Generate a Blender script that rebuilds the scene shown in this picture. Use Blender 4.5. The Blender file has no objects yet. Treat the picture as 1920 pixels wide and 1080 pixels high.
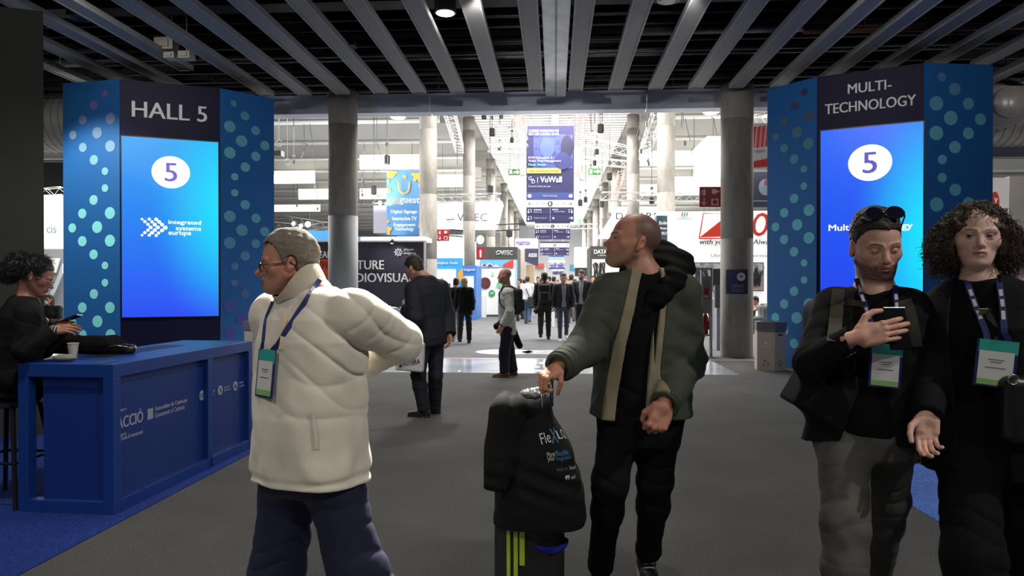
import bpy, bmesh, math, random
import numpy as np
from mathutils import Vector, Matrix
from mathutils.bvhtree import BVHTree

random.seed(7)
S = bpy.context.scene
COL = S.collection

# ------------------------------------------------------------------ camera
F = 1300.0
CAMZ = 1.48
YAW = math.atan(80 / F)
PITCH = math.atan(8 / F)
cd = bpy.data.cameras.new('camera')
cd.sensor_width = 36
cd.lens = 36 * F / 1920
cd.clip_end = 400
cd.clip_start = 0.05
cam = bpy.data.objects.new('camera', cd)
COL.objects.link(cam)
cam.location = (0, 0, CAMZ)
cam.rotation_euler = (math.pi / 2 - PITCH, 0, YAW)
S.camera = cam
RM = np.array(cam.rotation_euler.to_matrix())

# ------------------------------------------------------------------ view, world
S.view_settings.view_transform = 'Standard'
S.view_settings.look = 'None'
S.view_settings.gamma = 1
S.view_settings.use_curve_mapping = False
S.view_settings.exposure = 0.0
S.cycles.max_bounces = 6
S.cycles.diffuse_bounces = 3
S.cycles.glossy_bounces = 3
S.cycles.use_denoising = True
S.cycles.sample_clamp_indirect = 4
w = bpy.data.worlds.new('world'); S.world = w; w.use_nodes = True
w.node_tree.nodes['Background'].inputs[0].default_value = (.80, .88, 1, 1)
w.node_tree.nodes['Background'].inputs[1].default_value = 0.05


def area(name, loc, size, power, col=(1, .97, .92), rot=(0, 0, 0), sy=None, spread=math.pi):
    l = bpy.data.lights.new(name, 'AREA'); l.energy = power; l.color = col; l.size = size
    if sy: l.shape = 'RECTANGLE'; l.size_y = sy
    l.spread = spread
    o = bpy.data.objects.new(name, l); COL.objects.link(o); o.location = loc; o.rotation_euler = rot
    return o


def spot(name, loc, power, ang, col=(1, .95, .87), rad=.08, tgt=None, blend=.6):
    l = bpy.data.lights.new(name, 'SPOT'); l.energy = power; l.color = col
    l.spot_size = math.radians(ang); l.spot_blend = blend; l.shadow_soft_size = rad
    o = bpy.data.objects.new(name, l); COL.objects.link(o); o.location = loc
    if tgt is not None:
        o.rotation_euler = (Vector(tgt) - Vector(loc)).to_track_quat('-Z', 'Y').to_euler()
    return o


# exhibition hall ceiling floodlights (bright hall behind)
for yy in (22, 34, 48, 66, 90):
    area('hall_light', (0, yy, 9.3), 7, 2300 if yy < 60 else 8000, sy=8)
for yy in (24, 40, 60, 85):
    for sx in (-1, 1):
        area('hall_side_light', (sx * 15, yy, 8.4), 12, 4200, sy=12)
        area('ceiling_fill', (sx * 9, yy + 3, 4.6), 5, 700, rot=(math.pi, 0, 0))  # unseen light added to brighten the hall roof from below
for yy in (24, 36, 48, 62, 78, 96):
    area('ceiling_fill', (0, yy, 4.2), 3, 620 if yy < 60 else 1800, rot=(math.pi, 0, 0))  # added along the aisle, no fixture, lifts the slatted deck
# entrance spots: the first is the visible downlight, many others are added fill
spot('entrance_spot', (-1.65, 10.5, 5.24), 480, 96)
spot('entrance_spot', (-1.0, 9.2, 5.2), 150, 60, tgt=(-1.5, 15, 5.6))  # added wash for the header, no fixture
spot('entrance_spot', (1.8, 9.2, 5.2), 100, 60, tgt=(1.5, 15, 5.6))  # second header wash, also added
spot('entrance_spot', (-.45, 6.3, 5.24), 6500, 27, tgt=(-1.08, 2.4, 1.25), blend=.7)
spot('entrance_spot', (.5, 5.2, 5.24), 300, 120)
spot('entrance_spot', (3.4, 7.8, 5.24), 190, 110, tgt=(5.0, 11.0, 2.5))  # added to brighten the right tower
spot('entrance_spot', (-6.2, 8.2, 5.24), 160, 100, tgt=(-6.6, 12, 2.5))  # extra light put in for the left tower
spot('entrance_spot', (-8.7, 9.2, 5.2), 640, 70, tgt=(-7.4, 12.2, 1.0))
spot('entrance_spot', (-2.6, -1.2, 5.24), 230, 130)  # front fill added behind the camera
spot('entrance_spot', (-2.9, 2.9, 5.24), 380, 95, tgt=(-3.4, 4.6, .5))  # added to lift the counter and the seated woman
spot('entrance_spot', (9.4, 11.6, 5.2), 90, 80, tgt=(8.6, 14.4, 4.6))  # light put in for the right duct and nozzle
spot('entrance_spot', (-9.6, 11.2, 4.9), 110, 90, tgt=(-9.2, 14.4, 4.6))  # left duct gets an added light too
spot('entrance_spot', (-3.4, 1.6, 5.2), 170, 70, tgt=(-5.6, 6.3, 2.6))  # added to brighten the dark left wall
spot('entrance_spot', (1.6, -2.2, 5.24), 260, 130)  # other half of the added front fill
spot('entrance_spot', (4.6, .6, 5.24), 430, 95, tgt=(2.2, 2.8, 1.3))  # added to light the faces of phone man and curly woman


# ------------------------------------------------------------------ pixel helpers
def ray(px, py):
    d = np.array([(px - 960) / F, -(py - 540) / F, -1.0])
    return RM @ d


def at(px, py, Y):
    """point seen at pixel (px,py) lying Y metres down the corridor"""
    d = ray(px, py)
    return np.array([0, 0, CAMZ]) + d * (Y / d[1])


def atz(px, py, z):
    d = ray(px, py)
    return np.array([0, 0, CAMZ]) + d * ((z - CAMZ) / d[2])


def onplane(px, py, p0, n):
    d = ray(px, py); c = np.array([0, 0, CAMZ])
    return c + d * (np.dot(np.array(p0) - c, n) / np.dot(d, n))


# ------------------------------------------------------------------ materials
def s2l(c):
    return tuple(((x / 255) / 12.92 if x / 255 <= .04045 else ((x / 255 + .055) / 1.055) ** 2.4) for x in c)


MATS = {}


def M(name, col=(.5, .5, .5), rough=.6, metal=0, emit=0, noise=None, bump=None, attr=False, alpha=1, sss=0, spec=.5, sheen=0, coords='Object'):
    if name in MATS: return MATS[name]
    m = bpy.data.materials.new(name); m.use_nodes = True
    nt = m.node_tree; b = nt.nodes['Principled BSDF']; L = nt.links.new
    b.inputs['Base Color'].default_value = (*col, 1)
    b.inputs['Roughness'].default_value = rough
    b.inputs['Metallic'].default_value = metal
    b.inputs['Specular IOR Level'].default_value = spec
    if sheen: b.inputs['Sheen Weight'].default_value = sheen
    if alpha < 1: b.inputs['Alpha'].default_value = alpha
    if sss:
        b.inputs['Subsurface Weight'].default_value = sss
        b.inputs['Subsurface Radius'].default_value = (.01, .004, .002)
        b.inputs['Subsurface Scale'].default_value = 1
    tc = nt.nodes.new('ShaderNodeTexCoord')
    src = None
    if attr:
        a = nt.nodes.new('ShaderNodeAttribute'); a.attribute_name = 'col'; src = a.outputs['Color']
    if noise:
        n = nt.nodes.new('ShaderNodeTexNoise'); n.inputs['Scale'].default_value = noise[0]; n.inputs['Detail'].default_value = 5
        L(tc.outputs[coords], n.inputs['Vector'])
        if len(noise) > 2:
            mp = nt.nodes.new('ShaderNodeMapping'); mp.inputs['Scale'].default_value = noise[2]
            L(tc.outputs[coords], mp.inputs['Vector']); L(mp.outputs[0], n.inputs['Vector'])
        r = nt.nodes.new('ShaderNodeMapRange'); r.inputs[1].default_value = .3; r.inputs[2].default_value = .7
        r.inputs[3].default_value = 1 - noise[1]; r.inputs[4].default_value = 1 + noise[1]
        L(n.outputs['Fac'], r.inputs[0])
        mx = nt.nodes.new('ShaderNodeVectorMath'); mx.operation = 'SCALE'
        if src: L(src, mx.inputs[0])
        else: mx.inputs[0].default_value = col
        L(r.outputs[0], mx.inputs['Scale']); src = mx.outputs[0]
    if src: L(src, b.inputs['Base Color'])
    if emit:
        if src: L(src, b.inputs['Emission Color'])
        else: b.inputs['Emission Color'].default_value = (*col, 1)
        b.inputs['Emission Strength'].default_value = emit
    if bump:
        n2 = nt.nodes.new('ShaderNodeTexNoise'); n2.inputs['Scale'].default_value = bump[0]; n2.inputs['Detail'].default_value = 3
        L(tc.outputs[coords], n2.inputs['Vector'])
        bp = nt.nodes.new('ShaderNodeBump'); bp.inputs['Strength'].default_value = bump[1]; bp.inputs['Distance'].default_value = bump[2]
        L(n2.outputs['Fac'], bp.inputs['Height']); L(bp.outputs[0], b.inputs['Normal'])
    MATS[name] = m
    return m


def RGB(name, r, g, b, **k):
    return M(name, s2l((r, g, b)), **k)


# ------------------------------------------------------------------ object helpers
def tag(o, label=None, cat=None, group=None, kind=None):
    if label: o['label'] = label
    if cat: o['category'] = cat
    if group: o['group'] = group
    if kind: o['kind'] = kind
    return o


def empty(name, loc=(0, 0, 0), label=None, cat=None, group=None):
    o = bpy.data.objects.new(name, None); COL.objects.link(o); o.location = loc
    o.empty_display_size = .1
    return tag(o, label, cat, group)


def mobj(name, verts, faces, mat, parent=None, smooth=False, mats=None, mi=None):
    me = bpy.data.meshes.new(name); me.from_pydata([tuple(v) for v in verts], [], faces)
    for mm in ([mat] if mats is None else mats): me.materials.append(mm)
    if mi is not None: me.polygons.foreach_set('material_index', mi)
    if smooth: me.polygons.foreach_set('use_smooth', [True] * len(me.polygons))
    me.update()
    o = bpy.data.objects.new(name, me); COL.objects.link(o)
    if parent is not None:
        o.parent = parent
        if parent.parent is None or True:
            # vertices are given in world space; cancel the parents' offsets
            off = Vector((0, 0, 0)); p = parent
            while p is not None: off += p.location; p = p.parent
            me.transform(Matrix.Translation(-off))
    return o


class MB:
    """collects shapes in world space, builds ONE mesh object"""
    def __init__(s): s.v = []; s.f = []; s.m = []; s.mi = 0
    def add(s, vs, fs):
        b = len(s.v); s.v += [tuple(map(float, v)) for v in vs]
        s.f += [tuple(b + i for i in f) for f in fs]; s.m += [s.mi] * len(fs)
        return s
    def box(s, lo, hi):
        x0, y0, z0 = lo; x1, y1, z1 = hi
        return s.add([(x0, y0, z0), (x1, y0, z0), (x1, y1, z0), (x0, y1, z0), (x0, y0, z1), (x1, y0, z1), (x1, y1, z1), (x0, y1, z1)],
                     [(0, 3, 2, 1), (4, 5, 6, 7), (0, 1, 5, 4), (1, 2, 6, 5), (2, 3, 7, 6), (3, 0, 4, 7)])
    def prism(s, pts, z0, z1):
        n = len(pts)
        if sum(pts[i][0] * pts[(i + 1) % n][1] - pts[(i + 1) % n][0] * pts[i][1] for i in range(n)) < 0: pts = pts[::-1]
        return s.add([(p[0], p[1], z0) for p in pts] + [(p[0], p[1], z1) for p in pts],
                     [tuple(range(n))[::-1], tuple(range(n, 2 * n))] + [(i, (i + 1) % n, n + (i + 1) % n, n + i) for i in range(n)])
    def slab(s, pts, nrm, t):
        """polygon pts (3D) given thickness t along nrm"""
        n = len(pts); q = [np.array(p) + np.array(nrm) * t for p in pts]
        return s.add(list(pts) + q, [tuple(range(n))[::-1], tuple(range(n, 2 * n))] + [(i, (i + 1) % n, n + (i + 1) % n, n + i) for i in range(n)])
    def tube(s, pts, r, n=8, caps=True):
        pts = [np.array(p, float) for p in pts]; rr = r if hasattr(r, '__len__') else [r] * len(pts)
        rings = []; up = None
        for i, p in enumerate(pts):
            t = pts[min(i + 1, len(pts) - 1)] - pts[max(i - 1, 0)]; t = t / (np.linalg.norm(t) + 1e-9)
            if up is None:
                up = np.array([0, 0, 1.]) if abs(t[2]) < .9 else np.array([1., 0, 0])
            a = np.cross(t, up); a /= np.linalg.norm(a) + 1e-9; b = np.cross(a, t); up = b
            rings.append([p + rr[i] * (math.cos(2 * math.pi * k / n) * a + math.sin(2 * math.pi * k / n) * b) for k in range(n)])
        vs = [v for R in rings for v in R]; fs = []
        for i in range(len(pts) - 1):
            for k in range(n):
                fs.append((i * n + k, i * n + (k + 1) % n, (i + 1) * n + (k + 1) % n, (i + 1) * n + k))
        if caps: fs += [tuple(range(n))[::-1], tuple((len(pts) - 1) * n + k for k in range(n))]
        return s.add(vs, fs)
    def disc(s, c, u, v, r, t=.003, n=28, r2=None):
        """disc thickness t along normal u x v (towards the viewer side)"""
        c, u, v = map(np.array, (c, u, v)); nn = np.cross(u, v); r2 = r2 or r
        return s.slab([c + r * math.cos(2 * math.pi * k / n) * u + r2 * math.sin(2 * math.pi * k / n) * v for k in range(n)], nn, t)
    def lathe(s, c, prof, n=20):
        vs = []; fs = []
        for (r, z) in prof:
            vs += [(c[0] + r * math.cos(2 * math.pi * k / n), c[1] + r * math.sin(2 * math.pi * k / n), c[2] + z) for k in range(n)]
        for i in range(len(prof) - 1):
            for k in range(n):
                fs.append((i * n + k, i * n + (k + 1) % n, (i + 1) * n + (k + 1) % n, (i + 1) * n + k))
        fs += [tuple(range(n))[::-1], tuple((len(prof) - 1) * n + k for k in range(n))]
        return s.add(vs, fs)
    def obj(s, name, mat, parent=None, smooth=False, bevel=0, mats=None):
        o = mobj(name, s.v, s.f, mat, parent, smooth, mats, s.m if mats else None)
        if bevel:
            b = o.modifiers.new('bevel', 'BEVEL'); b.width = bevel; b.segments = 2; b.limit_method = 'ANGLE'
        return o


def unit(v):
    v = np.array(v, float); return v / (np.linalg.norm(v) + 1e-12)


def text_verts(body, bold=0.0, ext=0.0, spacing=1.0):
    c = bpy.data.curves.new('t', 'FONT'); c.body = body; c.offset = bold; c.extrude = ext
    c.align_x = 'LEFT'; c.space_character = spacing; c.resolution_u = 3; c.space_line = .95
    o = bpy.data.objects.new('t', c); COL.objects.link(o)
    dg = bpy.context.evaluated_depsgraph_get(); dg.update()
    me = bpy.data.meshes.new_from_object(o.evaluated_get(dg))
    vs = np.array([v.co[:] for v in me.vertices]).reshape(-1, 3); fs = [tuple(p.vertices) for p in me.polygons]
    bpy.data.objects.remove(o); bpy.data.curves.remove(c); bpy.data.meshes.remove(me)
    return vs, fs


def text(body, p0, p1, h, mat, parent, name='lettering', bold=0.0, up=(0, 0, 1), slant=0, thick=.004, lift=.004, bvh=None, n=None):
    """lettering whose left-bottom is p0 and right-bottom p1, total height h; stands off the surface by lift"""
    vs, fs = text_verts(body, 0.0, 0.0)
    mn = vs.min(0); mx = vs.max(0)
    p0 = np.array(p0, float); p1 = np.array(p1, float); u = p1 - p0; W = np.linalg.norm(u); u = u / W
    up = unit(up); up = unit(up - np.dot(up, u) * u); nn = np.cross(u, up)
    q = (vs - mn) / (mx - mn + 1e-9)
    P = p0 + np.outer(q[:, 0] * W + q[:, 1] * h * slant, u) + np.outer(q[:, 1] * h, up) + nn * lift
    if bold and bvh is None:  # heavier weight: strokes thickened sideways
        nv = len(P); k_ = min(bold, .03) * .75 * h
        P = np.concatenate([P - u * k_, P + nn * .0004, P + u * k_ + nn * .0008]); fs = fs + [tuple(i + nv for i in f) for f in fs] + [tuple(i + 2 * nv for i in f) for f in fs]
    nv = len(P)
    P2 = P - nn * min(thick, lift * .9)
    fs2 = [tuple(reversed([i + nv for i in f])) for f in fs]
    edges = {}
    for f in fs:
        for i in range(len(f)):
            e = (f[i], f[(i + 1) % len(f)]); edges[e] = edges.get(e, 0) + 1
    side = [(a, a + nv, b + nv, b) for (a, b) in edges if (b, a) not in edges]
    if bvh is not None:
        out = []
        for p in P:
            hit = bvh.ray_cast(Vector(p + nn * .12), Vector(-nn))
            out.append(np.array(hit[0]) + nn * .0025 if hit[0] is not None else p)
        return mobj(name, out, fs, mat, parent)
    return mobj(name, list(P) + list(P2), fs + fs2 + side, mat, parent)


def set_col(o, C):
    me = o.data; a = me.color_attributes.new('col', 'FLOAT_COLOR', 'POINT')
    A = np.ones((len(me.vertices), 4), np.float32); A[:, :3] = C
    a.data.foreach_set('color', A.ravel())


# ------------------------------------------------------------------ implicit surfaces
def mesh_sdf(f, lo, hi, h):
    """surface nets of f<0 on a sparse grid; returns verts (n,3), quads"""
    lo = np.array(lo, float) - 3 * h; hi = np.array(hi, float) + 3 * h
    B = 8
    nb = np.maximum(1, np.ceil((hi - lo) / (h * B)).astype(int)); n = nb * B
    bc = np.stack(np.meshgrid(*[lo[i] + (np.arange(nb[i]) + .5) * B * h for i in range(3)], indexing='ij'), -1).reshape(-1, 3)
    D0 = f(bc)
    act = np.abs(D0) < B * h * 1.35 + .012
    G = np.repeat(np.repeat(np.repeat(np.where(D0 < 0, -1., 1.).reshape(nb).astype(np.float32), B, 0), B, 1), B, 2)
    idx = np.argwhere(act.reshape(nb))
    loc = np.stack(np.meshgrid(*[np.arange(B)] * 3, indexing='ij'), -1).reshape(-1, 3)
    CH = 400
    for s in range(0, len(idx), CH):
        I = (idx[s:s + CH, None, :] * B + loc[None]).reshape(-1, 3)
        G[I[:, 0], I[:, 1], I[:, 2]] = f(lo + I * h)
    neg = G < 0
    c = neg[:-1, :-1, :-1].astype(np.int8)
    tot = sum(neg[i:n[0] - 1 + i, j:n[1] - 1 + j, k:n[2] - 1 + k].astype(np.int8) for i in (0, 1) for j in (0, 1) for k in (0, 1))
    cells = np.argwhere((tot > 0) & (tot < 8))
    if len(cells) == 0: return np.zeros((0, 3)), []
    vid = -np.ones(tot.shape, np.int32); vid[tuple(cells.T)] = np.arange(len(cells))
    acc = np.zeros((len(cells), 3)); cnt = np.zeros(len(cells))
    corners = [(i, j, k) for i in (0, 1) for j in (0, 1) for k in (0, 1)]
    val = {cn: G[cells[:, 0] + cn[0], cells[:, 1] + cn[1], cells[:, 2] + cn[2]] for cn in corners}
    for a in corners:
        for ax in range(3):
            if a[ax] == 0:
                b = tuple(1 if q == ax else a[q] for q in range(3))
                va, vb = val[a], val[b]; m = (va < 0) != (vb < 0)
                t = np.where(m, va / np.where(m, va - vb, 1), 0)
                p = np.tile(np.array(a, float), (len(cells), 1)); p[:, ax] = t
                acc[m] += p[m]; cnt[m] += 1
    V = lo + (cells + acc / cnt[:, None]) * h
    Q = []
    for ax in range(3):
        u, v = (ax + 1) % 3, (ax + 2) % 3
        A = neg; sl0 = [slice(1, n[q] - 1) for q in range(3)]; sl0[ax] = slice(0, n[ax] - 1)
        sl1 = list(sl0); sl1[ax] = slice(1, n[ax])
        s0 = A[tuple(sl0)]; s1 = A[tuple(sl1)]
        off = np.array([1, 1, 1]); off[ax] = 0
        for sign in (True, False):
            e = np.argwhere((s0 != s1) & (s0 == sign)) + off
            if len(e) == 0: continue
            du = np.zeros(3, int); du[u] = 1; dv = np.zeros(3, int); dv[v] = 1
            q = [vid[tuple((e - du - dv).T)], vid[tuple((e - dv).T)], vid[tuple(e.T)], vid[tuple((e - du).T)]]
            q = np.stack(q if sign else q[::-1], 1)
            Q.append(q[(q >= 0).all(1)])
    Q = np.concatenate(Q)
    return V, Q


def sdf_obj(name, f, lo, hi, h, mat, parent=None, colf=None, join=None, mats=None):
    V, Q = mesh_sdf(f, lo, hi, h)
    if join:
        for (V2, Q2) in join:
            Q = np.concatenate([Q, Q2 + len(V)]); V = np.concatenate([V, V2])
    off = Vector((0, 0, 0)); p = parent
    while p is not None: off += p.location; p = p.parent
    me = bpy.data.meshes.new(name)
    W = V - np.array(off)
    me.vertices.add(len(W)); me.vertices.foreach_set('co', W.astype(np.float32).ravel())
    me.loops.add(len(Q) * 4); me.loops.foreach_set('vertex_index', Q.astype(np.int32).ravel())
    me.polygons.add(len(Q)); me.polygons.foreach_set('loop_start', np.arange(0, len(Q) * 4, 4, dtype=np.int32))
    me.polygons.foreach_set('loop_total', np.full(len(Q), 4, np.int32))
    me.polygons.foreach_set('use_smooth', np.ones(len(Q), bool))
    me.update(calc_edges=True); me.validate()
    me.materials.append(mat)
    o = bpy.data.objects.new(name, me); COL.objects.link(o)
    if parent is not None: o.parent = parent
    if colf is not None: set_col(o, colf(V))
    return o


def nrm(a): return np.sqrt((a * a).sum(-1))


def cap(P, a, b, ra, rb=None):
    a = np.array(a, float); b = np.array(b, float); rb = ra if rb is None else rb; ab = b - a
    t = np.clip(((P - a) @ ab) / (ab @ ab + 1e-12), 0, 1)
    return nrm(P - a - t[:, None] * ab) - (ra + (rb - ra) * t)


def sph(P, c, r): return nrm(P - np.array(c)) - r


def ell(P, c, r):
    r = np.array(r, float); q = (P - np.array(c)) / r
    k = nrm(q); return (k - 1) * r.min() * .5 + (k - 1) * .5 * np.abs(k / (nrm(q / r) + 1e-9))


def rbox(P, c, hx, r, R=None):
    q = P - np.array(c)
    if R is not None: q = q @ R
    q = np.abs(q) - (np.array(hx) - r)
    return nrm(np.maximum(q, 0)) + np.minimum(q.max(-1), 0) - r


def su(a, b, k):
    h = np.clip(.5 + .5 * (b - a) / k, 0, 1); return b + (a - b) * h - k * h * (1 - h)


def ss(a, b, k):  # a minus b, smooth
    return -su(-a, b, k)


def smx(a, b, k): return -su(-a, -b, k)


def wob(P, f, seed=0, warp=1.2):
    r = np.random.RandomState(seed); o = 0
    for i in range(4):
        k = unit(r.randn(3)); k2 = unit(r.randn(3))
        o = o + np.sin(P @ k * f * (1 + .35 * i) + r.rand() * 6.3 + warp * np.sin(P @ k2 * f * .55 + r.rand() * 6.3))
    return o / 4


def rotm(yaw=0, pitch=0, roll=0):
    """local axes as columns: face direction is local -Y; yaw about Z, pitch>0 looks down, roll tilts"""
    m = Matrix.Rotation(yaw, 3, 'Z') @ Matrix.Rotation(pitch, 3, 'X') @ Matrix.Rotation(roll, 3, 'Y')
    return np.array(m)


metal = M('steel', (.5, .5, .52), .28, 1)
blk = M('black_cloth', (.0065, .0065, .007), .9, bump=(260, .3, .002), spec=.15)
# ------------------------------------------------------------------ heads
def head_sdf(q, o):
    """q local coordinates (x side, -y face, z up), metres, origin between the ears"""
    ax = np.abs(q[:, 0]); m = np.stack([ax, q[:, 1], q[:, 2]], -1)
    jw = o.get('jaw', 1.0); fat = o.get('fat', 0.0)
    d = ell(q, (0, .014, .046), (.0765, .098, .086))
    d = su(d, ell(q, (0, -.034, -.004), (.064 + fat, .058, .090)), .03)
    d = su(d, ell(m, (0, -.055, -.078), (.036 * jw + fat * .6, .036, .030)), .028)
    d = su(d, cap(m, (.055 * jw + fat, -.004, -.040), (.020 * jw, -.064, -.088), .017, .014), .03)
    d = su(d, cap(m, (.052 + fat, -.052, -.014), (.060, -.015, -.002), .016, .012), .022)      # cheekbone
    d = su(d, cap(m, (.046, -.076, .026), (.012, -.089, .021), .0085, .0085), .014)            # brow
    d = ss(d, ell(m, (.031, -.098, .006), (.019, .017, .0125)), .014)                          # socket
    # nose
    nl = o.get('nose', 1.0)
    d = su(d, cap(q, (0, -.084, .018), (0, -.102 - .006 * nl, -.020), .0075, .0095), .012)
    d = su(d, sph(q, (0, -.107 - .006 * nl, -.025), .0098), .010)
    d = su(d, sph(m, (.0125, -.096, -.029), .0075), .007)
    d = ss(d, sph(m, (.0065, -.101, -.0365), .0042), .003)
    # mouth
    mo = o.get('open', 0.0)
    d = su(d, ell(q, (0, -.080, -.055), (.027, .022, .020)), .016)
    d = su(d, cap(m, (.022, -.0865, -.0535), (.004, -.1005, -.0495), .0030, .0050), .005)
    d = su(d, cap(m, (.021, -.0865, -.0560 - mo), (.0, -.0985, -.0620 - mo), .0030, .0062), .005)
    d = ss(d, cap(m, (.025, -.086, -.0548 - mo * .5), (.0, -.106, -.0558 - mo * .5), .0012, .0016 + mo * .45), .0025)
    d = su(d, ell(q, (0, -.082, -.090), (.018, .016, .013)), .014)                              # chin
    # eyes and lids
    eye = sph(m, (.0310, -.0765, .0065), .0122)
    lid = sph(m, (.0310, -.0765, .0065), .0138)
    cl = o.get('lid', .0045)                              # height of the upper lid edge over the pupil
    lid = smx(lid, np.minimum(m[:, 2] - .0015, (.0065 + cl) - m[:, 2]), .0010)
    d = su(np.minimum(d, eye), lid, .002)
    # ears
    eR = np.array(Matrix.Rotation(.38, 3, 'Z') @ Matrix.Rotation(-.2, 3, 'X')); eq = (m - np.array([.079, .014, .003])) @ eR
    e = ell(eq, (0, 0, .004), (.0085, .0175, .0270)); e = su(e, ell(eq, (-.001, -.005, -.018), (.0065, .0105, .0150)), .008)
    e = ss(e, ell(eq, (.010, -.002, .004), (.0085, .0105, .0165)), .004)
    e = ss(e, ell(eq, (.006, .009, .012), (.0035, .0028, .012)), .003)
    d = su(d, e, .006)
    return d


def hairline(q, o):
    """positive where hair grows"""
    y = q[:, 1]; rec = o.get('recede', 0.)
    zl = np.interp(y, [-.10, -.072, -.058, -.040, -.026, -.012, .0, .03, .07, .11],
                   [.084, .080, .074, .052, .030, -.012, .010, -.015, -.058, -.066])
    zl = zl + rec * np.exp(-((y + .06) / .04) ** 2) + rec * .6 * np.exp(-((y + .05) / .03) ** 2) * (np.abs(q[:, 0]) > .02)
    return q[:, 2] - zl


def head_cols(q, o):
    n = len(q); ax = np.abs(q[:, 0]); y = q[:, 1]; z = q[:, 2]
    skin = np.array(o.get('skin', s2l((196, 142, 118)))); C = np.tile(skin, (n, 1))
    def mix(mask, c):
        mk = np.clip(mask, 0, 1)[:, None]; C[:] = C * (1 - mk) + np.array(c) * mk
    wn = wob(q, 60, 3)
    # ruddy cheeks, nose, ears
    red = np.exp(-((ax - .045) ** 2 + (y + .065) ** 2 + (z + .02) ** 2) / .018 ** 2) * .35 + np.exp(-(ax ** 2 + (y + .11) ** 2 + (z + .025) ** 2) / .014 ** 2) * .4
    red = red + (ax > .076) * .45
    mix(red * .8, skin * np.array([1.0, .72, .66]))
    # stubble and beard shadow
    st = o.get('stubble', 0)
    if st:
        mk = np.clip((-.022 - z + .35 * np.maximum(0, -.01 - y) * 0 + .004 * wn) / .02, 0, 1) * (y < .022) * (1 - np.exp(-(ax ** 2 / .02 ** 2 + (z + .062) ** 2 / .005 ** 2)) * .0)
        cheek = np.clip((np.interp(y, [-.09, -.07, -.03, 0, .02], [-.036, -.040, -.036, -.005, .0]) - z) / .012, 0, 1)
        mk = np.minimum(mk, 1) * cheek * np.clip((z + .118) / .02, 0, 1) * np.clip((.02 - y + (z + .095) * 1.5) / .03, 0, 1)
        mix(mk * st * (.85 + .15 * wob(q, 420, 8)), o.get('beardcol', (.05, .04, .035)))
    # lips
    mo = o.get('open', 0.)
    lp = np.exp(-((z + .0555 + mo * .5) / (.0075 + mo * .5)) ** 4) * (ax < .023) * (y < -.084)
    mix(lp * .7, o.get('lips', skin * np.array([.85, .42, .40])))
    slit = np.exp(-((z + .0553 + mo * .5) / (.0014 + mo * .4)) ** 4) * (ax < .023) * (y < -.08)
    mix(slit * .85, (.03, .008, .008))
    # brows
    bz = .0255 + .006 * np.sin(np.clip((ax - .01) / .045, 0, 1) * 2.6)
    br = np.exp(-((z - bz) / .0042) ** 4) * (ax > .011) * (ax < .050) * (y < -.06)
    mix(br * o.get('brow', .97) * (.8 + .2 * wn), o.get('browcol', (.03, .02, .015)))
    # eyeballs
    ec = np.stack([ax, y, z], -1) - np.array([.0310, -.0765, .0065]); er = nrm(ec)
    cl = o.get('lid', .0045)
    vis = (er < .0130) * (z > .001) * (z < .0065 + cl) * (y < -.08)
    mix(vis * 1., (.34, .31, .29))
    gx, gz = o.get('gaze', (0, 0))
    sx = q[:, 0] - np.sign(q[:, 0]) * .0310 - gx
    ir = np.sqrt(sx ** 2 + (z - .0065 - gz) ** 2)
    mix(vis * (ir < .0066), (.05, .03, .02)); mix(vis * (ir < .0028), (.005, .005, .005))
    lash = (np.abs(z - (.0065 + cl)) < .0016) * (er < .0155) * (y < -.078)
    mix(lash * .8, (.02, .012, .01))
    # socket shade is real light; only the buzzed scalp is coloured
    bz2 = o.get('buzz', 0)
    if bz2:
        hl = hairline(q, o) + .006 * wn
        mix(np.clip(hl / .045, 0, 1) ** .8 * np.clip((y + .055) / .06, 0, 1) * bz2 * (ax < .0765 + 0 * ax) * (1 - np.clip((z - .085) / .05, 0, 1) * np.clip((-y + .03) / .08, 0, 1) * o.get('thin', 0)), o.get('haircol', (.03, .025, .02)))
    return C


def loc(P, o, R, s=1.0): return ((P - np.array(o)) @ R) / s


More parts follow.
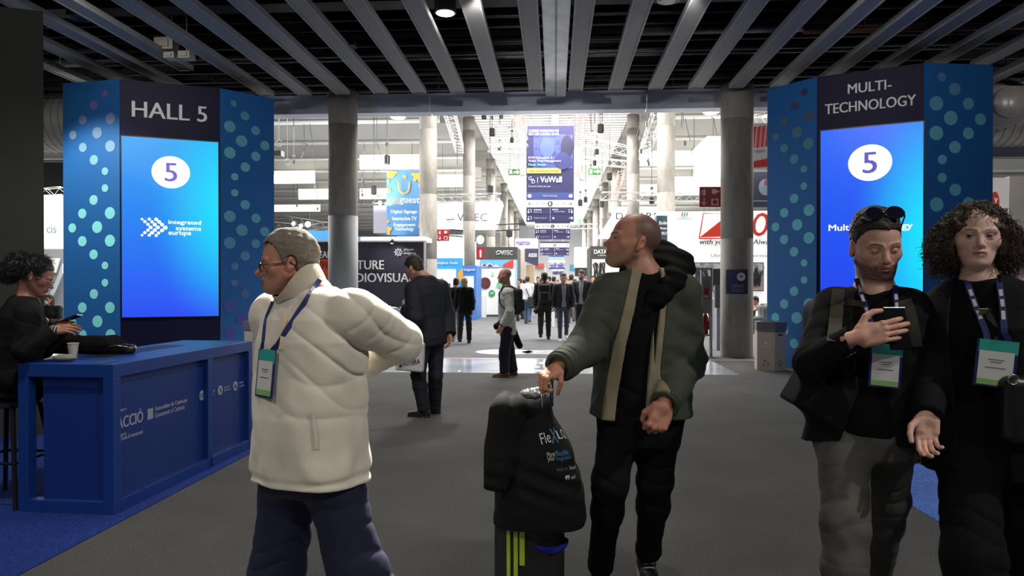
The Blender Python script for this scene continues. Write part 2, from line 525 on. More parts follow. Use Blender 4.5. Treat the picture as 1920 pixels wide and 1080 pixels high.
# ------------------------------------------------------------------ hands
def hand_sdf(q, curl, thumb, spread=.06):
    """q local: +x fingers, +y thumb side, +z back of the hand. curl: 4x3 bends (rad)"""
    d = rbox(q, (.050, 0, 0), (.046, .0375, .0125), .0125)
    d = su(d, cap(q, (.01, .004, 0), (.06, .018, .001), .020, .014), .012)
    d = su(d, cap(q, (-.038, 0, 0), (.01, 0, 0), .025, .025), .02)
    d = su(d, cap(q, (.015, .025, -.008), (.055, .030, -.010), .017, .013), .012)
    d = su(d, cap(q, (.02, -.028, -.006), (.06, -.030, -.006), .014, .012), .012)
    Ls = [(.043, .025, .021), (.047, .029, .022), (.043, .027, .021), (.034, .021, .019)]
    ys = [.030, .0103, -.0095, -.0285]; x0 = [.090, .094, .089, .081]; rs = [.0097, .0099, .0094, .0084]
    for i in range(4):
        p = np.array([x0[i], ys[i], 0.0]); a = 0; yw = (1.5 - i) * spread; dd = None
        for j in range(3):
            a += curl[i][j]
            dirv = np.array([math.cos(a) * math.cos(yw), math.cos(a) * math.sin(yw), -math.sin(a)])
            p2 = p + dirv * Ls[i][j]
            c = cap(q, p, p2, rs[i] * (1 - .06 * j), rs[i] * (1 - .06 * (j + 1)))
            dd = c if dd is None else su(dd, c, .004)
            # knuckle
            p = p2
        dd = su(dd, sph(q, (x0[i], ys[i], .002), rs[i] * 1.12), .006)
        root = cap(q, (x0[i] - .025, ys[i], 0), (x0[i], ys[i], 0), rs[i] * 1.05, rs[i])
        dd = su(dd, root, .006)
        d = np.minimum(d, dd) if i == 99 else su(d, dd, .0022)
    p = np.array([.018, .030, -.006]); 
    for j, (L, r0, r1) in enumerate(((.045, .0155, .0115), (.033, .0115, .0100), (.027, .0100, .0085))):
        v = unit(thumb[j]); p2 = p + v * L
        d = su(d, cap(q, p, p2, r0, r1), .008 if j == 0 else .003); p = p2
    return d


FIST = [(1.25, 1.45, .8)] * 4
RELAX = [(.35, .5, .3), (.45, .6, .35), (.5, .65, .4), (.55, .7, .4)]
GRIP = [(1.0, 1.15, .7), (1.05, 1.2, .7), (1.05, 1.2, .7), (1.0, 1.2, .7)]


def hand_frame(wrist, fdir, back, left=False):
    """columns: x fingers, y thumb side, z back of hand"""
    x = unit(fdir); z = unit(np.array(back) - np.dot(back, x) * x); y = np.cross(z, x)
    if left: y = -y
    return np.array(wrist, float), np.stack([x, y, z], 1)


def hand_mesh(wrist, R, curl, thumb, s=1.0, h=.0022, extra=None, spread=.06):
    f = lambda P: hand_sdf(loc(P, wrist, R, s), curl, thumb, spread) * s
    c = wrist + R[:, 0] * .06 * s
    return mesh_sdf(f, c - .15 * s, c + .15 * s, h)


# ------------------------------------------------------------------ clothed body
class Fig:
    """joints in world space. L/R are the person's own sides"""
    def __init__(s, **j):
        for k, v in j.items(): setattr(s, k, np.array(v, float) if hasattr(v, '__len__') else v)
        s.ez = unit(s.neck - s.pelvis); s.len = np.linalg.norm(s.neck - s.pelvis)
        s.lh = unit(s.hipL - s.hipR); s.ls = unit(s.shL - s.shR)
    def tl(s, P):
        """torso coordinates: t along spine (metres from pelvis), x to the left, y forward"""
        q = P - s.pelvis; z = q @ s.ez; t = np.clip(z / s.len, 0, 1)[:, None]
        l = s.lh * (1 - t) + s.ls * t; l = l - (l @ s.ez)[:, None] * s.ez; l /= nrm(l)[:, None]
        f = np.cross(l, s.ez)
        r = q - z[:, None] * s.ez
        return (r * l).sum(1), -(r * -f).sum(1), z
    def fwd(s, t=1.0):
        l = unit(s.lh * (1 - t) + s.ls * t); return unit(np.cross(l, s.ez))


def torso(P, g, prof, infl=0.0, n=2.5, fr=None):
    """prof rows: (t fraction, half width, depth front, depth back)"""
    x, y, z = g.tl(P); t = z / g.len
    pr = np.array(prof); hw = np.interp(t, pr[:, 0], pr[:, 1]) + infl
    df = np.interp(t, pr[:, 0], pr[:, 2]) + infl; db = np.interp(t, pr[:, 0], pr[:, 3]) + infl
    d_ = np.where(y > 0, df, db)
    k = (np.abs(x / hw) ** n + np.abs(y / d_) ** n) ** (1 / n)
    d = (k - 1) * np.minimum(hw, d_)
    z0 = pr[0, 0] * g.len; z1 = pr[-1, 0] * g.len
    return smx(d, np.maximum(z0 - z, z - z1), .03)


MALE = [(-.26, .165, .10, .11), (-.1, .172, .115, .125), (.05, .168, .12, .12), (.25, .155, .12, .11), (.5, .17, .125, .12),
        (.72, .178, .12, .125), (.86, .165, .10, .115), (.95, .11, .075, .095), (1.04, .065, .06, .07)]
FEM = [(-.26, .165, .10, .115), (-.1, .170, .11, .125), (.05, .155, .11, .11), (.28, .125, .10, .09), (.5, .14, .105, .10),
       (.68, .155, .135, .11), (.86, .145, .09, .10), (.95, .10, .07, .085), (1.04, .06, .055, .06)]


def fold(P, c, rad, ax, freq, amp, seed=0):
    """localised cloth folds running across axis ax round c"""
    w_ = np.exp(-((P - c) ** 2).sum(1) / rad ** 2)
    s_ = P @ unit(ax) * freq * .8 + 2.8 * wob(P, freq * .2, seed)
    rg = 1 - np.abs(np.sin(s_)); mk = np.clip(.55 + .9 * wob(P, freq * .28, seed + 7), 0, 1.4)
    return w_ * amp * 1.1 * (rg * rg * 1.3 - .35) * mk


def arm(P, g, side, r=(.058, .046, .032), infl=0.0, cut=None, k=.03, folds=.006, seed=0, ext=0.0):
    sh, el, wr = getattr(g, 'sh' + side), getattr(g, 'el' + side), getattr(g, 'wr' + side)
    wr2 = wr + unit(wr - el) * ext
    d = su(cap(P, sh, el, r[0] + infl, r[1] + infl), cap(P, el, wr2, r[1] + infl, r[2] + infl), k)
    if folds:
        d = d + fold(P, el, .13, unit(wr - el) + unit(el - sh), 70, folds, seed) + fold(P, sh, .12, unit(el - sh), 45, folds * .7, seed + 1)
        d = d + fold(P, wr, .09, unit(wr - el), 90, folds * .7, seed + 2)
    if cut is not None:
        # fabric ends at the wrist plane
        u = unit(wr - el); c = wr + u * cut
        d = smx(d, (P - c) @ u, .006)
    return d


def shoulders(P, g, r=.062, infl=0.0):
    nb = g.neck + g.ez * -.035
    d = 1e3
    for sd in 'LR':
        sh = getattr(g, 'sh' + sd)
        d = np.minimum(d, cap(P, nb, sh, r * .95 + infl, r + infl))
    return d


def leg(P, g, side, r=(.092, .064, .048), infl=0.0, k=.04, folds=.006, seed=5):
    hp, kn, an = getattr(g, 'hip' + side), getattr(g, 'kn' + side), getattr(g, 'an' + side)
    d = su(cap(P, hp, kn, r[0] + infl, r[1] + infl), cap(P, kn, an, r[1] + infl, r[2] + infl), k)
    calf = kn + (an - kn) * .3 + unit(np.cross(g.lh, an - kn)) * -.01
    d = su(d, sph(P, calf, r[1] * .92 + infl), .04)
    if folds:
        d = d + fold(P, kn, .17, unit(an - hp), 55, folds, seed) + fold(P, an, .14, unit(an - kn), 75, folds, seed + 1)
        d = d + fold(P, hp, .20, unit(kn - hp) + .6 * g.lh, 32, folds * .8, seed + 2)
    return d


def hemcut(P, g, d, z, tilt=0.0, kk=.008):
    x, y, zz = g.tl(P); return smx(d, z - zz + tilt * y, kk)


def shoe(P, an, yaw, L=.28, pitch=0.0, hw=.046):
    R = rotm(yaw, pitch); q = loc(P, an, R)   # local -y forward, sole at z=-.09
    d = cap(q, (0, .035, -.055), (0, -.06, -.060), .040, .037)
    d = su(d, cap(q, (0, -.06, -.064), (0, -L + .105, -.070), .037, .028), .03)
    d = su(d, cap(q, (0, .02, -.03), (0, .01, .01), .044, .040), .03)
    wx = np.abs(q[:, 0]) - hw
    d = smx(d, np.maximum(wx, -(q[:, 2] + .088)), .008)
    return d


def sole(P, an, yaw, L=.28, pitch=0.0):
    R = rotm(yaw, pitch); q = loc(P, an, R)
    d = np.minimum(cap(q * [1, 1, 0], (0, .037, 0), (0, -.05, 0), .042, .046), cap(q * [1, 1, 0], (0, -.05, 0), (0, -L + .105, 0), .046, .034))
    return smx(d, np.abs(q[:, 2] + .083) - .010, .004)


SKIN = dict(rough=.5, attr=True, sss=.12, bump=(380, .12, .002))


def skin_mesh(g, ho, hpos, hR, hs, neckr=.056, h=.0028):
    """head + neck + upper chest"""
    chest = g.neck - g.ez * .10
    def f(P):
        q = loc(P, hpos, hR, hs)
        d = head_sdf(q, ho) * hs
        jb = np.array(hpos) + hR @ np.array([0, .030, -.045]) * hs
        n1 = cap(P, jb, g.neck + g.ez * .01 + g.fwd() * -.01, neckr, neckr * 1.05)
        n1 = su(n1, cap(P, np.array(hpos) + hR @ np.array([0, -.012, -.065]) * hs, g.neck + g.fwd() * .012 - g.ez * .02, neckr * .55, neckr * .7), .04)
        d = su(d, n1, .022)
        d = su(d, cap(P, g.neck - g.ez * .01, chest, neckr * 1.05, .10), .04)
        d = su(d, np.minimum(cap(P, g.neck, g.shL * .6 + g.neck * .4 - g.ez * .02, .045, .04), cap(P, g.neck, g.shR * .6 + g.neck * .4 - g.ez * .02, .045, .04)), .05)
        return d
    pts = np.array([np.array(hpos) - .15 * hs, np.array(hpos) + .15 * hs, g.neck - .13, g.neck + .13])
    lo = pts.min(0); hi = pts.max(0)
    return mesh_sdf(f, lo, hi, h)


def under_mesh(g, h=.02, prof=MALE):
    """body hidden by the clothes"""
    def f(P):
        d = torso(P, g, prof, -.02)
        for sd in 'LR':
            d = np.minimum(d, arm(P, g, sd, (.040, .034, .024), folds=0)); d = np.minimum(d, leg(P, g, sd, (.075, .048, .034), folds=0))
        return d
    pts = np.array([g.pelvis, g.neck, g.shL, g.shR, g.elL, g.elR, g.wrL, g.wrR, g.knL, g.knR, g.anL, g.anR])
    return mesh_sdf(f, pts.min(0) - .2, pts.max(0) + .15, h)


def bounds(g, names, m):
    pts = np.array([getattr(g, n) for n in names]); return pts.min(0) - m, pts.max(0) + m


TOPN = ['pelvis', 'neck', 'shL', 'shR', 'elL', 'elR', 'wrL', 'wrR']
LEGN = ['pelvis', 'hipL', 'hipR', 'knL', 'knR', 'anL', 'anR']


def garment_sdf(g, prof, infl=.012, ar=(.058, .046, .034), hem=-.12, cut=0.0, folds=.006, seed=0, collar=0, n=2.5, neckopen=.066, wr_amp=.004, tilt=0.0, arms='LR', flare=0.0):
    def f(P):
        x, y, z = g.tl(P)
        d = torso(P, g, prof, infl + (flare * np.clip(.2 - z / g.len, 0, 1) if flare else 0), n)
        d = su(d, shoulders(P, g, .058, infl), .05)
        for i, sd in enumerate(arms): d = su(d, arm(P, g, sd, ar, infl, cut, folds=folds, seed=seed + 10 * i), .028)
        if wr_amp: d = d + wr_amp * wob(P, 16, seed + 40) + wr_amp * .6 * wob(P, 38, seed + 41)
        d = hemcut(P, g, d, hem, tilt)
        # neck opening
        nk = cap(P, g.neck - g.ez * .03, g.neck + g.ez * .25, neckopen * .9, neckopen)
        d = ss(d, nk, .006)
        if collar:
            c0 = g.neck - g.ez * .035; q = P - c0; zz = q @ g.ez; r_ = nrm(q - zz[:, None] * g.ez)
            d = su(d, np.maximum(np.abs(r_ - neckopen - .006) - .006, np.abs(zz - collar / 2) - collar / 2), .008)
        return d
    return f


def trouser_sdf(g, prof, r=(.092, .064, .048), infl=.012, folds=.006, seed=3, waist=.06, cuff=.02, wr_amp=.003, knee=None):
    def f(P):
        d = torso(P, g, prof, infl * .5)
        x, y, z = g.tl(P)
        d = smx(d, z - waist, .01)
        d = smx(d, -.20 * 1.0 - z, .05)
        for i, sd in enumerate('LR'):
            l = leg(P, g, sd, r, infl, folds=folds, seed=seed + 10 * i)
            an = getattr(g, 'an' + sd); kn = getattr(g, 'kn' + sd); u = unit(an - kn)
            l = smx(l, (P - an - u * cuff) @ u, .006)
            d = su(d, l, .035)
        if wr_amp: d = d + wr_amp * wob(P, 18, seed + 60) + wr_amp * .6 * wob(P, 45, seed + 61)
        return d
    return f


def short_hair(parent, hpos, hR, hs, ho, thick, mat, h=.0035, amp=.003, freq=90, top=0.0, cut=None):
    def f(P):
        q = loc(P, hpos, hR, hs)
        base = ell(q, (0, .014, .046), (.0765, .098, .086))
        base = su(base, ell(q, (0, .05, -.02), (.058, .045, .06)), .03)
        th = thick + top * np.clip((q[:, 2] - .07) / .06, 0, 1)
        qq = q * np.array([1, 1, .35])
        d = base - th + amp * wob(q * np.array([1., .5, 1.]), freq, 11) + amp * .6 * wob(q, freq * 2.4, 12)
        m = -(hairline(q, ho) + .004 * wob(q, 120, 5))
        ear = -(nrm(q * np.array([0, 1, .7]) - np.array([0, .012, .003])) - .024)
        d = smx(d, m, .006); d = np.where(np.abs(q[:, 0]) > .05, np.maximum(d, ear * 1.), d)
        return d * hs
    return sdf_obj('hair', f, np.array(hpos) - .15 * hs, np.array(hpos) + .16 * hs, h, mat, parent)


def curls(parent, hpos, hR, hs, mat, seeds, n_curl=420, rad=.0032, name='hair', length=.12, hang=.09, base=None, h=.006, turns=3, cr=.009, skip=None):
    """curly hair: a lumpy volume with coiled strands over it"""
    rnd = random.Random(seeds); m = MB()
    if base is not None:
        V, Q = mesh_sdf(base, np.array(hpos) - .24 * hs, np.array(hpos) + .24 * hs, h)
        m.add(V, [tuple(q) for q in Q])
        tree = BVHTree.FromPolygons([Vector(v) for v in V], [tuple(q) for q in Q])
        C = V.mean(0); cand = V[np.random.RandomState(seeds).choice(len(V), min(n_curl, len(V)), replace=False)]
        for p in cand:
            if skip is not None and skip(loc(p[None], hpos, hR, hs)[0]): continue
            out = unit(p - C); dirv = unit(out * .35 + np.array([0, 0, -hang * 10]) * .9 + np.array([rnd.uniform(-.45, .45) for _ in range(3)]))
            a = unit(np.cross(dirv, [.3, .8, .5])); b = np.cross(dirv, a); ph = rnd.random() * 6.3
            L = length * rnd.uniform(.35, 1.0); R_ = cr * rnd.uniform(.6, 1.3); pts = []
            for i in range(14):
                t = i / 13
                pts.append(p + out * (.004 + .01 * t) + dirv * L * t + R_ * (math.cos(ph + t * turns * 6.3) * a + math.sin(ph + t * turns * 6.3) * b) * min(1, .3 + t * 2))
            m.tube(pts, [rad * (1 - .7 * i / 13) for i in range(14)], 4)
    return m.obj(name, mat, parent, smooth=True)


def lanyard(parent, pts, wdt, mat, tmat=None, name='lanyard', nrmv=None, t=.0018, view=False):
    """flat strap through pts facing nrmv"""
    m = MB(); pts = [np.array(p, float) for p in pts]; nn = unit(nrmv)
    L = []; Rr = []; nn0 = nn
    for i, p in enumerate(pts):
        nn = unit(np.array([0, 0, CAMZ]) - p) if view else nn0
        d = unit(pts[min(i + 1, len(pts) - 1)] - pts[max(i - 1, 0)]); sd = unit(np.cross(d, nn)) * wdt / 2
        L.append(p - sd); Rr.append(p + sd)
    n = len(pts); nn = nn0; vs = L + Rr + [v - nn * t for v in L] + [v - nn * t for v in Rr]
    fs = []
    for i in range(n - 1):
        fs += [(i, i + 1, n + i + 1, n + i), (2 * n + i, 3 * n + i, 3 * n + i + 1, 2 * n + i + 1), (i, 2 * n + i, 2 * n + i + 1, i + 1), (n + i, n + i + 1, 3 * n + i + 1, 3 * n + i)]
    m.add(vs, fs); return m.obj(name, mat, parent)


def strap_on(f, p0, p1, n, nn, lift=.004, start=.25, bow=None):
    """points of a strap laid from p0 to p1 over the surface f, looking along -nn"""
    out = []
    for i in range(n):
        t = i / (n - 1); p = p0 * (1 - t) + p1 * t
        if bow is not None: p = p + bow * math.sin(math.pi * t)
        s_ = np.linspace(start, -start, 120); Q = p + s_[:, None] * nn; d = f(Q)
        k = np.argmax(d < 0) if (d < 0).any() else 60
        out.append(Q[max(k - 1, 0)] + nn * lift)
    q = [out[0]] + [(out[i - 1] + 2 * out[i] + out[i + 1]) / 4 for i in range(1, n - 1)] + [out[-1]]
    return q


def surf(f, px, py, lift=.0, near=1.2, far=6.0, miss=None):
    """point where the view through a pixel first meets the surface f<0, lifted towards the viewer"""
    d = ray(px, py); c = np.array([0, 0, CAMZ]); s_ = np.linspace(near, far, 700); Q = c + s_[:, None] * d; v = f(Q)
    if not (v < 0).any(): return None
    k = int(np.argmax(v < 0)); return Q[k] - unit(d) * lift


def strap_px(f, pts, n, lift=.010):
    pts = [np.array(p, float) for p in pts]; out = []
    for i in range(n):
        t = i / (n - 1) * (len(pts) - 1); k = min(int(t), len(pts) - 2); q = pts[k] * (1 - t + k) + pts[k + 1] * (t - k)
        p = surf(f, q[0], q[1], lift)
        if p is None: p = out[-1] if out else at(q[0], q[1], 2.6)
        out.append(p)
    for _ in range(2): out = [out[0]] + [(out[i - 1] + 2 * out[i] + out[i + 1]) / 4 for i in range(1, n - 1)] + [out[-1]]
    return out


def badge(parent, c, u, v, w_, h_, mats, tilt=0):
    """conference badge: sleeve, teal top, white card, green foot; c centre, u right, v up"""
    c, u, v = map(np.array, (c, u, v)); nn = np.cross(u, v)
    def quad(x0, x1, y0, y1, lift, t=.0012):
        return [c + u * a * w_ + v * b * h_ + nn * (lift - t) for a, b in ((x0, y0), (x1, y0), (x1, y1), (x0, y1))]
    m = MB(); m.slab(quad(-.5, .5, -.5, .5, 0, .004), nn, .004); o = m.obj('badge', mats['sleeve'], parent)
    for nm, q, mt in (('header', quad(-.44, .5, .22, .5, .0012), mats['teal']), ('card', quad(-.42, .42, -.34, .26, .0016), mats['white']), ('footer', quad(-.42, .42, -.46, -.34, .0016), mats['green'])):
        k = MB(); k.slab(q, nn, .0012); k.obj(nm, mt, o)
    t = MB()
    for (x0, x1, y) in ((-.2, .2, .08), (-.13, .13, .03), (-.25, .25, -.09)):
        t.slab([c + u * a * w_ + v * b * h_ + nn * .0017 for a, b in ((x0, y - .008), (x1, y - .008), (x1, y + .008), (x0, y + .008))], nn, .0006)
    t.obj('print_lines', mats['ink'], o)
    return o
# ================================================================== setting
X_ = lambda px, D: at(px, 540, D)[0]
Z_ = lambda py, D, px=960: at(px, py, D)[2]


def carpet(name, c, sc=900):
    m = bpy.data.materials.new(name); m.use_nodes = True; nt = m.node_tree; b = nt.nodes['Principled BSDF']; L = nt.links.new
    tc = nt.nodes.new('ShaderNodeTexCoord')
    n1 = nt.nodes.new('ShaderNodeTexNoise'); n1.inputs['Scale'].default_value = sc / 8; n1.inputs['Detail'].default_value = 6; n1.inputs['Roughness'].default_value = .75
    n2 = nt.nodes.new('ShaderNodeTexNoise'); n2.inputs['Scale'].default_value = 1.3; n2.inputs['Detail'].default_value = 4
    wv = nt.nodes.new('ShaderNodeTexWave'); wv.bands_direction = 'Y'; wv.inputs['Scale'].default_value = 28; wv.inputs['Distortion'].default_value = 3; wv.inputs['Detail'].default_value = 2; wv.inputs['Detail Scale'].default_value = 20
    for n in (n1, n2, wv): L(tc.outputs['Object'], n.inputs['Vector'])
    r1 = nt.nodes.new('ShaderNodeMapRange'); r1.inputs[1].default_value = .35; r1.inputs[2].default_value = .65; r1.inputs[3].default_value = .55; r1.inputs[4].default_value = 1.45
    L(n1.outputs['Fac'], r1.inputs[0])
    r2 = nt.nodes.new('ShaderNodeMapRange'); r2.inputs[1].default_value = .3; r2.inputs[2].default_value = .7; r2.inputs[3].default_value = .88; r2.inputs[4].default_value = 1.12
    L(n2.outputs['Fac'], r2.inputs[0])
    r3 = nt.nodes.new('ShaderNodeMapRange'); r3.inputs[3].default_value = .92; r3.inputs[4].default_value = 1.08; L(wv.outputs['Fac'], r3.inputs[0])
    mu = nt.nodes.new('ShaderNodeMath'); mu.operation = 'MULTIPLY'; L(r1.outputs[0], mu.inputs[0]); L(r2.outputs[0], mu.inputs[1])
    mu2 = nt.nodes.new('ShaderNodeMath'); mu2.operation = 'MULTIPLY'; L(mu.outputs[0], mu2.inputs[0]); L(r3.outputs[0], mu2.inputs[1])
    vm = nt.nodes.new('ShaderNodeVectorMath'); vm.operation = 'SCALE'; vm.inputs[0].default_value = c; L(mu2.outputs[0], vm.inputs['Scale'])
    L(vm.outputs[0], b.inputs['Base Color']); b.inputs['Roughness'].default_value = .95; b.inputs['Specular IOR Level'].default_value = .15
    bp = nt.nodes.new('ShaderNodeBump'); bp.inputs['Strength'].default_value = .6; bp.inputs['Distance'].default_value = .004
    L(n1.outputs['Fac'], bp.inputs['Height']); L(bp.outputs[0], b.inputs['Normal'])
    return m


grey_carpet = carpet('grey_carpet', (.090, .090, .088))
hall_carpet = carpet('hall_carpet', (.135, .14, .15))
blue_carpet = carpet('blue_carpet', (.016, .038, .20), 500)
blue_carpet2 = carpet('blue_carpet_light', (.085, .17, .52), 500)

m = MB(); m.box((-26, -8, -.1), (26, 11.45, 0)); tag(m.obj('floor', grey_carpet), kind='structure')
strip = M('glossy_strip', (.42, .45, .50), .16, noise=(1.2, .25))
m = MB(); m.box((3.0, 11.45, -.1), (26, 13.7, 0)); m.box((-26, 11.45, -.1), (-9, 13.7, 0)); tag(m.obj('floor', grey_carpet), kind='structure')
m = MB(); m.box((-9, 11.45, -.1), (3.0, 13.7, .001)); so = tag(m.obj('floor', strip), kind='structure')
m = MB(); m.box((-26, 13.55, .001), (26, 13.72, .004)); m.obj('edge_strip', RGB('pink_strip', 160, 135, 138, rough=.4), so)
m = MB(); m.box((-48, 13.7, -.1), (48, 120, 0)); tag(m.obj('floor', hall_carpet), kind='structure')
# printed marks on the glossy strip
wm = M('floor_print', (.9, .9, .92), .3, emit=.25)
for (px, py, w_) in ((1040, 687, 8), (1060, 687, 6), (1078, 688, 10), (1095, 687, 7), (1112, 688, 12), (1130, 686, 8), (708, 695, 9), (722, 695, 9), (1000, 680, 7), (1015, 681, 9), (1030, 680, 6), (1150, 690, 9), (1048, 694, 30)):
    pass
m = MB()
for (x0, x1, py) in ((1000, 1006, 681), (1010, 1019, 681), (1024, 1030, 680), (1036, 1043, 681), (1048, 1058, 681), (985, 1012, 688), (1018, 1030, 688), (1036, 1066, 688), (1072, 1096, 688), (691, 703, 696), (708, 718, 696), (1000, 1016, 695), (858, 864, 696)):
    a = atz(x0, py + 1, .002); b = atz(x1, py - 1, .002); m.box((a[0], a[1], .001), (b[0], b[1] + .02, .003))
m.obj('floor_print', wm, so)
# oval floor sticker in the hall
c = atz(993, 660, 0); m = MB(); m.disc((c[0] - .55, c[1], .0005), (1, 0, 0), (0, 1, 0), .62, .002, 40, .55)
st = tag(m.obj('floor_sticker', M('sticker_white', (.72, .73, .76), .4)), 'round white floor sticker just inside the hall', 'floor sticker')
m = MB(); m.disc((c[0] + .45, c[1], .0005), (1, 0, 0), (0, 1, 0), .62, .002, 40, .5)
st = tag(m.obj('floor_sticker', M('sticker_grey', (.22, .22, .26), .5)), 'grey floor sticker with faint writing right of the white one', 'floor sticker')
text('MULTI-TECH', (c[0] + .1, c[1] - .05, .004), (c[0] + .85, c[1] - .05, .004), .2, M('floor_sticker_print', (.7, .7, .72), .5), st, up=(0, 1, 0), lift=.002, thick=.001)
# blue carpets
A = atz(34, 1080, 0); B = atz(471, 850, 0); u = (B - A) / np.linalg.norm(B - A); A2 = A - u * 4; B2 = B + u * .6
m = MB(); m.prism([A2[:2], B2[:2], (B2[0] - 1.2, 11.0), (-12, 11.0), (-12, A2[1])], .0, .006)
tag(m.obj('floor', blue_carpet), kind='structure')
A = atz(1920, 1077, 0); B = atz(1675, 928, 0); u = (B - A) / np.linalg.norm(B - A); A2 = A - u * 4; B2 = B + u * .35
m = MB(); m.prism([A2[:2], B2[:2], (5.3, 11.0), (12, 11.0), (12, A2[1])], .0, .006)
tag(m.obj('floor', blue_carpet2), kind='structure')

# ---------------------------------------------------------------- entrance ceiling
black = M('ceiling_black', (.006, .006, .007), .9)
m = MB(); m.box((-14, -8, 6.9), (14, 15.0, 7.0)); tag(m.obj('ceiling', black), kind='structure')
m = MB()
for x in np.arange(-12, 12.1, 2.4): m.box((x - .12, -8, 6.2), (x + .12, 15, 6.9))
for y in (1, 5, 9.2, 13.2): m.box((-14, y - .15, 6.25), (14, y + .15, 6.8))
tag(m.obj('ceiling', M('ceiling_beam_black', (.004, .004, .0045), .95, spec=.1)), kind='structure')
galv = M('galvanised', (.12, .12, .125), .45, .7, noise=(6, .25))
galv_d = M('dark_conduit', (.028, .028, .03), .5, .6)
rust = M('red_primer_pipe', (.16, .055, .03), .6)
k = 0
for (py, z, r, mt, nm, lab, xa, xb) in ((106, 5.72, .035, galv, 'rail', 'lower galvanised rail crossing above the ceiling slats', -13, 13), (99, 5.86, .03, galv, 'rail', 'upper galvanised rail just above the lower one', -13, 13),
                                      (166, 5.50, .03, galv, 'pipe', 'thin galvanised pipe near the end of the slats', -13, 13), (150, 5.62, .05, galv_d, 'pipe', 'dark pipe behind the slat ends', -13, 13),
                                      (133, 5.88, .06, galv_d, 'pipe', 'thick dark pipe between the rails and the slat ends', -13, 13), (78, 6.05, .05, galv_d, 'pipe', 'dark conduit above the rails', -13, 13),
                                      (50, 6.0, .02, galv_d, 'conduit', 'thin conduit near the downlight', -13, 13), (64, 5.9, .07, galv, 'duct_pipe', 'grey pipe on the right half of the ceiling', 1.5, 13),
                                      (30, 6.1, .03, galv_d, 'conduit', 'thin conduit nearest the camera', -13, 13), (70, 5.75, .055, rust, 'pipe', 'reddish pipe on the right of the ceiling', 4.2, 13)):
    D = (z - CAMZ) * F / (532 - py)
    m = MB(); m.tube([(xa, D, z), (xb, D, z)], r, 10)
    for x in np.arange(xa + 1, xb, 2.4): m.tube([(x, D, z), (x, D, 6.2)], .008, 5)
    tag(m.obj(nm, mt, smooth=True), lab, 'pipe', 'pipes above the slats')
m = MB(); D = 10.9; m.box((-13, D - .2, 5.9), (13, D + .2, 5.92)); m.box((-13, D - .2, 5.9), (13, D - .18, 5.99)); m.box((-13, D + .18, 5.9), (13, D + .2, 5.99))
tag(m.obj('cable_tray', galv_d), 'dark cable tray crossing the entrance ceiling', 'cable tray')

# slats: trays with ribbed undersides
sl = bpy.data.materials.new('ribbed_slat'); sl.use_nodes = True; nt = sl.node_tree; b = nt.nodes['Principled BSDF']
tc = nt.nodes.new('ShaderNodeTexCoord'); wv = nt.nodes.new('ShaderNodeTexWave'); wv.bands_direction = 'Y'; wv.inputs['Scale'].default_value = 7; nt.links.new(tc.outputs['Object'], wv.inputs['Vector'])
cr = nt.nodes.new('ShaderNodeValToRGB'); cr.color_ramp.elements[0].color = (.09, .09, .092, 1); cr.color_ramp.elements[1].color = (.25, .248, .255, 1); cr.color_ramp.elements[0].position = .3; cr.color_ramp.elements[1].position = .6
nt.links.new(wv.outputs['Fac'], cr.inputs[0]); nt.links.new(cr.outputs[0], b.inputs['Base Color']); b.inputs['Roughness'].default_value = .6; b.inputs['Metallic'].default_value = .1
rim = M('slat_rim', (.25, .25, .26), .6)
ORD = ['first', 'second', 'third', 'fourth', 'fifth', 'sixth', 'seventh', 'eighth', 'ninth', 'tenth', 'eleventh', 'twelfth', 'thirteenth']
SZ = 5.3
for k in range(-12, 12):
    x = .02 + .39 + .78 * k
    ye = 13.8
    if k in (-9,): ye = 12.1
    if k in (-10, -11, -12): ye = 13.3
    if k in (8, 9): ye = 12.9 - .2 * (k - 8)
    n = k + 1 if k >= 0 else -k
    r = empty('ceiling_slat', (x, 0, SZ), 'ribbed grey ceiling slat, %s to the %s of the central metal duct' % (ORD[n - 1], 'right' if k >= 0 else 'left'), 'ceiling slat', 'ceiling slats over the entrance')
    m = MB(); m.box((x - .115, -3, SZ + .012), (x + .115, ye - .01, SZ + .05)); m.obj('ribbed_panel', sl, r)
    m = MB(); m.box((x - .14, -3, SZ), (x - .115, ye, SZ + .09)); m.box((x + .115, -3, SZ), (x + .14, ye, SZ + .09)); m.box((x - .115, ye - .012, SZ), (x + .115, ye, SZ + .09)); m.obj('rim', rim, r)
    m = MB()
    for y in (1, 5, 9.2, 13.2):
        if y < ye: m.tube([(x, y, SZ + .05), (x, y, 6.3)], .006, 5)
    m.obj('hanger', galv_d, r)
r = empty('ceiling_duct', (.02, 0, SZ), 'shiny flat metal duct running down the middle of the ceiling', 'duct')
m = MB(); m.box((-.19, -3, SZ + .10), (.23, 14.6, SZ + .3)); m.obj('duct_body', M('duct_metal', (.34, .36, .39), .35, .8, noise=(3, .2)), r, bevel=.01)
m = MB(); m.box((.005, -3, SZ + .085), (.035, 14.6, SZ + .101)); m.obj('seam', galv, r)

# downlights
for (px, py, lit, lab) in ((835, 25, 1, 'bright round downlight in the dark ceiling'), (1253, 2, 0, 'unlit round downlight above the centre right slats'), (147, 35, 0, 'unlit round downlight near the left wall')):
    p = atz(px, py, 5.55); r = empty('downlight', p, lab, 'downlight')
    m = MB(); m.lathe(p, [(.15, .0), (.165, .005), (.165, .2), (.10, .25)], 24); m.obj('housing', M('lamp_housing', (.1, .1, .1), .5), r, smooth=False)
    m = MB(); m.lathe(p, [(.12, -.008), (.135, -.001)], 24)
    m.obj('diffuser', M('lamp_on', (1, .93, .8), .5, emit=28) if lit else M('lamp_off', (.05, .05, .05), .2), r)
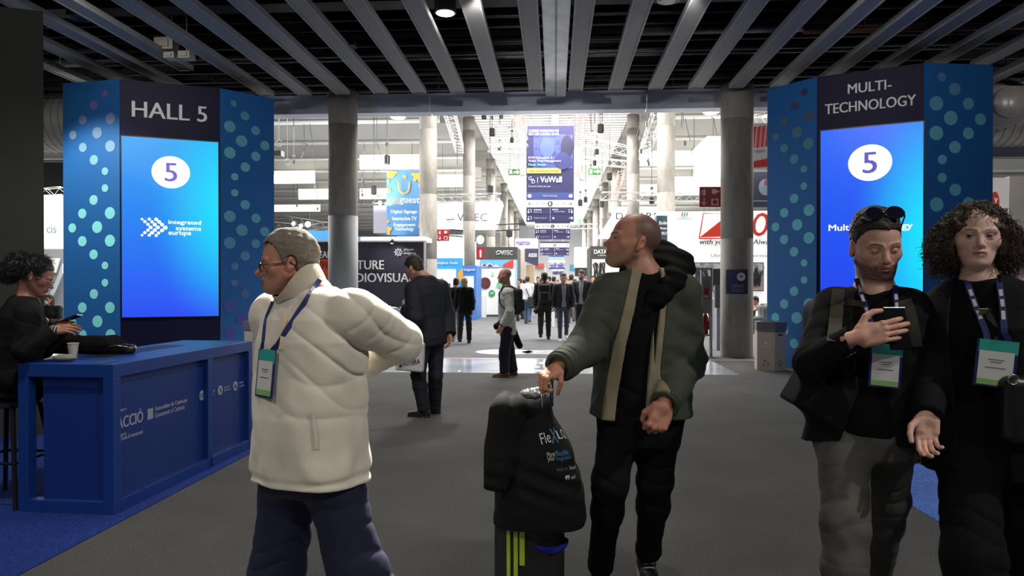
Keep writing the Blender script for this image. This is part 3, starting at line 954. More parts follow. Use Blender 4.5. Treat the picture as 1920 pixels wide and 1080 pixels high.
# spotlights and small fittings hanging on the left
wht = M('fitting_white', (.35, .33, .30), .5)
for (px, py, sx, sy_, lab) in ((312, 84, .16, .10, 'pale box fitting among the left slats'), (322, 106, .09, .05, 'small pale projector below the box fitting'), (350, 105, .10, .06, 'small pale projector beside the first one'), (655, 82, .10, .05, 'small dark fitting above the centre left slats')):
    p = at(px, py, 11.2); r = MB(); r.box(p - [sx, .1, sy_], p + [sx, .1, sy_]); r.tube([p, (p[0], p[1], 6.3)], .01, 6); r.box(p - [sx * .6, .13, sy_ * .6], p + [sx * .6, -.09, sy_ * .5]); tag(r.obj('light_fitting', wht if px < 500 else galv_d, bevel=.008), lab, 'light fitting')

# ---------------------------------------------------------------- header over the opening
hd = M('header_metal', (.50, .55, .66), .35, 0, noise=(.8, .3, (1, 1, 4)))
ZH0 = Z_(210, 15.0, 900); ZH1 = 5.62
m = MB()
for (a, b_) in ((-7.6, -2.72), (-2.70, 1.95), (1.97, 6.6)): m.box((a, 14.95, ZH0), (b_, 15.3, ZH1))
tag(m.obj('trim_1', hd, bevel=.01), kind='structure')
m = MB(); m.box((-14, 14.75, ZH1), (14, 15.35, 6.9)); tag(m.obj('wall_back', black), kind='structure')

# near left dark wall block
wl = M('olive_wall', s2l((52, 54, 50)), .8, noise=(3, .06), bump=(120, .2, .001))
c1 = at(83, 540, 6.5); zt = Z_(21, 6.5, 83)
m = MB(); m.prism([c1[:2], tuple(at(-160, 540, 6.1)[:2]), tuple(at(-160, 540, 8.4)[:2]), tuple(at(70, 540, 8.4)[:2])], 0, zt); tag(m.obj('wall_left', wl), kind='structure')

# ---------------------------------------------------------------- concrete columns
conc = bpy.data.materials.new('concrete'); conc.use_nodes = True; nt = conc.node_tree; b = nt.nodes['Principled BSDF']; L = nt.links.new
tc = nt.nodes.new('ShaderNodeTexCoord'); n1 = nt.nodes.new('ShaderNodeTexNoise'); n1.inputs['Scale'].default_value = 2.2; n1.inputs['Detail'].default_value = 8; n1.inputs['Roughness'].default_value = .65
mp = nt.nodes.new('ShaderNodeMapping'); mp.inputs['Scale'].default_value = (1, 1, .35); L(tc.outputs['Object'], mp.inputs['Vector']); L(mp.outputs[0], n1.inputs['Vector'])
cr = nt.nodes.new('ShaderNodeValToRGB'); cr.color_ramp.elements[0].position = .3; cr.color_ramp.elements[0].color = (.17, .16, .14, 1); cr.color_ramp.elements[1].position = .72; cr.color_ramp.elements[1].color = (.36, .34, .31, 1)
L(n1.outputs['Fac'], cr.inputs[0])
n3 = nt.nodes.new('ShaderNodeTexVoronoi'); n3.inputs['Scale'].default_value = 9; L(tc.outputs['Object'], n3.inputs['Vector'])
r3 = nt.nodes.new('ShaderNodeMapRange'); r3.inputs[1].default_value = .02; r3.inputs[2].default_value = .06; r3.inputs[3].default_value = .45; r3.inputs[4].default_value = 1; L(n3.outputs['Distance'], r3.inputs[0])
vm = nt.nodes.new('ShaderNodeVectorMath'); vm.operation = 'SCALE'; L(cr.outputs[0], vm.inputs[0]); L(r3.outputs[0], vm.inputs['Scale']); L(vm.outputs[0], b.inputs['Base Color'])
b.inputs['Roughness'].default_value = .8
n2 = nt.nodes.new('ShaderNodeTexNoise'); n2.inputs['Scale'].default_value = 60; L(tc.outputs['Object'], n2.inputs['Vector'])
bp = nt.nodes.new('ShaderNodeBump'); bp.inputs['Strength'].default_value = .3; bp.inputs['Distance'].default_value = .006; L(n2.outputs['Fac'], bp.inputs['Height']); L(bp.outputs[0], b.inputs['Normal'])
greyc = M('column_wrap_grey', s2l((150, 155, 158)), .6)


def column(x, y, r, z1, label, wrap=None):
    rt = empty('concrete_column', (x, y, 0), label, 'column', 'concrete columns along the aisle')
    prof = [(r + .004, 0), (r, .02)]
    z = 0
    while z < z1:
        zz = min(z + 2.4, z1); prof += [(r, zz - .012), (r - .006, zz - .008), (r - .006, zz), (r, zz + .004)]; z = zz
    m = MB(); m.lathe((x, y, 0), prof, 40); o = m.obj('shaft', conc, rt, smooth=False)
    o.data.polygons.foreach_set('use_smooth', [len(p.vertices) == 4 for p in o.data.polygons])
    if wrap:
        m = MB(); m.lathe((x, y, 0), [(r + .006, .0), (r + .006, wrap)], 40); m.obj('wrap', greyc, rt, smooth=True)
    return rt


CX0, CX1 = X_(645, 14.4), X_(1380, 14.4)
colA = column(CX0, 14.35, .30, 5.6, 'shaded concrete column left of the entrance opening', wrap=2.9)
colB = column(CX1, 14.35, .32, 5.6, 'shaded concrete column right of the opening with a wi-fi sign')
for nm, cx in (('left', CX0), ('right', CX1)):
    m = MB(); m.lathe((cx, 14.35, 5.42), [(.33, 0), (.33, .2)], 36); m.obj('collar', galv_d, colA if nm == 'left' else colB, smooth=True)
lw = [(803, 25.6, 33), (879.5, 36.7, 23), (920, 49, 17), (945, 61, 14), (958, 73, 11), (968, 85, 9)]
rw = [(1248.5, 25.6, 33), (1187, 36.7, 23), (1155, 49, 18), (1133, 61, 15), (1117, 73, 12), (1106, 85, 10), (1096, 97, 9)]
for i, (px, D, w_) in enumerate(lw):
    column(X_(px, D), D, w_ * D / F / 2, 10.3, 'lit concrete column, %s beyond the entrance on the left side of the aisle' % ORD[i])
for i, (px, D, w_) in enumerate(rw):
    column(X_(px, D), D, w_ * D / F / 2, 10.3, 'lit concrete column, %s beyond the entrance on the right side of the aisle' % ORD[i])

# ---------------------------------------------------------------- ventilation ducts behind the towers
dm = M('spiral_duct', (.36, .35, .33), .4, .6, noise=(2, .15))
for (x0, x1, z, lab) in ((-16, -6.6, Z_(228, 14.6, 100), 'wide spiral ventilation duct behind the left tower'), (6.4, 16, Z_(204, 14.2, 1890), 'wide spiral ventilation duct behind the right tower')):
    R_ = .63; rt = empty('ventilation_duct', (x0, 14.8, z), lab, 'ventilation duct')
    pts = []; n = int((x1 - x0) / .16); m = MB()
    xs = np.linspace(x0, x1, n * 2 + 1); m.tube([(x, 14.8, z) for x in xs], [R_ + (.012 if i % 2 == 0 and False else 0) for i in range(len(xs))], 40); m.obj('duct_body', dm, rt, smooth=True)
    m = MB()
    tot = int((x1 - x0) / .16) * 24
    m.tube([(x0 + (x1 - x0) * i / tot, 14.8 + (R_ + .002) * math.cos(i * 2 * math.pi / 24), z + (R_ + .002) * math.sin(i * 2 * math.pi / 24)) for i in range(tot)], .010, 4); m.obj('spiral_seam', M('duct_seam', (.16, .155, .15), .5, .5), rt)
    if x0 > 0:
        nz = X_(1888, 14.0); zz = Z_(192, 14.0, 1888)
        m = MB(); m.tube([(nz, 14.35, zz), (nz, 14.02, zz), (nz, 13.98, zz), (nz, 14.02, zz)], [.46, .44, .40, .36], 32, caps=False); m.tube([(nz, 14.0, zz), (nz, 13.92, zz), (nz, 13.96, zz), (nz, 14.2, zz)], [.30, .28, .23, .22], 32, caps=False); m.obj('nozzle', M('nozzle_grey', (.26, .25, .24), .45, .3), rt, smooth=True)
        m = MB(); m.tube([(nz, 14.05, zz), (nz, 14.06, zz)], .225, 24); m.obj('nozzle_opening', black, rt)
# ================================================================== towers with LED screens
def vcol_mat(name, rough=.5, emit=0): return M(name, (1, 1, 1), rough, attr=True, emit=emit)


def screen_mat(name, ux, uz, c_lo, c_hi, c_br, bx, bz, rad):
    """gradient shown on an LED wall; ux/uz: object-space axes -> 0..1"""
    m = bpy.data.materials.new(name); m.use_nodes = True; nt = m.node_tree; b = nt.nodes['Principled BSDF']; L = nt.links.new
    a = nt.nodes.new('ShaderNodeAttribute'); a.attribute_name = 'col'; sp = nt.nodes.new('ShaderNodeSeparateXYZ'); L(a.outputs['Vector'], sp.inputs[0])
    r = nt.nodes.new('ShaderNodeValToRGB'); e = r.color_ramp.elements; e[0].color = (*c_lo, 1); e[1].color = (*c_hi, 1); e[1].position = .95; L(sp.outputs['Y'], r.inputs[0])
    vm = nt.nodes.new('ShaderNodeVectorMath'); vm.operation = 'SUBTRACT'; L(a.outputs['Vector'], vm.inputs[0]); vm.inputs[1].default_value = (bx, bz, 0)
    vs = nt.nodes.new('ShaderNodeVectorMath'); vs.operation = 'MULTIPLY'; L(vm.outputs[0], vs.inputs[0]); vs.inputs[1].default_value = (1, rad[1], 0)
    ln = nt.nodes.new('ShaderNodeVectorMath'); ln.operation = 'LENGTH'; L(vs.outputs[0], ln.inputs[0])
    mr = nt.nodes.new('ShaderNodeMapRange'); mr.interpolation_type = 'SMOOTHSTEP'; mr.inputs[1].default_value = 0; mr.inputs[2].default_value = rad[0]; mr.inputs[3].default_value = 1; mr.inputs[4].default_value = 0; L(ln.outputs['Value'], mr.inputs[0])
    mx = nt.nodes.new('ShaderNodeMixRGB'); L(mr.outputs[0], mx.inputs[0]); L(r.outputs[0], mx.inputs[1]); mx.inputs[2].default_value = (*c_br, 1)
    b.inputs['Base Color'].default_value = (.01, .01, .01, 1); L(mx.outputs[0], b.inputs['Emission Color']); b.inputs['Emission Strength'].default_value = 1.0; b.inputs['Roughness'].default_value = .4
    return m


ZT = 5.0
def tcorner(px, py):
    D = (ZT - CAMZ) * F / (532 - py); return at(px, py, D * 1.0)


def tower(label, corners, dots, scr, title, scrmat, five, extra, base_z=0):
    P = [atz(px, py, ZT)[:2] for px, py in corners]
    ctr = np.mean(P, 0)
    sg = -1 if ctr[0] < 0 else 1
    back = [P[3] + np.array([-.55 if sg < 0 else .15, .75]), P[0] + np.array([-.15 if sg < 0 else .55, .75])]
    rt = empty('display_tower', (ctr[0], ctr[1], 0), label, 'display tower')
    blue = RGB('tower_blue', 36, 104, 172, rough=.45); navy = RGB('tower_navy', 26, 24, 58, rough=.55, spec=.2)
    m = MB(); m.prism([p for p in P] + back, 0, ZT); m.obj('core', navy, rt)
    faces = []
    for i in range(3):
        a, b_ = P[i], P[i + 1]; n = np.array([(b_ - a)[1], -(b_ - a)[0]]); n = n / np.linalg.norm(n)
        faces.append((np.array([*a, 0]), np.array([*b_, 0]), np.array([*n, 0])))
    for i in (0, 2):
        a, b_, n = faces[i]
        m = MB(); m.slab([a + n * .003, b_ + n * .003, b_ + n * .003 + [0, 0, ZT], a + n * .003 + [0, 0, ZT]], n, .012)
        pn = m.obj('side_panel', blue, rt)
        d = MB(); cols = []
        u = unit(b_ - a)
        for (px, py, r) in dots[0 if i == 0 else 1]:
            c = onplane(px, py, a + n * .016, n)
            D = np.dot(c - a, n) * 0 + c[1]
            rr = r * D / F * .97
            nb = len(d.v); d.disc(c, u, (0, 0, 1), rr, .004, 32); cols.append((nb, len(d.v), px, py))
        o = d.obj('dot_pattern', vcol_mat('dot_print', .4, emit=0), pn)
        C = np.zeros((len(d.v), 3))
        for (s, e, px, py) in cols:
            t = np.clip((py - 170) / 470, 0, 1)
            C[s:e] = dotcol(px, py)
        set_col(o, C)
    a, b_, n = faces[1]; u = unit(b_ - a)
    # screen
    q = [onplane(px, py, a + n * .02, n) for px, py in scr]
    z0 = q[0][2]; z1 = q[3][2]; pa = np.array([q[0][0], q[0][1], z0]); pb = np.array([q[1][0], q[1][1], z0])
    m = MB(); m.slab([pa - u * .02 - [0, 0, .02], pb + u * .02 - [0, 0, .02], pb + u * .02 + [0, 0, z1 - z0 + .02], pa - u * .02 + [0, 0, z1 - z0 + .02]], n, -.02 + .012); m.obj('bezel', M('bezel_black', (.012, .012, .02), .4), rt)
    N = 12; vs = []; uv = []; fs = []
    for j in range(N + 1):
        for i in range(N + 1):
            vs.append(pa + (pb - pa) * i / N + np.array([0, 0, (z1 - z0) * j / N]) + n * .002); uv.append((i / N, j / N, 0))
    for j in range(N):
        for i in range(N): k = j * (N + 1) + i; fs.append((k, k + 1, k + N + 2, k + N + 1))
    so = mobj('screen', vs, fs, scrmat, rt); set_col(so, np.array(uv))
    # circle with the 5
    W = M('screen_white', (1, 1, 1), .5, emit=1.05); pu = M('screen_purple', s2l((88, 82, 178)), .5, emit=1)
    c = onplane(five[0], five[1], pa + n * .003, n); R_ = five[2] * c[1] / F
    m = MB(); m.disc(c, u, (0, 0, 1), R_ * five[3], .002, 48, R_); m.obj('screen_disc', W, so)
    h = R_ * 1.16; p0 = c - u * R_ * .31 * five[3] - np.array([0, 0, h / 2]); text('5', p0, p0 + u * R_ * .62 * five[3], h, pu, so, bold=.03, lift=.005)
    tm = M('title_white', (.85, .85, .87), .5)
    for (body, x0, x1, yb, hp) in title:
        p0 = onplane(x0, yb, a + n * .012, n); p1 = onplane(x1, yb, a + n * .012, n); p1[2] = p0[2]
        text(body, p0, p1, hp * p0[1] / F, tm, rt, bold=.030, lift=.012, thick=.012)
    for (body, x0, x1, yb, hp, bd) in extra:
        p0 = onplane(x0, yb, pa + n * .003, n); p1 = onplane(x1, yb, pa + n * .003, n); p1[2] = p0[2]
        text(body, p0, p1, hp * p0[1] / F, W, so, bold=bd, lift=.004, thick=.002)
    return rt, so, pa, n, u, W


def dotcol(px, py):
    # printed dots: plum at the top, turquoise towards the foot (mirrored on the far sides)
    if px < 960:
        t = np.clip((py - 190) / 260, 0, 1); top = np.array(s2l((110, 100, 165))); bot = np.array(s2l((150, 255, 255)))
        if px > 400:
            t = np.clip(1 - abs(py - 330) / 260, 0, 1); top = np.array(s2l((80, 80, 165))); bot = np.array(s2l((110, 205, 220)))
            if py < 230: top = np.array(s2l((50, 90, 130)))
    else:
        if px < 1540: t = np.clip((py - 190) / 210, 0, 1); top = np.array(s2l((70, 66, 105))); bot = np.array(s2l((110, 200, 222)))
        else: t = np.clip((py - 120) / 120, 0, 1); top = np.array(s2l((95, 110, 170))); bot = np.array(s2l((110, 200, 218)))
    return top * (1 - t) + bot * t


k = 1.929
dl = [(380,108,14),(340,150,18),(400,197,22),(299,202,18),(264,257,17),(352,249,22),(399,297,22),(300,302,18),(340,347,19),(380,388,15),(380,449,15),(339,492,19),(398,539,23),(298,541,19),(262,593,18),(352,590,23),(398,639,23),(298,641,20),(339,689,19),(380,729,15),(380,791,15),(340,832,19),(398,881,22),(298,881,20),(353,931,23),(262,936,18),(298,980,20),(400,980,22),(340,1026,19),(380,1068,15)]
dr = [(845,143,12),(886,188,17),(831,226,22),(924,241,17),(874,279,22),(958,295,18),(831,321,22),(925,334,18),(887,373,18),(849,408,14),(849,466,14),(887,509,18),(831,551,22),(926,558,18),(875,601,22),(957,606,18),(831,647,22),(925,650,17),(887,694,18),(849,732,14),(849,792,14),(886,831,17),(831,877,22),(925,875,17),(875,922,22),(957,922,17),(831,972,22),(925,970,17),(887,1012,18)]
dl = [(x / k, 120 + y / k, r / k) for x, y, r in dl]; dr = [(x / k, 120 + y / k, r / k) for x, y, r in dr]
s1 = screen_mat('screen_left', 0, 0, s2l((44, 78, 245)), s2l((20, 155, 240)), s2l((0, 225, 255)), 1.14, .62, (.92, 1.2))
rt, so, pa, n, u, W = tower('left display tower lettered HALL 5 with blue dotted sides and glowing screen', [(119, 157), (225, 148.5), (412, 165.6), (513, 185)], (dl, dr),
    [(229, 595), (410, 595), (410, 265), (229, 255)], [('HALL 5', 248, 388, 219, 31)], s1, (320.5, 323, 31, 1.08), [('integrated', 316, 377, 422, 10, .02), ('systems', 330, 377, 434, 9, .02), ('europe', 316, 358, 443, 9, .02)])
m = MB()
for (px, py, r) in [(514,561,4),(540,561,5),(565,562,6),(524,570,5),(550,571,5),(576,571,6),(535,580,5),(560,581,6),(586,581,6),(545,591,6),(571,591,6),(598,592,7),(535,601,5),(560,601,6),(586,602,6),(524,610,5),(550,610,6),(574,611,5),(514,619,4),(540,619,5),(565,620,5)]:
    m.disc(onplane(px / k, 120 + py / k, pa + n * .003, n), u, (0, 0, 1), r * 1.05 / k * 12.2 / F, .002, 12)
m.obj('screen_logo', W, so)
dl = [(216,145,14),(179,196,17),(141,256,17),(232,236,22),(110,314,15),(190,296,22),(141,356,17),(232,338,22),(178,397,18),(215,434,14),(215,498,14),(178,545,18),(141,598,18),(234,588,22),(108,651,17),(190,643,22),(141,698,18),(234,692,22),(178,744,18),(216,786,14),(216,850,14),(178,892,18),(141,940,18),(234,940,22),(108,990,17),(188,992,22),(141,1040,18),(234,1040,22),(178,1088,18),(216,1130,14)]
dr = [(731,89,17),(780,134,23),(711,188,27),(831,189,22),(765,243,27),(876,248,22),(711,299,27),(831,300,22),(781,352,23),(733,398,18),(733,466,18),(782,512,23),(712,567,27),(832,562,23),(765,620,27),(878,620,21),(711,675,27),(831,672,22),(781,725,23),(733,772,18),(733,840,18),(781,887,23),(711,941,27),(831,941,22),(765,996,27)]
k2 = 2.0
dl = [(1400 + x / k2, 100 + y / k2, r / k2) for x, y, r in dl]; dr = [(1400 + x / k2, 100 + y / k2, r / k2) for x, y, r in dr]
s2 = screen_mat('screen_right', 0, 0, s2l((36, 62, 238)), s2l((28, 98, 245)), s2l((24, 232, 255)), 1.12, .42, (.85, 1.05))
rt, so, pa, n, u, W = tower('right display tower lettered MULTI-TECHNOLOGY with blue dotted sides and glowing screen', [(1440, 168.5), (1532.5, 144), (1732.5, 118), (1861, 122.5)], (dl, dr),
    [(1538, 622), (1730, 622), (1730, 230), (1538, 246)], [('MULTI-', 1590, 1671, 176.5, 17.5), ('TECHNOLOGY', 1547, 1717, 215, 18.5)], s2, (1631, 305, 33, 1.08), [('Multi-Technology', 1554, 1711, 437, 15, .025)])

# ================================================================== the blue counter
dblue = RGB('counter_blue', 26, 64, 142, rough=.38, noise=(2, .05)); dblue2 = RGB('counter_panel_blue', 24, 56, 132, rough=.45, noise=(3, .05))
c0 = atz(213, 966, .006); c1 = atz(474, 838, .006); H = .965
u = unit(c1 - c0); v = np.array([-u[1], u[0], 0]); 
if v[0] > 0: v = -v
Lg = np.linalg.norm(c1 - c0); Wd = .66
rt = empty('reception_counter', (*c0[:2], 0), 'blue reception counter with white partner lettering on its front', 'counter')
def Pt(a, b_, z): return c0 * [1, 1, 0] + u * a + v * b_ + np.array([0, 0, z])
def bxu(m, a0, a1, b0, b1, z0, z1):
    P = [Pt(a0, b0, z0), Pt(a1, b0, z0), Pt(a1, b1, z0), Pt(a0, b1, z0)]
    m.slab(P, (0, 0, 1), z1 - z0)
m = MB(); bxu(m, -.0, Lg + .0, .0, Wd, H - .085, H); m.obj('worktop', dblue, rt, bevel=.003)
for a, b_ in ((0, 0), (Lg * .60, 0), (Lg - .07, 0), (0, Wd - .07), (Lg - .07, Wd - .07)):
    m = MB(); bxu(m, a, a + .07, b_, b_ + .07, .0, H - .085); m.obj('post', dblue, rt, bevel=.002)
m = MB(); bxu(m, .07, Lg - .07, .0, .07, .0, .085); m.obj('bottom_rail', dblue, rt, bevel=.002)
m = MB(); bxu(m, .0, .07, .07, Wd - .07, .0, .085); m.obj('bottom_rail', dblue, rt, bevel=.002)
m = MB(); bxu(m, .07, Lg * .6, .045, .065, .085, H - .085); m.obj('front_panel', dblue2, rt)
m = MB(); bxu(m, Lg * .6 + .07, Lg - .07, .045, .065, .085, H - .085); m.obj('front_panel', dblue2, rt)
m = MB(); bxu(m, .035, .055, .07, Wd - .15, .085, H - .16); m.obj('end_panel', dblue2, rt)
m = MB(); bxu(m, .03, .06, .07, Wd - .15, H - .16, H - .085); m.obj('end_rail', dblue2, rt)
m = MB(); bxu(m, Lg - .055, Lg - .035, .07, Wd - .15, .085, H - .085); m.obj('end_panel', dblue2, rt)
m = MB(); bxu(m, .4, Lg - .5, .35, .55, H + .0005, H + .0020); m.obj('cable_slot', M('slot_dark', (.01, .012, .03), .5), rt)
fn = -v; p0f = Pt(0, .045, 0)
dw = M('counter_lettering', s2l((178, 184, 205)), .6)
def dtext(body, x0, y0, x1, y1, h, bold=0, mt=None):
    a = onplane(x0, y0, p0f, fn); b_ = onplane(x1, y1, p0f, fn); b_[2] = a[2] = (a[2] + b_[2]) / 2
    text(body, a, b_, h * a[1] / F, mt or dw, rt, bold=bold, lift=.003, thick=.002)
s3 = 6.0
g_ = lambda x, y: (200 + x / s3, 680 + y / s3)
dtext('ACCIÓ', *g_(114, 742), *g_(404, 676), 29, .03)
dtext('years', *g_(132, 570), *g_(218, 545), 7, 0)
dtext('Catalonia', *g_(114, 838), *g_(215, 812), 6, .01)
dtext('Trade & Investment', *g_(150, 868), *g_(405, 805), 8, .01)
dtext('Generalitat de Catalunya', *g_(538, 548), *g_(902, 462), 11, .015)
dtext('Government of Catalonia', *g_(538, 612), *g_(872, 530), 10, 0)
m = MB(); a = onplane(*g_(458, 645), p0f, fn); b_ = onplane(*g_(522, 630), p0f, fn); hh = 21 * a[1] / F
for kx in range(5):
    q0 = a + (b_ - a) * (kx / 5 + .0); q1 = a + (b_ - a) * (kx / 5 + .15); q0[2] = q1[2] = a[2]
    m.slab([q0 + fn * .001, q1 + fn * .001, q1 + fn * .001 + [0, 0, hh], q0 + fn * .001 + [0, 0, hh]], fn, .002)
m.obj('emblem', dw, rt)
for i, (x, y, r) in enumerate(((1070, 367, 10), (1275, 310, 9.5), (1446, 262, 9.5))):
    c = onplane(*g_(x, y), p0f, fn); m = MB(); m.disc(c + fn * .001, u, (0, 0, 1), r * c[1] / F * (.95), .002, 30)
    ic = m.obj('icon', dw, rt)
    nv = MATS['counter_panel_blue']
    if i == 0:
        m = MB(); rr = r * c[1] / F
        for dz in (-.22, .22): m.slab([c + fn * .004 + u * rr * a_ + np.array([0, 0, rr * (dz + e_)]) for a_, e_ in ((-1, -.06), (1, -.06), (1, .06), (-1, .06))], fn, .001)
        m.obj('icon_detail', nv, ic)
    else:
        rr = r * c[1] / F; p = c - u * rr * .5 - np.array([0, 0, rr * .5]); text('X' if i == 1 else 'in', p, p + u * rr, rr, nv, ic, bold=.02, lift=.005, thick=.001)
dtext('www.catalonia.com', *g_(1115, 350), *g_(1215, 318), 4); dtext('catalonia.com', *g_(1120, 390), *g_(1200, 360), 4)
dtext('@Barcelona_cat', *g_(1318, 298), *g_(1382, 272), 4); dtext('@Catalonia_TI', *g_(1318, 330), *g_(1392, 300), 4)
dtext('Catalonia', *g_(1488, 240), *g_(1535, 224), 4); dtext('Trade & Investment', *g_(1488, 280), *g_(1582, 250), 4)

# things on the counter
ct = H + .001
def on_counter(px, py): return atz(px, py, ct)
p = on_counter(137, 667); m = MB(); m.lathe(p, [(.024, 0), (.026, .002), (.036, .085), (.038, .088), (.038, .091), (.034, .091), (.0335, .086), (.0245, .006)], 28)
tag(m.obj('paper_cup', M('cup_white', (.62, .59, .55), .6), smooth=False), 'white paper cup standing on the blue counter', 'cup')
p = on_counter(122, 677); f = lambda P: ell(P, p + np.array([0, .0, .022]), (.075, .05, .024)) + .002 * wob(P, 40, 1)
tag(sdf_obj('folded_cloth', lambda P: np.maximum(f(P), ct + .001 - P[:, 2]), p - .12, p + .12, .004, RGB('cloth_grey', 128, 134, 122, rough=.9)), 'pale grey-green folded pouch lying by the paper cup', 'pouch')
cc = on_counter(112, 668) + np.array([0, .26, 0])
def fcoat(P):
    q = P - cc; w_ = .0
    d = rbox(q, (0, 0, .045), (.27, .14, .055), .05); d = su(d, rbox(q, (.08, .02, .075), (.14, .12, .045), .04), .04); d = su(d, rbox(q, (-.2, .0, .09), (.12, .12, .06), .05), .05)
    d = d + .010 * wob(P, 24, 3) + .005 * wob(P, 70, 4); return np.maximum(d, ct + .001 - P[:, 2])
tag(sdf_obj('folded_coat', fcoat, cc - [.5, .35, .02], cc + [.5, .35, .3], .006, M('coat_black_plush', (.005, .005, .006), .95, spec=.1, bump=(90, .8, .006))), 'black plush coat bundled on the counter behind the cup', 'coat')
pb = on_counter(225, 663)
def fbag2(P):
    q = P - pb; d = rbox(q, (0, 0, .034), (.105, .055, .034), .028); d = su(d, cap(q, (.03, 0, .04), (.10, -.01, .035), .033, .026), .02)
    return np.maximum(d + .004 * wob(P, 45, 2), ct + .001 - P[:, 2])
hb = tag(sdf_obj('handbag', fbag2, pb - .18, pb + .18, .0045, M('bag_leather', (.010, .010, .011), .3)), 'small black leather handbag lying on the blue counter', 'handbag')
m = MB(); m.tube([pb + np.array([-.10, -.05, .03]), pb + np.array([-.09, -.062, .05]), pb + np.array([.0, -.06, .066]), pb + np.array([.09, -.05, .055])], .004, 6); m.obj('zip', M('silver', (.4, .4, .4), .3, 1), hb, smooth=True)
a = on_counter(175, 680); m = MB(); m.slab([on_counter(x, y) for x, y in ((172, 679), (186, 683), (222, 677), (208, 673))], (0, 0, 1), .0015)
tag(m.obj('leaflet', M('leaflet_dark', (.05, .07, .15), .3)), 'small dark leaflet lying flat near the counter edge', 'leaflet')

# ================================================================== recycling bins (cardboard)
def bin_(px0, px1, pym, pyb, D, label, full=True):
    x0 = X_(px0, D); x1 = X_(px1, D); xm = X_(pym, D); y0 = D; zt = 1.0
    P = [(x0, y0 + .16), (xm, y0), (x1, y0 + .18), (x1 - (xm - x0) * .4, y0 + .48), (x0 + .05, y0 + .50)]
    r = empty('recycling_bin', (xm, y0, 0), label, 'recycling bin')
    m = MB(); m.prism(P, .0, .68); m.obj('body', M('bin_card', s2l((176, 166, 152)), .7), r)
    P2 = [(a + (a - xm) * .05, b_ - .02) for a, b_ in P]
    m = MB(); m.prism(P2, .68, .83); m.obj('lid', M('bin_lid', s2l((98, 98, 106)), .6), r)
    ctr = np.mean(P2, 0); P3 = [(ctr[0] + (a - ctr[0]) * .62, ctr[1] + (b_ - ctr[1]) * .62) for a, b_ in P2]
    m = MB(); m.prism(P3, .831, .836); m.obj('opening', black, r)
    return r, P
D = 11.95; r, P = bin_(1425, 1480, 1453, 0, D, 'beige cardboard recycling bin with grey lid beside the right tower')
dk = M('print_dark', (.04, .04, .05), .6)
for i in (0, 1):
    a = np.array([*P[i], 0]); b_ = np.array([*P[i + 1], 0]); uu = unit(b_ - a); nn = np.cross(uu, (0, 0, 1)); L_ = np.linalg.norm(b_ - a)
    m = MB(); c = a + uu * L_ * .5 + np.array([0, 0, .13])
    for kk in range(3):
        an = math.pi / 2 + kk * 2 * math.pi / 3; q0 = c + .05 * (math.cos(an) * uu + math.sin(an) * np.array([0, 0, 1])); an2 = an + 1.5; q1 = c + .05 * (math.cos(an2) * uu + math.sin(an2) * np.array([0, 0, 1]))
        m.tube([q0 + nn * .004, q0 * .35 + q1 * .65 + nn * .004], [.007, .004], 5)
    m.obj('recycling_mark', dk, r)
    if i == 1: m = MB(); c = a + uu * L_ * .5 + np.array([0, 0, .61]); m.slab([c + uu * x + np.array([0, 0, z]) + nn * .001 for x, z in ((-.06, -.015), (.06, -.015), (.06, .015), (-.06, .015))], nn, .002); m.obj('hand_slot', dk, r)
    else: c = a + uu * L_ * .25 + np.array([0, 0, .40]); text('Go Ambar', c, c + uu * L_ * .5, .035, M('print_pale', (.75, .74, .7), .6), r, lift=.003, thick=.002); m = MB(); m.disc(c + uu * L_ * .25 + np.array([0, 0, .07]) + nn * .001, uu, (0, 0, 1), .02, .002, 12); m.obj('logo', MATS['print_pale'], r)
bin_(450, 505, 474, 0, 11.6, 'cardboard recycling bin beside the left tower behind the counter')

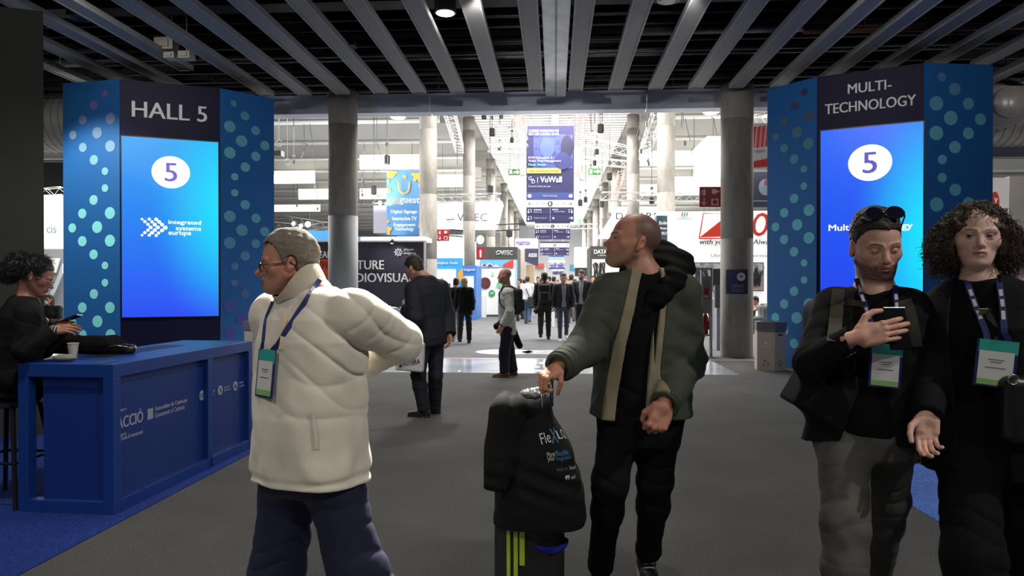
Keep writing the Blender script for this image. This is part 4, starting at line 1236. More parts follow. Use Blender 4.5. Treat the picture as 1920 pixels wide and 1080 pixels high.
# ================================================================== covered suitcase with trolley handle
def suitcase():
    D = 2.95
    sc = F / D
    p = lambda px, py, d=0: at(px, py, D + d)
    base = atz(985, 1172, 0) * 1.0; bx = p(985, 1000)[0]
    rt = empty('suitcase', (bx, D, 0), 'black suitcase with lime straps under a draped black cover, pulled by the man in olive', 'suitcase')
    body = M('suitcase_black', (.010, .010, .012), .6)
    x0 = p(930, 900)[0]; x1 = p(1058, 900)[0]
    f = lambda P: rbox(P, ((x0 + x1) / 2, D + .02, .40), ((x1 - x0) / 2, .15, .34), .06)
    sdf_obj('shell', f, (x0 - .05, D - .25, 0), (x1 + .05, D + .3, .8), .007, body, rt)
    lime = RGB('lime_strap', 176, 198, 50, rough=.5)
    for (a, b_, y0, y1) in ((950, 957, 985, 1170), (963, 971, 985, 1170), (974, 984, 990, 1060)):
        m = MB(); q = p(a, y0, -.135); r_ = p(b_, y1, -.135); m.box((q[0], q[1] - .006, max(r_[2], .08)), (r_[0], q[1] + .01, q[2])); m.obj('strap', lime, rt, bevel=.002)
    for xx in (x0 + .05, x1 - .05):
        for yy in (-.09, .12):
            m = MB(); m.tube([(xx - .015, D + yy, .035), (xx + .015, D + yy, .035)], .035, 18); m.obj('wheel', body, rt)
    fb = lambda P: su(cap(P, p(1020, 1005, -.10), p(1045, 1010, -.08), .055, .05), cap(P, p(1030, 1010, -.12), p(1032, 1042, -.12), .045, .018), .03) + .005 * wob(P, 50, 3)
    sdf_obj('blue_cloth', fb, p(995, 1060, -.3), p(1075, 975, .2), .005, RGB('blue_cloth', 28, 50, 190, rough=.5, bump=(60, .5, .004)), rt)
    # draped cover
    cov = M('cover_black', (.0075, .0075, .008), .85, bump=(300, .25, .001), spec=.2)
    def fc(P):
        x, z = P[:, 0], P[:, 2]
        # outline by height: left and right borders (pixels mapped to metres)
        zs = [p(0, py)[2] for py in (1010, 985, 940, 880, 820, 770, 745, 728)]
        lf = [p(q, 900)[0] for q in (925, 924, 924, 940, 952, 960, 968, 990)]
        rg = [p(q, 900)[0] for q in (1066, 1084, 1100, 1091, 1070, 1040, 1034, 1028)]
        hd_ = [.17, .18, .19, .19, .17, .14, .12, .08]
        l = np.interp(z, zs, lf); r = np.interp(z, zs, rg); w2 = (r - l) / 2; h2 = np.interp(z, zs, hd_)
        kq = (np.abs((x - (l + r) / 2) / w2) ** 3.2 + np.abs((P[:, 1] - D) / h2) ** 3.2) ** (1 / 3.2)
        d = (kq - 1) * np.minimum(w2, h2) * .8
        d = smx(d, np.maximum(zs[1] + .0 - z, z - zs[-1]), .03)
        # the bag slung at its left, under the cover
        lb = su(rbox(P, p(944, 828, -.04), (.075, .14, .185), .05, np.array(Matrix.Rotation(math.radians(9), 3, 'Y'))), rbox(P, p(962, 770, -.02), (.065, .12, .07), .04), .05)
        lb2 = rbox(P, p(934, 865, -.05), (.055, .13, .085), .035, np.array(Matrix.Rotation(math.radians(8), 3, 'Y')))
        d = su(su(d, lb, .010), lb2, .012)
        d = d + .006 * wob(P, 13, 8)
        d = d + .004 * np.exp(-((z - p(0, 870)[2]) / .09) ** 2) * np.sin(z * 85 + x * 30 + 2 * wob(P, 9, 4)) + .010 * np.exp(-((x - p(962, 900)[0]) / .02) ** 2) * (z > p(0, 900)[2])
        # open gathered mouth
        d = ss(d, ell(P, p(1002, 724, 0), (.075, .06, .05)), .01)
        return d
    co = sdf_obj('draped_cover', fc, p(905, 1015, -.32), p(1112, 715, .34), .0042, cov, rt)
    bv = BVHTree.FromPolygons([v_.co + Vector(rt.location) for v_ in co.data.vertices], [tuple(q.vertices) for q in co.data.polygons])
    wl_ = M('cover_print', (.62, .62, .62), .6); cy = RGB('cover_print_blue', 50, 130, 180, rough=.6); dim = RGB('cover_print_dim', 90, 90, 95, rough=.6)
    for (body_, x0_, x1_, y_, y1_, h_, mt, bd) in (('Fle', 1015, 1034, 833, 828, 19, wl_, .02), ('X', 1033, 1047, 831, 829, 24, cy, .02), ('LQ', 1047, 1062, 826, 822, 17, wl_, .0), ('More', 1026, 1041, 857, 855, 9, wl_, 0), ('flexible', 1042, 1066, 855, 851, 9, cy, 0), ('your', 1027, 1040, 867, 865, 8, wl_, 0), ('logistics', 1042, 1070, 865, 861, 9, cy, 0), ('visit us', 1042, 1064, 883, 880, 6, dim, 0), ('Stand', 1066, 1078, 880, 878, 6, wl_, .01), ('wi-fi', 1069, 1079, 898, 896, 6, wl_, 0)):
        a_ = surf(fc, x0_, y_, .0); b_ = surf(fc, x1_, y1_, .0)
        text(body_, a_, b_, h_ / sc, mt, co, bold=bd, bvh=bv, lift=0)
    m = MB(); q = [p(x, y, -.4) for x, y in ((1060, 892), (1068, 891), (1068, 897), (1064, 901), (1060, 897))]; q = [surf(fc, x, y, .004) for x, y in ((1060, 892), (1068, 891), (1068, 897), (1064, 901), (1060, 897))]; m.slab(q, (0, -1, 0), .001); m.obj('cover_logo', wl_, co)
    # telescopic handle gripped by the hand
    m = MB(); hz = -.15
    gp = p(1019, 712, hz)
    m = MB(); m.tube([p(1017, 765, hz), p(1018, 728, hz)], .0085, 12); m.obj('handle_tube', metal, rt, smooth=True)
    m = MB(); m.tube([p(1034, 762, .0), p(1034, 715, .0)], .0085, 12); m.obj('handle_tube', metal, rt, smooth=True)
    m = MB(); m.tube([p(1017, 736, hz), p(1018, 722, hz), p(1020, 711, hz + .01), p(1025, 704, hz + .06), p(1031, 705, -.03), p(1034, 714, 0)], [.0125, .0145, .0145, .014, .013, .011], 14); m.obj('handle_grip', RGB('lime_grip', 190, 205, 60, rough=.25), rt, smooth=True)
    # crumpled plastic in the mouth of the cover
    pl = lambda P: ell(P, p(1000, 738, -.03), (.055, .045, .022)) + .007 * wob(P, 90, 3) + .005 * wob(P, 180, 4)
    tag(sdf_obj('plastic_wrap', pl, p(975, 765, -.2), p(1025, 715, .15), .0035, M('plastic', (.28, .28, .29), .2)), 'crumpled clear plastic wrap on top of the covered suitcase', 'plastic wrap')


suitcase()
# ================================================================== people
sk = M('skin', **SKIN)
SK1 = s2l((205, 148, 124)); SK2 = s2l((198, 146, 122)); SK3 = s2l((234, 194, 176))
white_mat = M('paper_white', (.75, .75, .72), .6)
BM = dict(sleeve=RGB('badge_sleeve', 38, 48, 110, rough=.3), teal=RGB('badge_teal', 60, 178, 170, rough=.4), white=M('badge_card', (.8, .8, .78), .5),
          green=RGB('badge_green', 150, 200, 120, rough=.5), ink=M('badge_ink', (.12, .12, .13), .6))
lany = RGB('lanyard_blue', 38, 48, 112, rough=.6); lany_w = M('lanyard_print', (.7, .7, .72), .6)
blk2 = M('black_knit', (.005, .005, .0055), .9, spec=.15, bump=(500, .3, .0015))
blkcoat = M('black_coat', (.0065, .0065, .0075), .85, spec=.2, bump=(300, .25, .0015))
lens_dark = M('dark_lens', (.01, .012, .03), .05)


def J(px, py, D): return at(px, py, D)


def person(name_label, base, cat='person'):
    return empty('person', base, name_label, cat)


def skin_part(root, g, ho, hp, R, hs, hands, neckr=.056, h=.0028, prof=MALE, feet=()):
    V, Q = skin_mesh(g, ho, hp, R, hs, neckr, h)
    C = head_cols(loc(V, hp, R, hs), ho)
    skin = np.array(ho.get('skin'))
    far = np.linalg.norm(V - np.array(hp), axis=1) > .17 * hs
    parts = [(V, Q)]; cols = [C]
    for (V2, Q2) in hands:
        parts.append((V2, Q2)); cols.append(np.tile(skin * np.array([1, .93, .9]), (len(V2), 1)))
    V2, Q2 = under_mesh(g, .022, prof); parts.append((V2, Q2)); cols.append(np.tile(skin, (len(V2), 1)))
    Qs = []; n = 0
    for (v, q) in parts: Qs.append(np.asarray(q) + n); n += len(v)
    V = np.concatenate([p[0] for p in parts]); Q = np.concatenate(Qs); C = np.concatenate(cols)
    o = mobj('body', V, [tuple(q) for q in Q.tolist()], sk, root, smooth=True); set_col(o, C)
    return o


def shoes(root, g, mat, smat, yaws, pitch=(0, 0), L=.28, h=.006, laces=None):
    for i, sd in enumerate('LR'):
        an = getattr(g, 'an' + sd); f = lambda P: shoe(P, an, yaws[i], L, pitch[i]); f2 = lambda P: sole(P, an, yaws[i], L, pitch[i])
        o = sdf_obj('shoe', f, an - .32, an + .32, h, mat, root)
        sdf_obj('sole', f2, an - .32, an + .32, h, smat, o)
        if laces is not None:
            R = rotm(yaws[i], pitch[i]); m = MB()
            for k in range(5):
                y = -.035 - k * .018; z = -.012 - k * .0095
                m.tube([an + R @ np.array([x, y, z + .006 * (1 - (x / .03) ** 2)]) for x in (-.026, -.013, 0, .013, .026)], .0038, 6)
            m.tube([an + R @ np.array([.025 * math.cos(a), -.028 - .01 * math.sin(a), -.008 + .004 * math.sin(2 * a)]) for a in np.linspace(0, 6.28, 12)], .003, 5)
            m.obj('laces', laces, o, smooth=True)


# ------------------------------------------------------------------ A: man in the white fleece
def fleece_man():
    D = 2.4
    g = Fig(pelvis=J(588, 845, D), neck=J(584, 556, D), shL=J(664, 588, 2.33), shR=J(514, 592, 2.50),
            elL=J(750, 640, 2.50), elR=J(524, 700, 2.74), wrL=J(655, 694, 2.70), wrR=J(585, 735, 2.72),
            hipL=J(614, 868, 2.37), hipR=J(548, 866, 2.45), knL=J(668, 1062, 2.36), knR=J(522, 1066, 2.44),
            anL=J(770, 1262, 2.36), anR=J(488, 1278, 2.46))
    root = person('older grey-haired man in a white fleece jacket and navy trousers striding left', (g.pelvis[0], D, 0))
    R = rotm(math.radians(-70), math.radians(4), 0); hp = J(540, 498, D); hs = .90
    ho = dict(skin=s2l((204, 146, 120)), stubble=.25, beardcol=(.22, .17, .14), fat=.006, jaw=1.1, nose=1.5, lid=.003, brow=.5, browcol=(.12, .10, .08), open=.003)
    hands = []
    for w_, e_, lf in ((g.wrL, g.elL, True), (g.wrR, g.elR, False)):
        c, HR = hand_frame(w_, w_ - e_, (0, 1, .1), lf); hands.append(hand_mesh(c, HR, RELAX, [(.6, .7, -.3), (.9, .3, -.2), (1, .1, -.2)], h=.004))
    skin_part(root, g, ho, hp, R, hs, hands, .060)
    hairm = M('grey_hair', s2l((128, 120, 107)), .8, noise=(120, .25, (1, .3, 1.0)), bump=(420, .8, .003))
    short_hair(root, hp, R, hs, dict(ho, recede=.012), .012, hairm, amp=.0035, freq=70, top=.006)
    # glasses
    fr = M('glasses_frame', (.02, .018, .016), .35)
    m = MB(); T = lambda p: hp + R @ (np.array(p) * hs)
    for sx in (-1, 1):
        cx = .032 * sx
        m.tube([T((cx + .024 * math.cos(a), -.103, .003 + .016 * math.sin(a))) for a in np.linspace(0, 6.28, 25)], .0017, 6)
        m.tube([T((sx * .056, -.102, .008)), T((sx * .073, -.085, .008)), T((sx * .083, -.03, .008)), T((sx * .085, .012, .010)), T((sx * .080, .032, -.006))], .0020, 6)
    m.tube([T((-.009, -.104, .006)), T((0, -.107, .009)), T((.009, -.104, .006))], .0016, 6)
    gl = m.obj('glasses', fr, root, smooth=True)
    # fleece
    fl = M('white_fleece', s2l((236, 229, 212)), .95, noise=(9, .04), bump=(650, .3, .0015), sheen=.4)
    prof = [(-.26, .190, .165, .140), (-.1, .188, .165, .140), (.05, .182, .168, .132), (.25, .180, .168, .125), (.5, .182, .150, .130),
            (.72, .195, .14, .13), (.86, .175, .115, .12), (.95, .12, .085, .10), (1.04, .07, .07, .075)]
    base = garment_sdf(g, prof, .016, (.072, .060, .044), hem=-.10, folds=.009, seed=21, collar=0, neckopen=.064, wr_amp=.006, tilt=.05)
    def f(P):
        d = base(P)
        x, y, z = g.tl(P)
        # big drapes from the armpit and round the waist, gathered elastic hem
        q = P - (g.shL - np.array([0, 0, .12])); w_ = np.exp(-(q ** 2).sum(1) / .18 ** 2)
        rg = 1 - np.abs(np.sin(P @ unit([.55, .2, .8]) * 30 + 1.8 * wob(P, 9, 2))); d = d + w_ * .016 * rg ** 3
        d = d + .007 * np.exp(-((z + .03) / .05) ** 2) * np.sin(x * 42 + y * 25 + 2 * wob(P, 10, 5))
        d = d + .007 * np.exp(-((z + .07) / .012) ** 2)
        rg = 1 - np.abs(np.sin(z * 17 + x * 9 + 2.2 * wob(P, 7, 6))); d = d + .006 * np.exp(-((z - .2) / .16) ** 2) * rg ** 2
        return d
    lo, hi = bounds(g, TOPN, .22)
    jk = sdf_obj('fleece_jacket', f, lo, hi, .0045, fl, root)
    # standing collar, open at the front
    nb = g.neck - g.ez * .045; ax = unit(hp + np.array([.06, 0, -.11]) - nb); fw = unit(g.fwd() + np.array([-.3, 0, 0]))
    def fc(P):
        q = P - nb; zz = q @ ax; rv = q - zz[:, None] * ax; r_ = nrm(rv)
        fr_ = (rv @ fw) / (r_ + 1e-6)
        rad = .084 + .06 * np.clip(zz, 0, 1)
        d = np.maximum(np.abs(r_ - rad) - .006, np.abs(zz - .075) - .058 + .050 * np.clip(fr_, 0, 1) ** 2)
        d = np.maximum(d, (fr_ - .985) * .1 + .0)
        return d + .0015 * wob(P, 60, 9)
    sdf_obj('collar', fc, nb - .18, nb + .22, .003, M('fleece_inner', s2l((205, 196, 178)), .95, bump=(420, .5, .003)), jk)
    fz = strap_px(f, [(538, 585), (531, 620), (527, 655)], 12, .013)
    lanyard(jk, fz, .014, M('zip_cream', s2l((214, 198, 158)), .5), name='zip', nrmv=g.fwd(), view=True)
    lanyard(jk, strap_px(f, [(586, 772), (591, 805), (594, 842)], 10, .007), .012, M('pocket_zip', s2l((225, 218, 205)), .4), name='pocket_zip', nrmv=g.fwd(), view=True)
    # trousers
    tr = M('navy_trousers', s2l((22, 27, 58)), .8, bump=(300, .3, .002), noise=(6, .12))
    prt = [(a, b_ * .88, c * .8, d_ * .88) for a, b_, c, d_ in prof]
    ft = trouser_sdf(g, prt, (.100, .090, .080), .004, folds=.012, seed=4, wr_amp=.005, cuff=.0, waist=-.03)
    lo, hi = bounds(g, LEGN, .2)
    t = sdf_obj('trousers', ft, lo, hi, .006, tr, root)
    # white tick shaped mark on the thigh
    c = J(628, 912, 2.0); nn = np.array([0, -1., 0])
    tree = BVHTree.FromObject(t, bpy.context.evaluated_depsgraph_get()) if False else None
    pts = [(-.020, -.006), (-.012, -.012), (0, -.006), (.024, .014), (.004, .004), (-.010, .000), (-.014, .006)]
    m = MB(); vs = []
    for (u, v) in pts:
        vs.append(surf(ft, 628 + u * 560, 912 - v * 560, .003))
    m.slab(vs, nn, .001); m.obj('logo', lany_w, t)
    # lanyard and badge
    bc = surf(f, 497, 700, .018); u = unit([.80, -.60, -.0]); v = unit([.16, -.0, 1.0]); v = unit(v - np.dot(u, v) * u)
    top = bc + v * .078
    s1 = strap_px(f, [(513, 566), (499, 600), (494, 650)], 14)
    s2 = strap_px(lambda P: np.minimum(f(P), fc(P)), [(600, 524), (572, 565), (540, 615), (516, 654)], 18)
    l1 = lanyard(root, s1[:-1] + [top - u * .030], .017, lany, name='lanyard', nrmv=unit([.4,-.9,0]), view=True); lanyard(root, s2[:-1] + [top + u * .030], .017, lany, name='lanyard', nrmv=unit([.4,-.9,0]), view=True)
    badge(root, bc, u, v, .105, .160, BM)
    shoes(root, g, M('white_trainer', (.6, .6, .6), .5), white_mat, (math.radians(-85), math.radians(-95)), (.5, -.2))


# ------------------------------------------------------------------ B: man in the olive jacket
def olive_man():
    D = 3.1
    g = Fig(pelvis=J(1203, 762, D), neck=J(1207, 517, D), shL=J(1278, 548, 3.10), shR=J(1143, 546, 3.04),
            elL=J(1290, 676, 3.16), elR=J(1100, 652, 2.96), wrL=J(1246, 758, 2.86), wrR=J(1048, 688, 2.78),
            hipL=J(1240, 775, 3.12), hipR=J(1163, 775, 3.08), knL=J(1228, 900, 3.12), knR=J(1144, 905, 3.02),
            anL=J(1214, 1045, 3.34), anR=J(1124, 1072, 3.30))
    root = person('bearded man in an open olive green jacket wheeling a covered suitcase', (g.pelvis[0], D, 0))
    R = rotm(math.radians(-80), math.radians(-12), math.radians(3)); hp = J(1186, 458, D); hs = 1.06
    ho = dict(skin=SK1, stubble=.55, beardcol=(.15, .135, .12), buzz=.72, haircol=(.045, .040, .036), recede=.04, thin=.8, lid=.0045, browcol=(.03, .022, .018), jaw=1.08, gaze=(.002, .001), nose=.9)
    c, HR = hand_frame(g.wrR, (-.75, -.45, -.42), (-.15, -.35, .9), False)
    hands = [hand_mesh(c, HR, GRIP, [(.55, .55, -.75), (.5, -.1, -.85), (.3, -.3, -.85)], .90)]
    c, HR = hand_frame(g.wrL, (-.35, -.25, -.9), (.1, -.97, .15), True)
    hands.append(hand_mesh(c, HR, FIST, [(.7, .5, -.45), (.75, -.15, -.6), (.4, -.6, -.6)], 1.10))
    b = skin_part(root, g, ho, hp, R, hs, hands, .064)
    rg = MB(); k = g.wrL + HR @ np.array([.098, -.0095, 0]) * 1.05
    # hoodie worn under the jacket
    f0 = garment_sdf(g, MALE, .012, (.056, .046, .036), hem=-.16, folds=.004, seed=31, neckopen=.070, wr_amp=.004)
    # the jacket hides its sleeves: only the trunk is modelled
    def fh(P):
        x, y, z = g.tl(P)
        d = torso(P, g, MALE, .012) + .004 * wob(P, 15, 31) + fold(P, g.pelvis + g.ez * .1, .2, (0.1, 0, 1), 40, .006, 3)
        d = su(d, shoulders(P, g, .05, .008), .05)
        d = hemcut(P, g, d, -.09)
        return ss(d, cap(P, g.neck - g.ez * .015 + g.fwd() * .01, g.neck + g.ez * .2, .064, .080), .006)
    lo, hi = bounds(g, ['pelvis', 'neck', 'shL', 'shR'], .22)
    hd = sdf_obj('sweatshirt', fh, lo, hi, .005, blk, root)
    # hood: thick roll behind and beside the neck, heaped on his left shoulder
    nb = g.neck
    hp0 = [J(1168, 505, 3.06), J(1205, 500, 3.20), J(1238, 478, 3.26), J(1268, 500, 3.18), J(1262, 528, 3.06), J(1236, 556, 2.99), J(1206, 590, 2.98)]
    rr = [.020, .045, .064, .068, .056, .040, .022]
    def fhood(P):
        d = 1e3
        for i in range(len(hp0) - 1): d = su(d, cap(P, hp0[i], hp0[i + 1], rr[i], rr[i + 1]), .03) if i else cap(P, hp0[0], hp0[1], rr[0], rr[1])
        d = su(d, ell(P, J(1252, 503, 3.20), (.105, .11, .085)), .05)
        d = ss(d, cap(P, np.array(hp) + np.array([.01, .02, -.05]), g.neck + np.array([.0, 0, -.05]), .066, .068), .01)
        return d + .004 * wob(P, 28, 7) + .003 * np.sin(P @ unit([.3, .2, 1]) * 110 + 2 * wob(P, 20, 3))
    sdf_obj('hood', fhood, J(1160, 600, 2.8) - .05, J(1300, 440, 3.4) + .05, .0045, blk, root)
    mL = MB()
    # jacket with the front hanging open
    prof = [(-.30, .275, .165, .155), (-.1, .225, .15, .15), (.1, .205, .14, .14), (.3, .20, .14, .135), (.5, .205, .14, .14),
            (.72, .205, .125, .135), (.86, .185, .105, .125), (.95, .13, .085, .105), (1.04, .08, .07, .08)]
    ol = M('olive_shell', s2l((64, 70, 58)), .75, noise=(5, .08), bump=(600, .25, .001))
    lin = M('jacket_lining', s2l((150, 142, 116)), .85, bump=(300, .3, .001))
    g2 = g
    gb = garment_sdf(g, prof, .012, (.072, .064, .052), hem=-.035, cut=-.005, folds=.009, seed=33, neckopen=.075, wr_amp=.006, tilt=.0)
    def opening(P):
        """signed distance to the open wedge, in the picture plane of the chest; negative inside"""
        x, y, z = g.tl(P); t = z / g.len
        xr = np.interp(t, [-.3, -.1, .2, .5, .9, 1.1], [-.215, -.212, -.190, -.163, -.105, -.065])
        xl = np.interp(t, [-.3, -.1, .2, .5, .9, 1.1], [.010, .014, .022, .036, .070, .08])
        return np.maximum(np.maximum(xr - x, x - xl), .0 - y)
    def fj(P):
        d = gb(P); x, y, z = g.tl(P)
        q = P - g.elL; d = d + .006 * np.exp(-(q ** 2).sum(1) / .2 ** 2) * np.sin(P @ unit([.5, 0, 1]) * 70 + wob(P, 14, 1) * 2)
        d = np.maximum(d, -opening(P)) if True else d
        return d
    lo, hi = bounds(g, TOPN, .22)
    jk = sdf_obj('jacket', fj, lo, hi, .0048, ol, root)
    def fl(P):
        d = gb(P); op = opening(P)
        x, y, z = g.tl(P)
        w_ = np.where(x < -.0, .046, .026)
        return np.maximum(np.maximum(d - .004 + .0 * z, np.abs(op + w_ * .5) - w_ * .5), .035 - y)
    sdf_obj('lining', fl, lo, hi, .004, lin, jk)
    for sd in 'LR':
        def fcf(P):
            el = getattr(g, 'el' + sd); wr = getattr(g, 'wr' + sd); u = unit(wr - el); t_ = (P - wr) @ u
            r_ = nrm(P - wr - t_[:, None] * u)
            return np.maximum(np.abs(r_ - .052) - .008, np.abs(t_ + .008) - .016)
        wc = getattr(g, 'wr' + sd); sdf_obj('cuff', fcf, wc - .1, wc + .1, .004, ol, jk)
    # joggers
    jg = M('black_joggers', (.009, .009, .010), .88, spec=.15, bump=(260, .3, .002))
    prf = [(-.30, .15, .12, .12), (-.1, .180, .12, .13), (.05, .17, .12, .12), (.3, .16, .12, .11), (1.04, .06, .06, .07)]
    ft0 = trouser_sdf(g, prf, (.090, .066, .046), .008, folds=.008, seed=6, wr_amp=.004, cuff=-.035)
    def ft(P):
        d = ft0(P)
        d = su(d, cap(P, g.hipL * .5 + g.hipR * .5 - np.array([0, 0, .08]), g.hipL * .5 + g.hipR * .5 - np.array([0, 0, .16]), .075, .05), .06)
        for sd in 'LR':
            an = getattr(g, 'an' + sd); kn = getattr(g, 'kn' + sd); u = unit(an - kn)
            c_ = an - u * .055
            d = su(d, rbox(P, c_, (.052, .055, .035), .03), .03)
        return d
    lo, hi = bounds(g, LEGN, .18)
    tr = sdf_obj('joggers', ft, lo, hi, .0055, jg, root)
    for s_ in 'LR':
        an = getattr(g, 'an' + s_); kn = getattr(g, 'kn' + s_); sdf_obj('sock', lambda P: cap(P, an - unit(an - kn) * .04, an, .042, .040), an - .12, an + .12, .006, blk2, root)
    shoes(root, g, M('black_trainer', (.012, .012, .015), .5), white_mat, (math.radians(4), math.radians(-8)), (.25, .1), laces=white_mat)
    # ring
    c = g.wrL + HR @ (np.array([.101, -.0095, -.014]) * 1.05)
    m = MB(); a1 = HR[:, 1]; a2 = HR[:, 0]
    m.tube([c + .0108 * (math.cos(a) * a1 + math.sin(a) * a2) for a in np.linspace(0, 6.28, 20)], .0013, 6)
    m.obj('ring', M('gold', (.8, .55, .2), .2, 1), root, smooth=True)
    return g


# ------------------------------------------------------------------ C: man with phone
def phone_man():
    D = 2.75
    g = Fig(pelvis=J(1622, 795, D), neck=J(1640, 552, D), shL=J(1706, 578, 2.68), shR=J(1564, 572, 2.82),
            elL=J(1728, 695, 2.82), elR=J(1521, 680, 2.67), wrL=J(1742, 790, 2.80), wrR=J(1608, 632, 2.50),
            hipL=J(1662, 812, 2.73), hipR=J(1582, 812, 2.78), knL=J(1662, 935, 2.90), knR=J(1584, 985, 2.58),
            anL=J(1645, 1062, 3.22), anR=J(1588, 1240, 2.52))
    root = person('man in a black blazer and grey jeans reading the phone in his hand', (g.pelvis[0], D, 0))
    R = rotm(math.radians(-4), math.radians(13), math.radians(-2)); hp = J(1642, 466, D); hs = 1.06
    ho = dict(skin=s2l((222, 174, 154)), stubble=.97, beardcol=(.020, .014, .011), lid=-.0032, browcol=(.04, .028, .02), brow=.95, jaw=1.05, open=.001)
    c, HR = hand_frame(g.wrR, (.93, -.2, .22), (-.1, -1, .1), False)
    curl = [(.25, .45, .35), (.22, .38, .25), (.25, .35, .25), (.32, .4, .25)]
    hands = [hand_mesh(c, HR, curl, [(.55, .75, -.1), (.85, .3, -.2), (.9, -.05, -.25)], .98, spread=.035)]
    c2, HR2 = hand_frame(g.wrL, (0, -.1, -1), (1, 0, 0), True); hands.append(hand_mesh(c2, HR2, RELAX, [(.6, .7, -.3), (.9, .3, -.2), (1, .1, -.2)], h=.004))
    skin_part(root, g, ho, hp, R, hs, hands, .062)
    hm = M('dark_brown_hair', (.022, .014, .010), .55, noise=(60, .5, (1, .4, 1)), bump=(200, .8, .004))
    short_hair(root, hp, R, hs, ho, .005, hm, amp=.003, freq=90, top=.015)
    # sunglasses pushed up
    T = lambda p: hp + R @ (np.array(p) * hs)
    m = MB(); ml = MB()
    for sx in (-1, 1):
        cx = .034 * sx; U = np.array([1, 0, 0]); Vv = unit([0, .55, .85])
        cc = np.array([cx, -.062, .135])
        ring = [T(cc + .031 * math.cos(a) * U + .022 * (math.sin(a) + .15 * math.sin(a) ** 2) * Vv) for a in np.linspace(0, 6.28, 29)]
        m.tube(ring, .0028, 6)
        ml.slab(ring[:-1][::-1], R @ np.array([0, -.85, .5]) , .002)
        m.tube([T((sx * .062, -.058, .142)), T((sx * .080, -.03, .118)), T((sx * .086, .02, .060))], .003, 6)
    m.tube([T((-.008, -.063, .137)), T((0, -.066, .140)), T((.008, -.063, .137))], .0026, 6)
    so = m.obj('sunglasses', M('sunglass_frame', (.01, .01, .012), .2), root, smooth=True); ml.obj('lens', lens_dark, so)
    # T-shirt
    def ts(P):
        d = torso(P, g, MALE, .006) + .004 * wob(P, 15, 3) + fold(P, g.pelvis + g.ez * .2, .2, (0.2, 0, 1), 38, .006, 3)
        d = su(d, shoulders(P, g, .05, .004), .05); d = hemcut(P, g, d, -.03)
        return ss(d, cap(P, g.neck - g.ez * .0 + g.fwd() * .01, g.neck + g.ez * .2, .056, .07), .005)
    lo, hi = bounds(g, ['pelvis', 'neck', 'shL', 'shR'], .2)
    sh = sdf_obj('t_shirt', ts, lo, hi, .0055, blk2, root)
    # blazer, right skirt swinging out
    prof = [(-.30, .225, .12, .15), (-.1, .205, .13, .145), (.1, .185, .13, .13), (.3, .175, .13, .12), (.5, .185, .13, .13),
            (.72, .190, .125, .13), (.86, .175, .105, .12), (.95, .12, .08, .10), (1.04, .07, .06, .075)]
    gb = garment_sdf(g, prof, .006, (.064, .056, .042), hem=-.30, cut=-.012, folds=.008, seed=51, neckopen=.070, wr_amp=.004)
    hemR = J(1497, 792, 2.74)
    def fb(P):
        x, y, z = g.tl(P); t = z / g.len
        d = gb(P)
        # swinging skirt panel on the person's right
        d = su(d, rbox(P, J(1537, 752, 2.74), (.115, .09, .062), .014, np.array(Matrix.Rotation(math.radians(30), 3, 'Y'))), .05)
        d = np.maximum(d, -(z + .03 + .42 * (np.clip(-x - .02, -.3, .3)) * 0 + .02 + .25 * np.clip(-x - .06, 0, .3)))
        xr = np.interp(t, [-.4, 0, .28, .6, .9, 1.1], [-.12, -.075, -.03, -.05, -.06, -.04])
        xl = np.interp(t, [-.4, 0, .28, .6, .9, 1.1], [.13, .09, .06, .065, .07, .05])
        op = np.maximum(np.maximum(xr - x, x - xl), .02 - y)
        d = np.maximum(d, -op)
        return d
    lo, hi = bounds(g, TOPN, .24)
    bz = sdf_obj('blazer', fb, lo, hi, .005, blkcoat, root)
    m = MB()
    for k in range(3):
        p = g.wrR + unit(g.elR - g.wrR) * (.03 + .016 * k) + np.array([.0, -.03, -.040])
        m.lathe(p, [(.001, -.001), (.006, -.001), (.006, .003), (.001, .004)], 10)
    m.obj('cuff_button', metal, bz)
    # backpack behind, straps in front
    bp = M('backpack_fabric', s2l((64, 60, 52)), .85, bump=(500, .4, .001))
    def fbp(P):
        q = P - (g.neck + np.array([0, .24, -.25])); d = rbox(q, (0, 0, 0), (.17, .10, .23), .06)
        d = su(d, rbox(q, (0, .10, -.06), (.12, .05, .12), .04), .03)
        return d + .003 * wob(P, 20, 4)
    bk = sdf_obj('backpack', fbp, g.neck + np.array([-.3, .05, -.6]), g.neck + np.array([.3, .5, .1]), .008, M('backpack_black', (.012, .012, .013), .8), root)
    fall = lambda P: np.minimum(fb(P), ts(P))
    fw = np.array([-.38, -.925, 0])
    for a in ([(1572, 541), (1570, 570), (1563, 640)], [(1696, 562), (1706, 590), (1716, 650)]):
        s_ = strap_px(fall, a, 14, .012); lanyard(bk, s_, .046, bp, name='strap', nrmv=fw, t=.010)
    s_ = strap_on(fall, J(1590, 566, D), J(1622, 570, D), 6, fw, .010, .3); lanyard(bk, s_, .022, bp, name='chest_strap', nrmv=fw, t=.005)
    # lanyard and badge
    fall = lambda P: np.minimum(fb(P), ts(P))
    bc = surf(fall, 1660, 686, .055); u = unit([.93, -.35, -.05]); v = unit([.06, -.03, 1]); v = unit(v - np.dot(u, v) * u); top = bc + v * .078
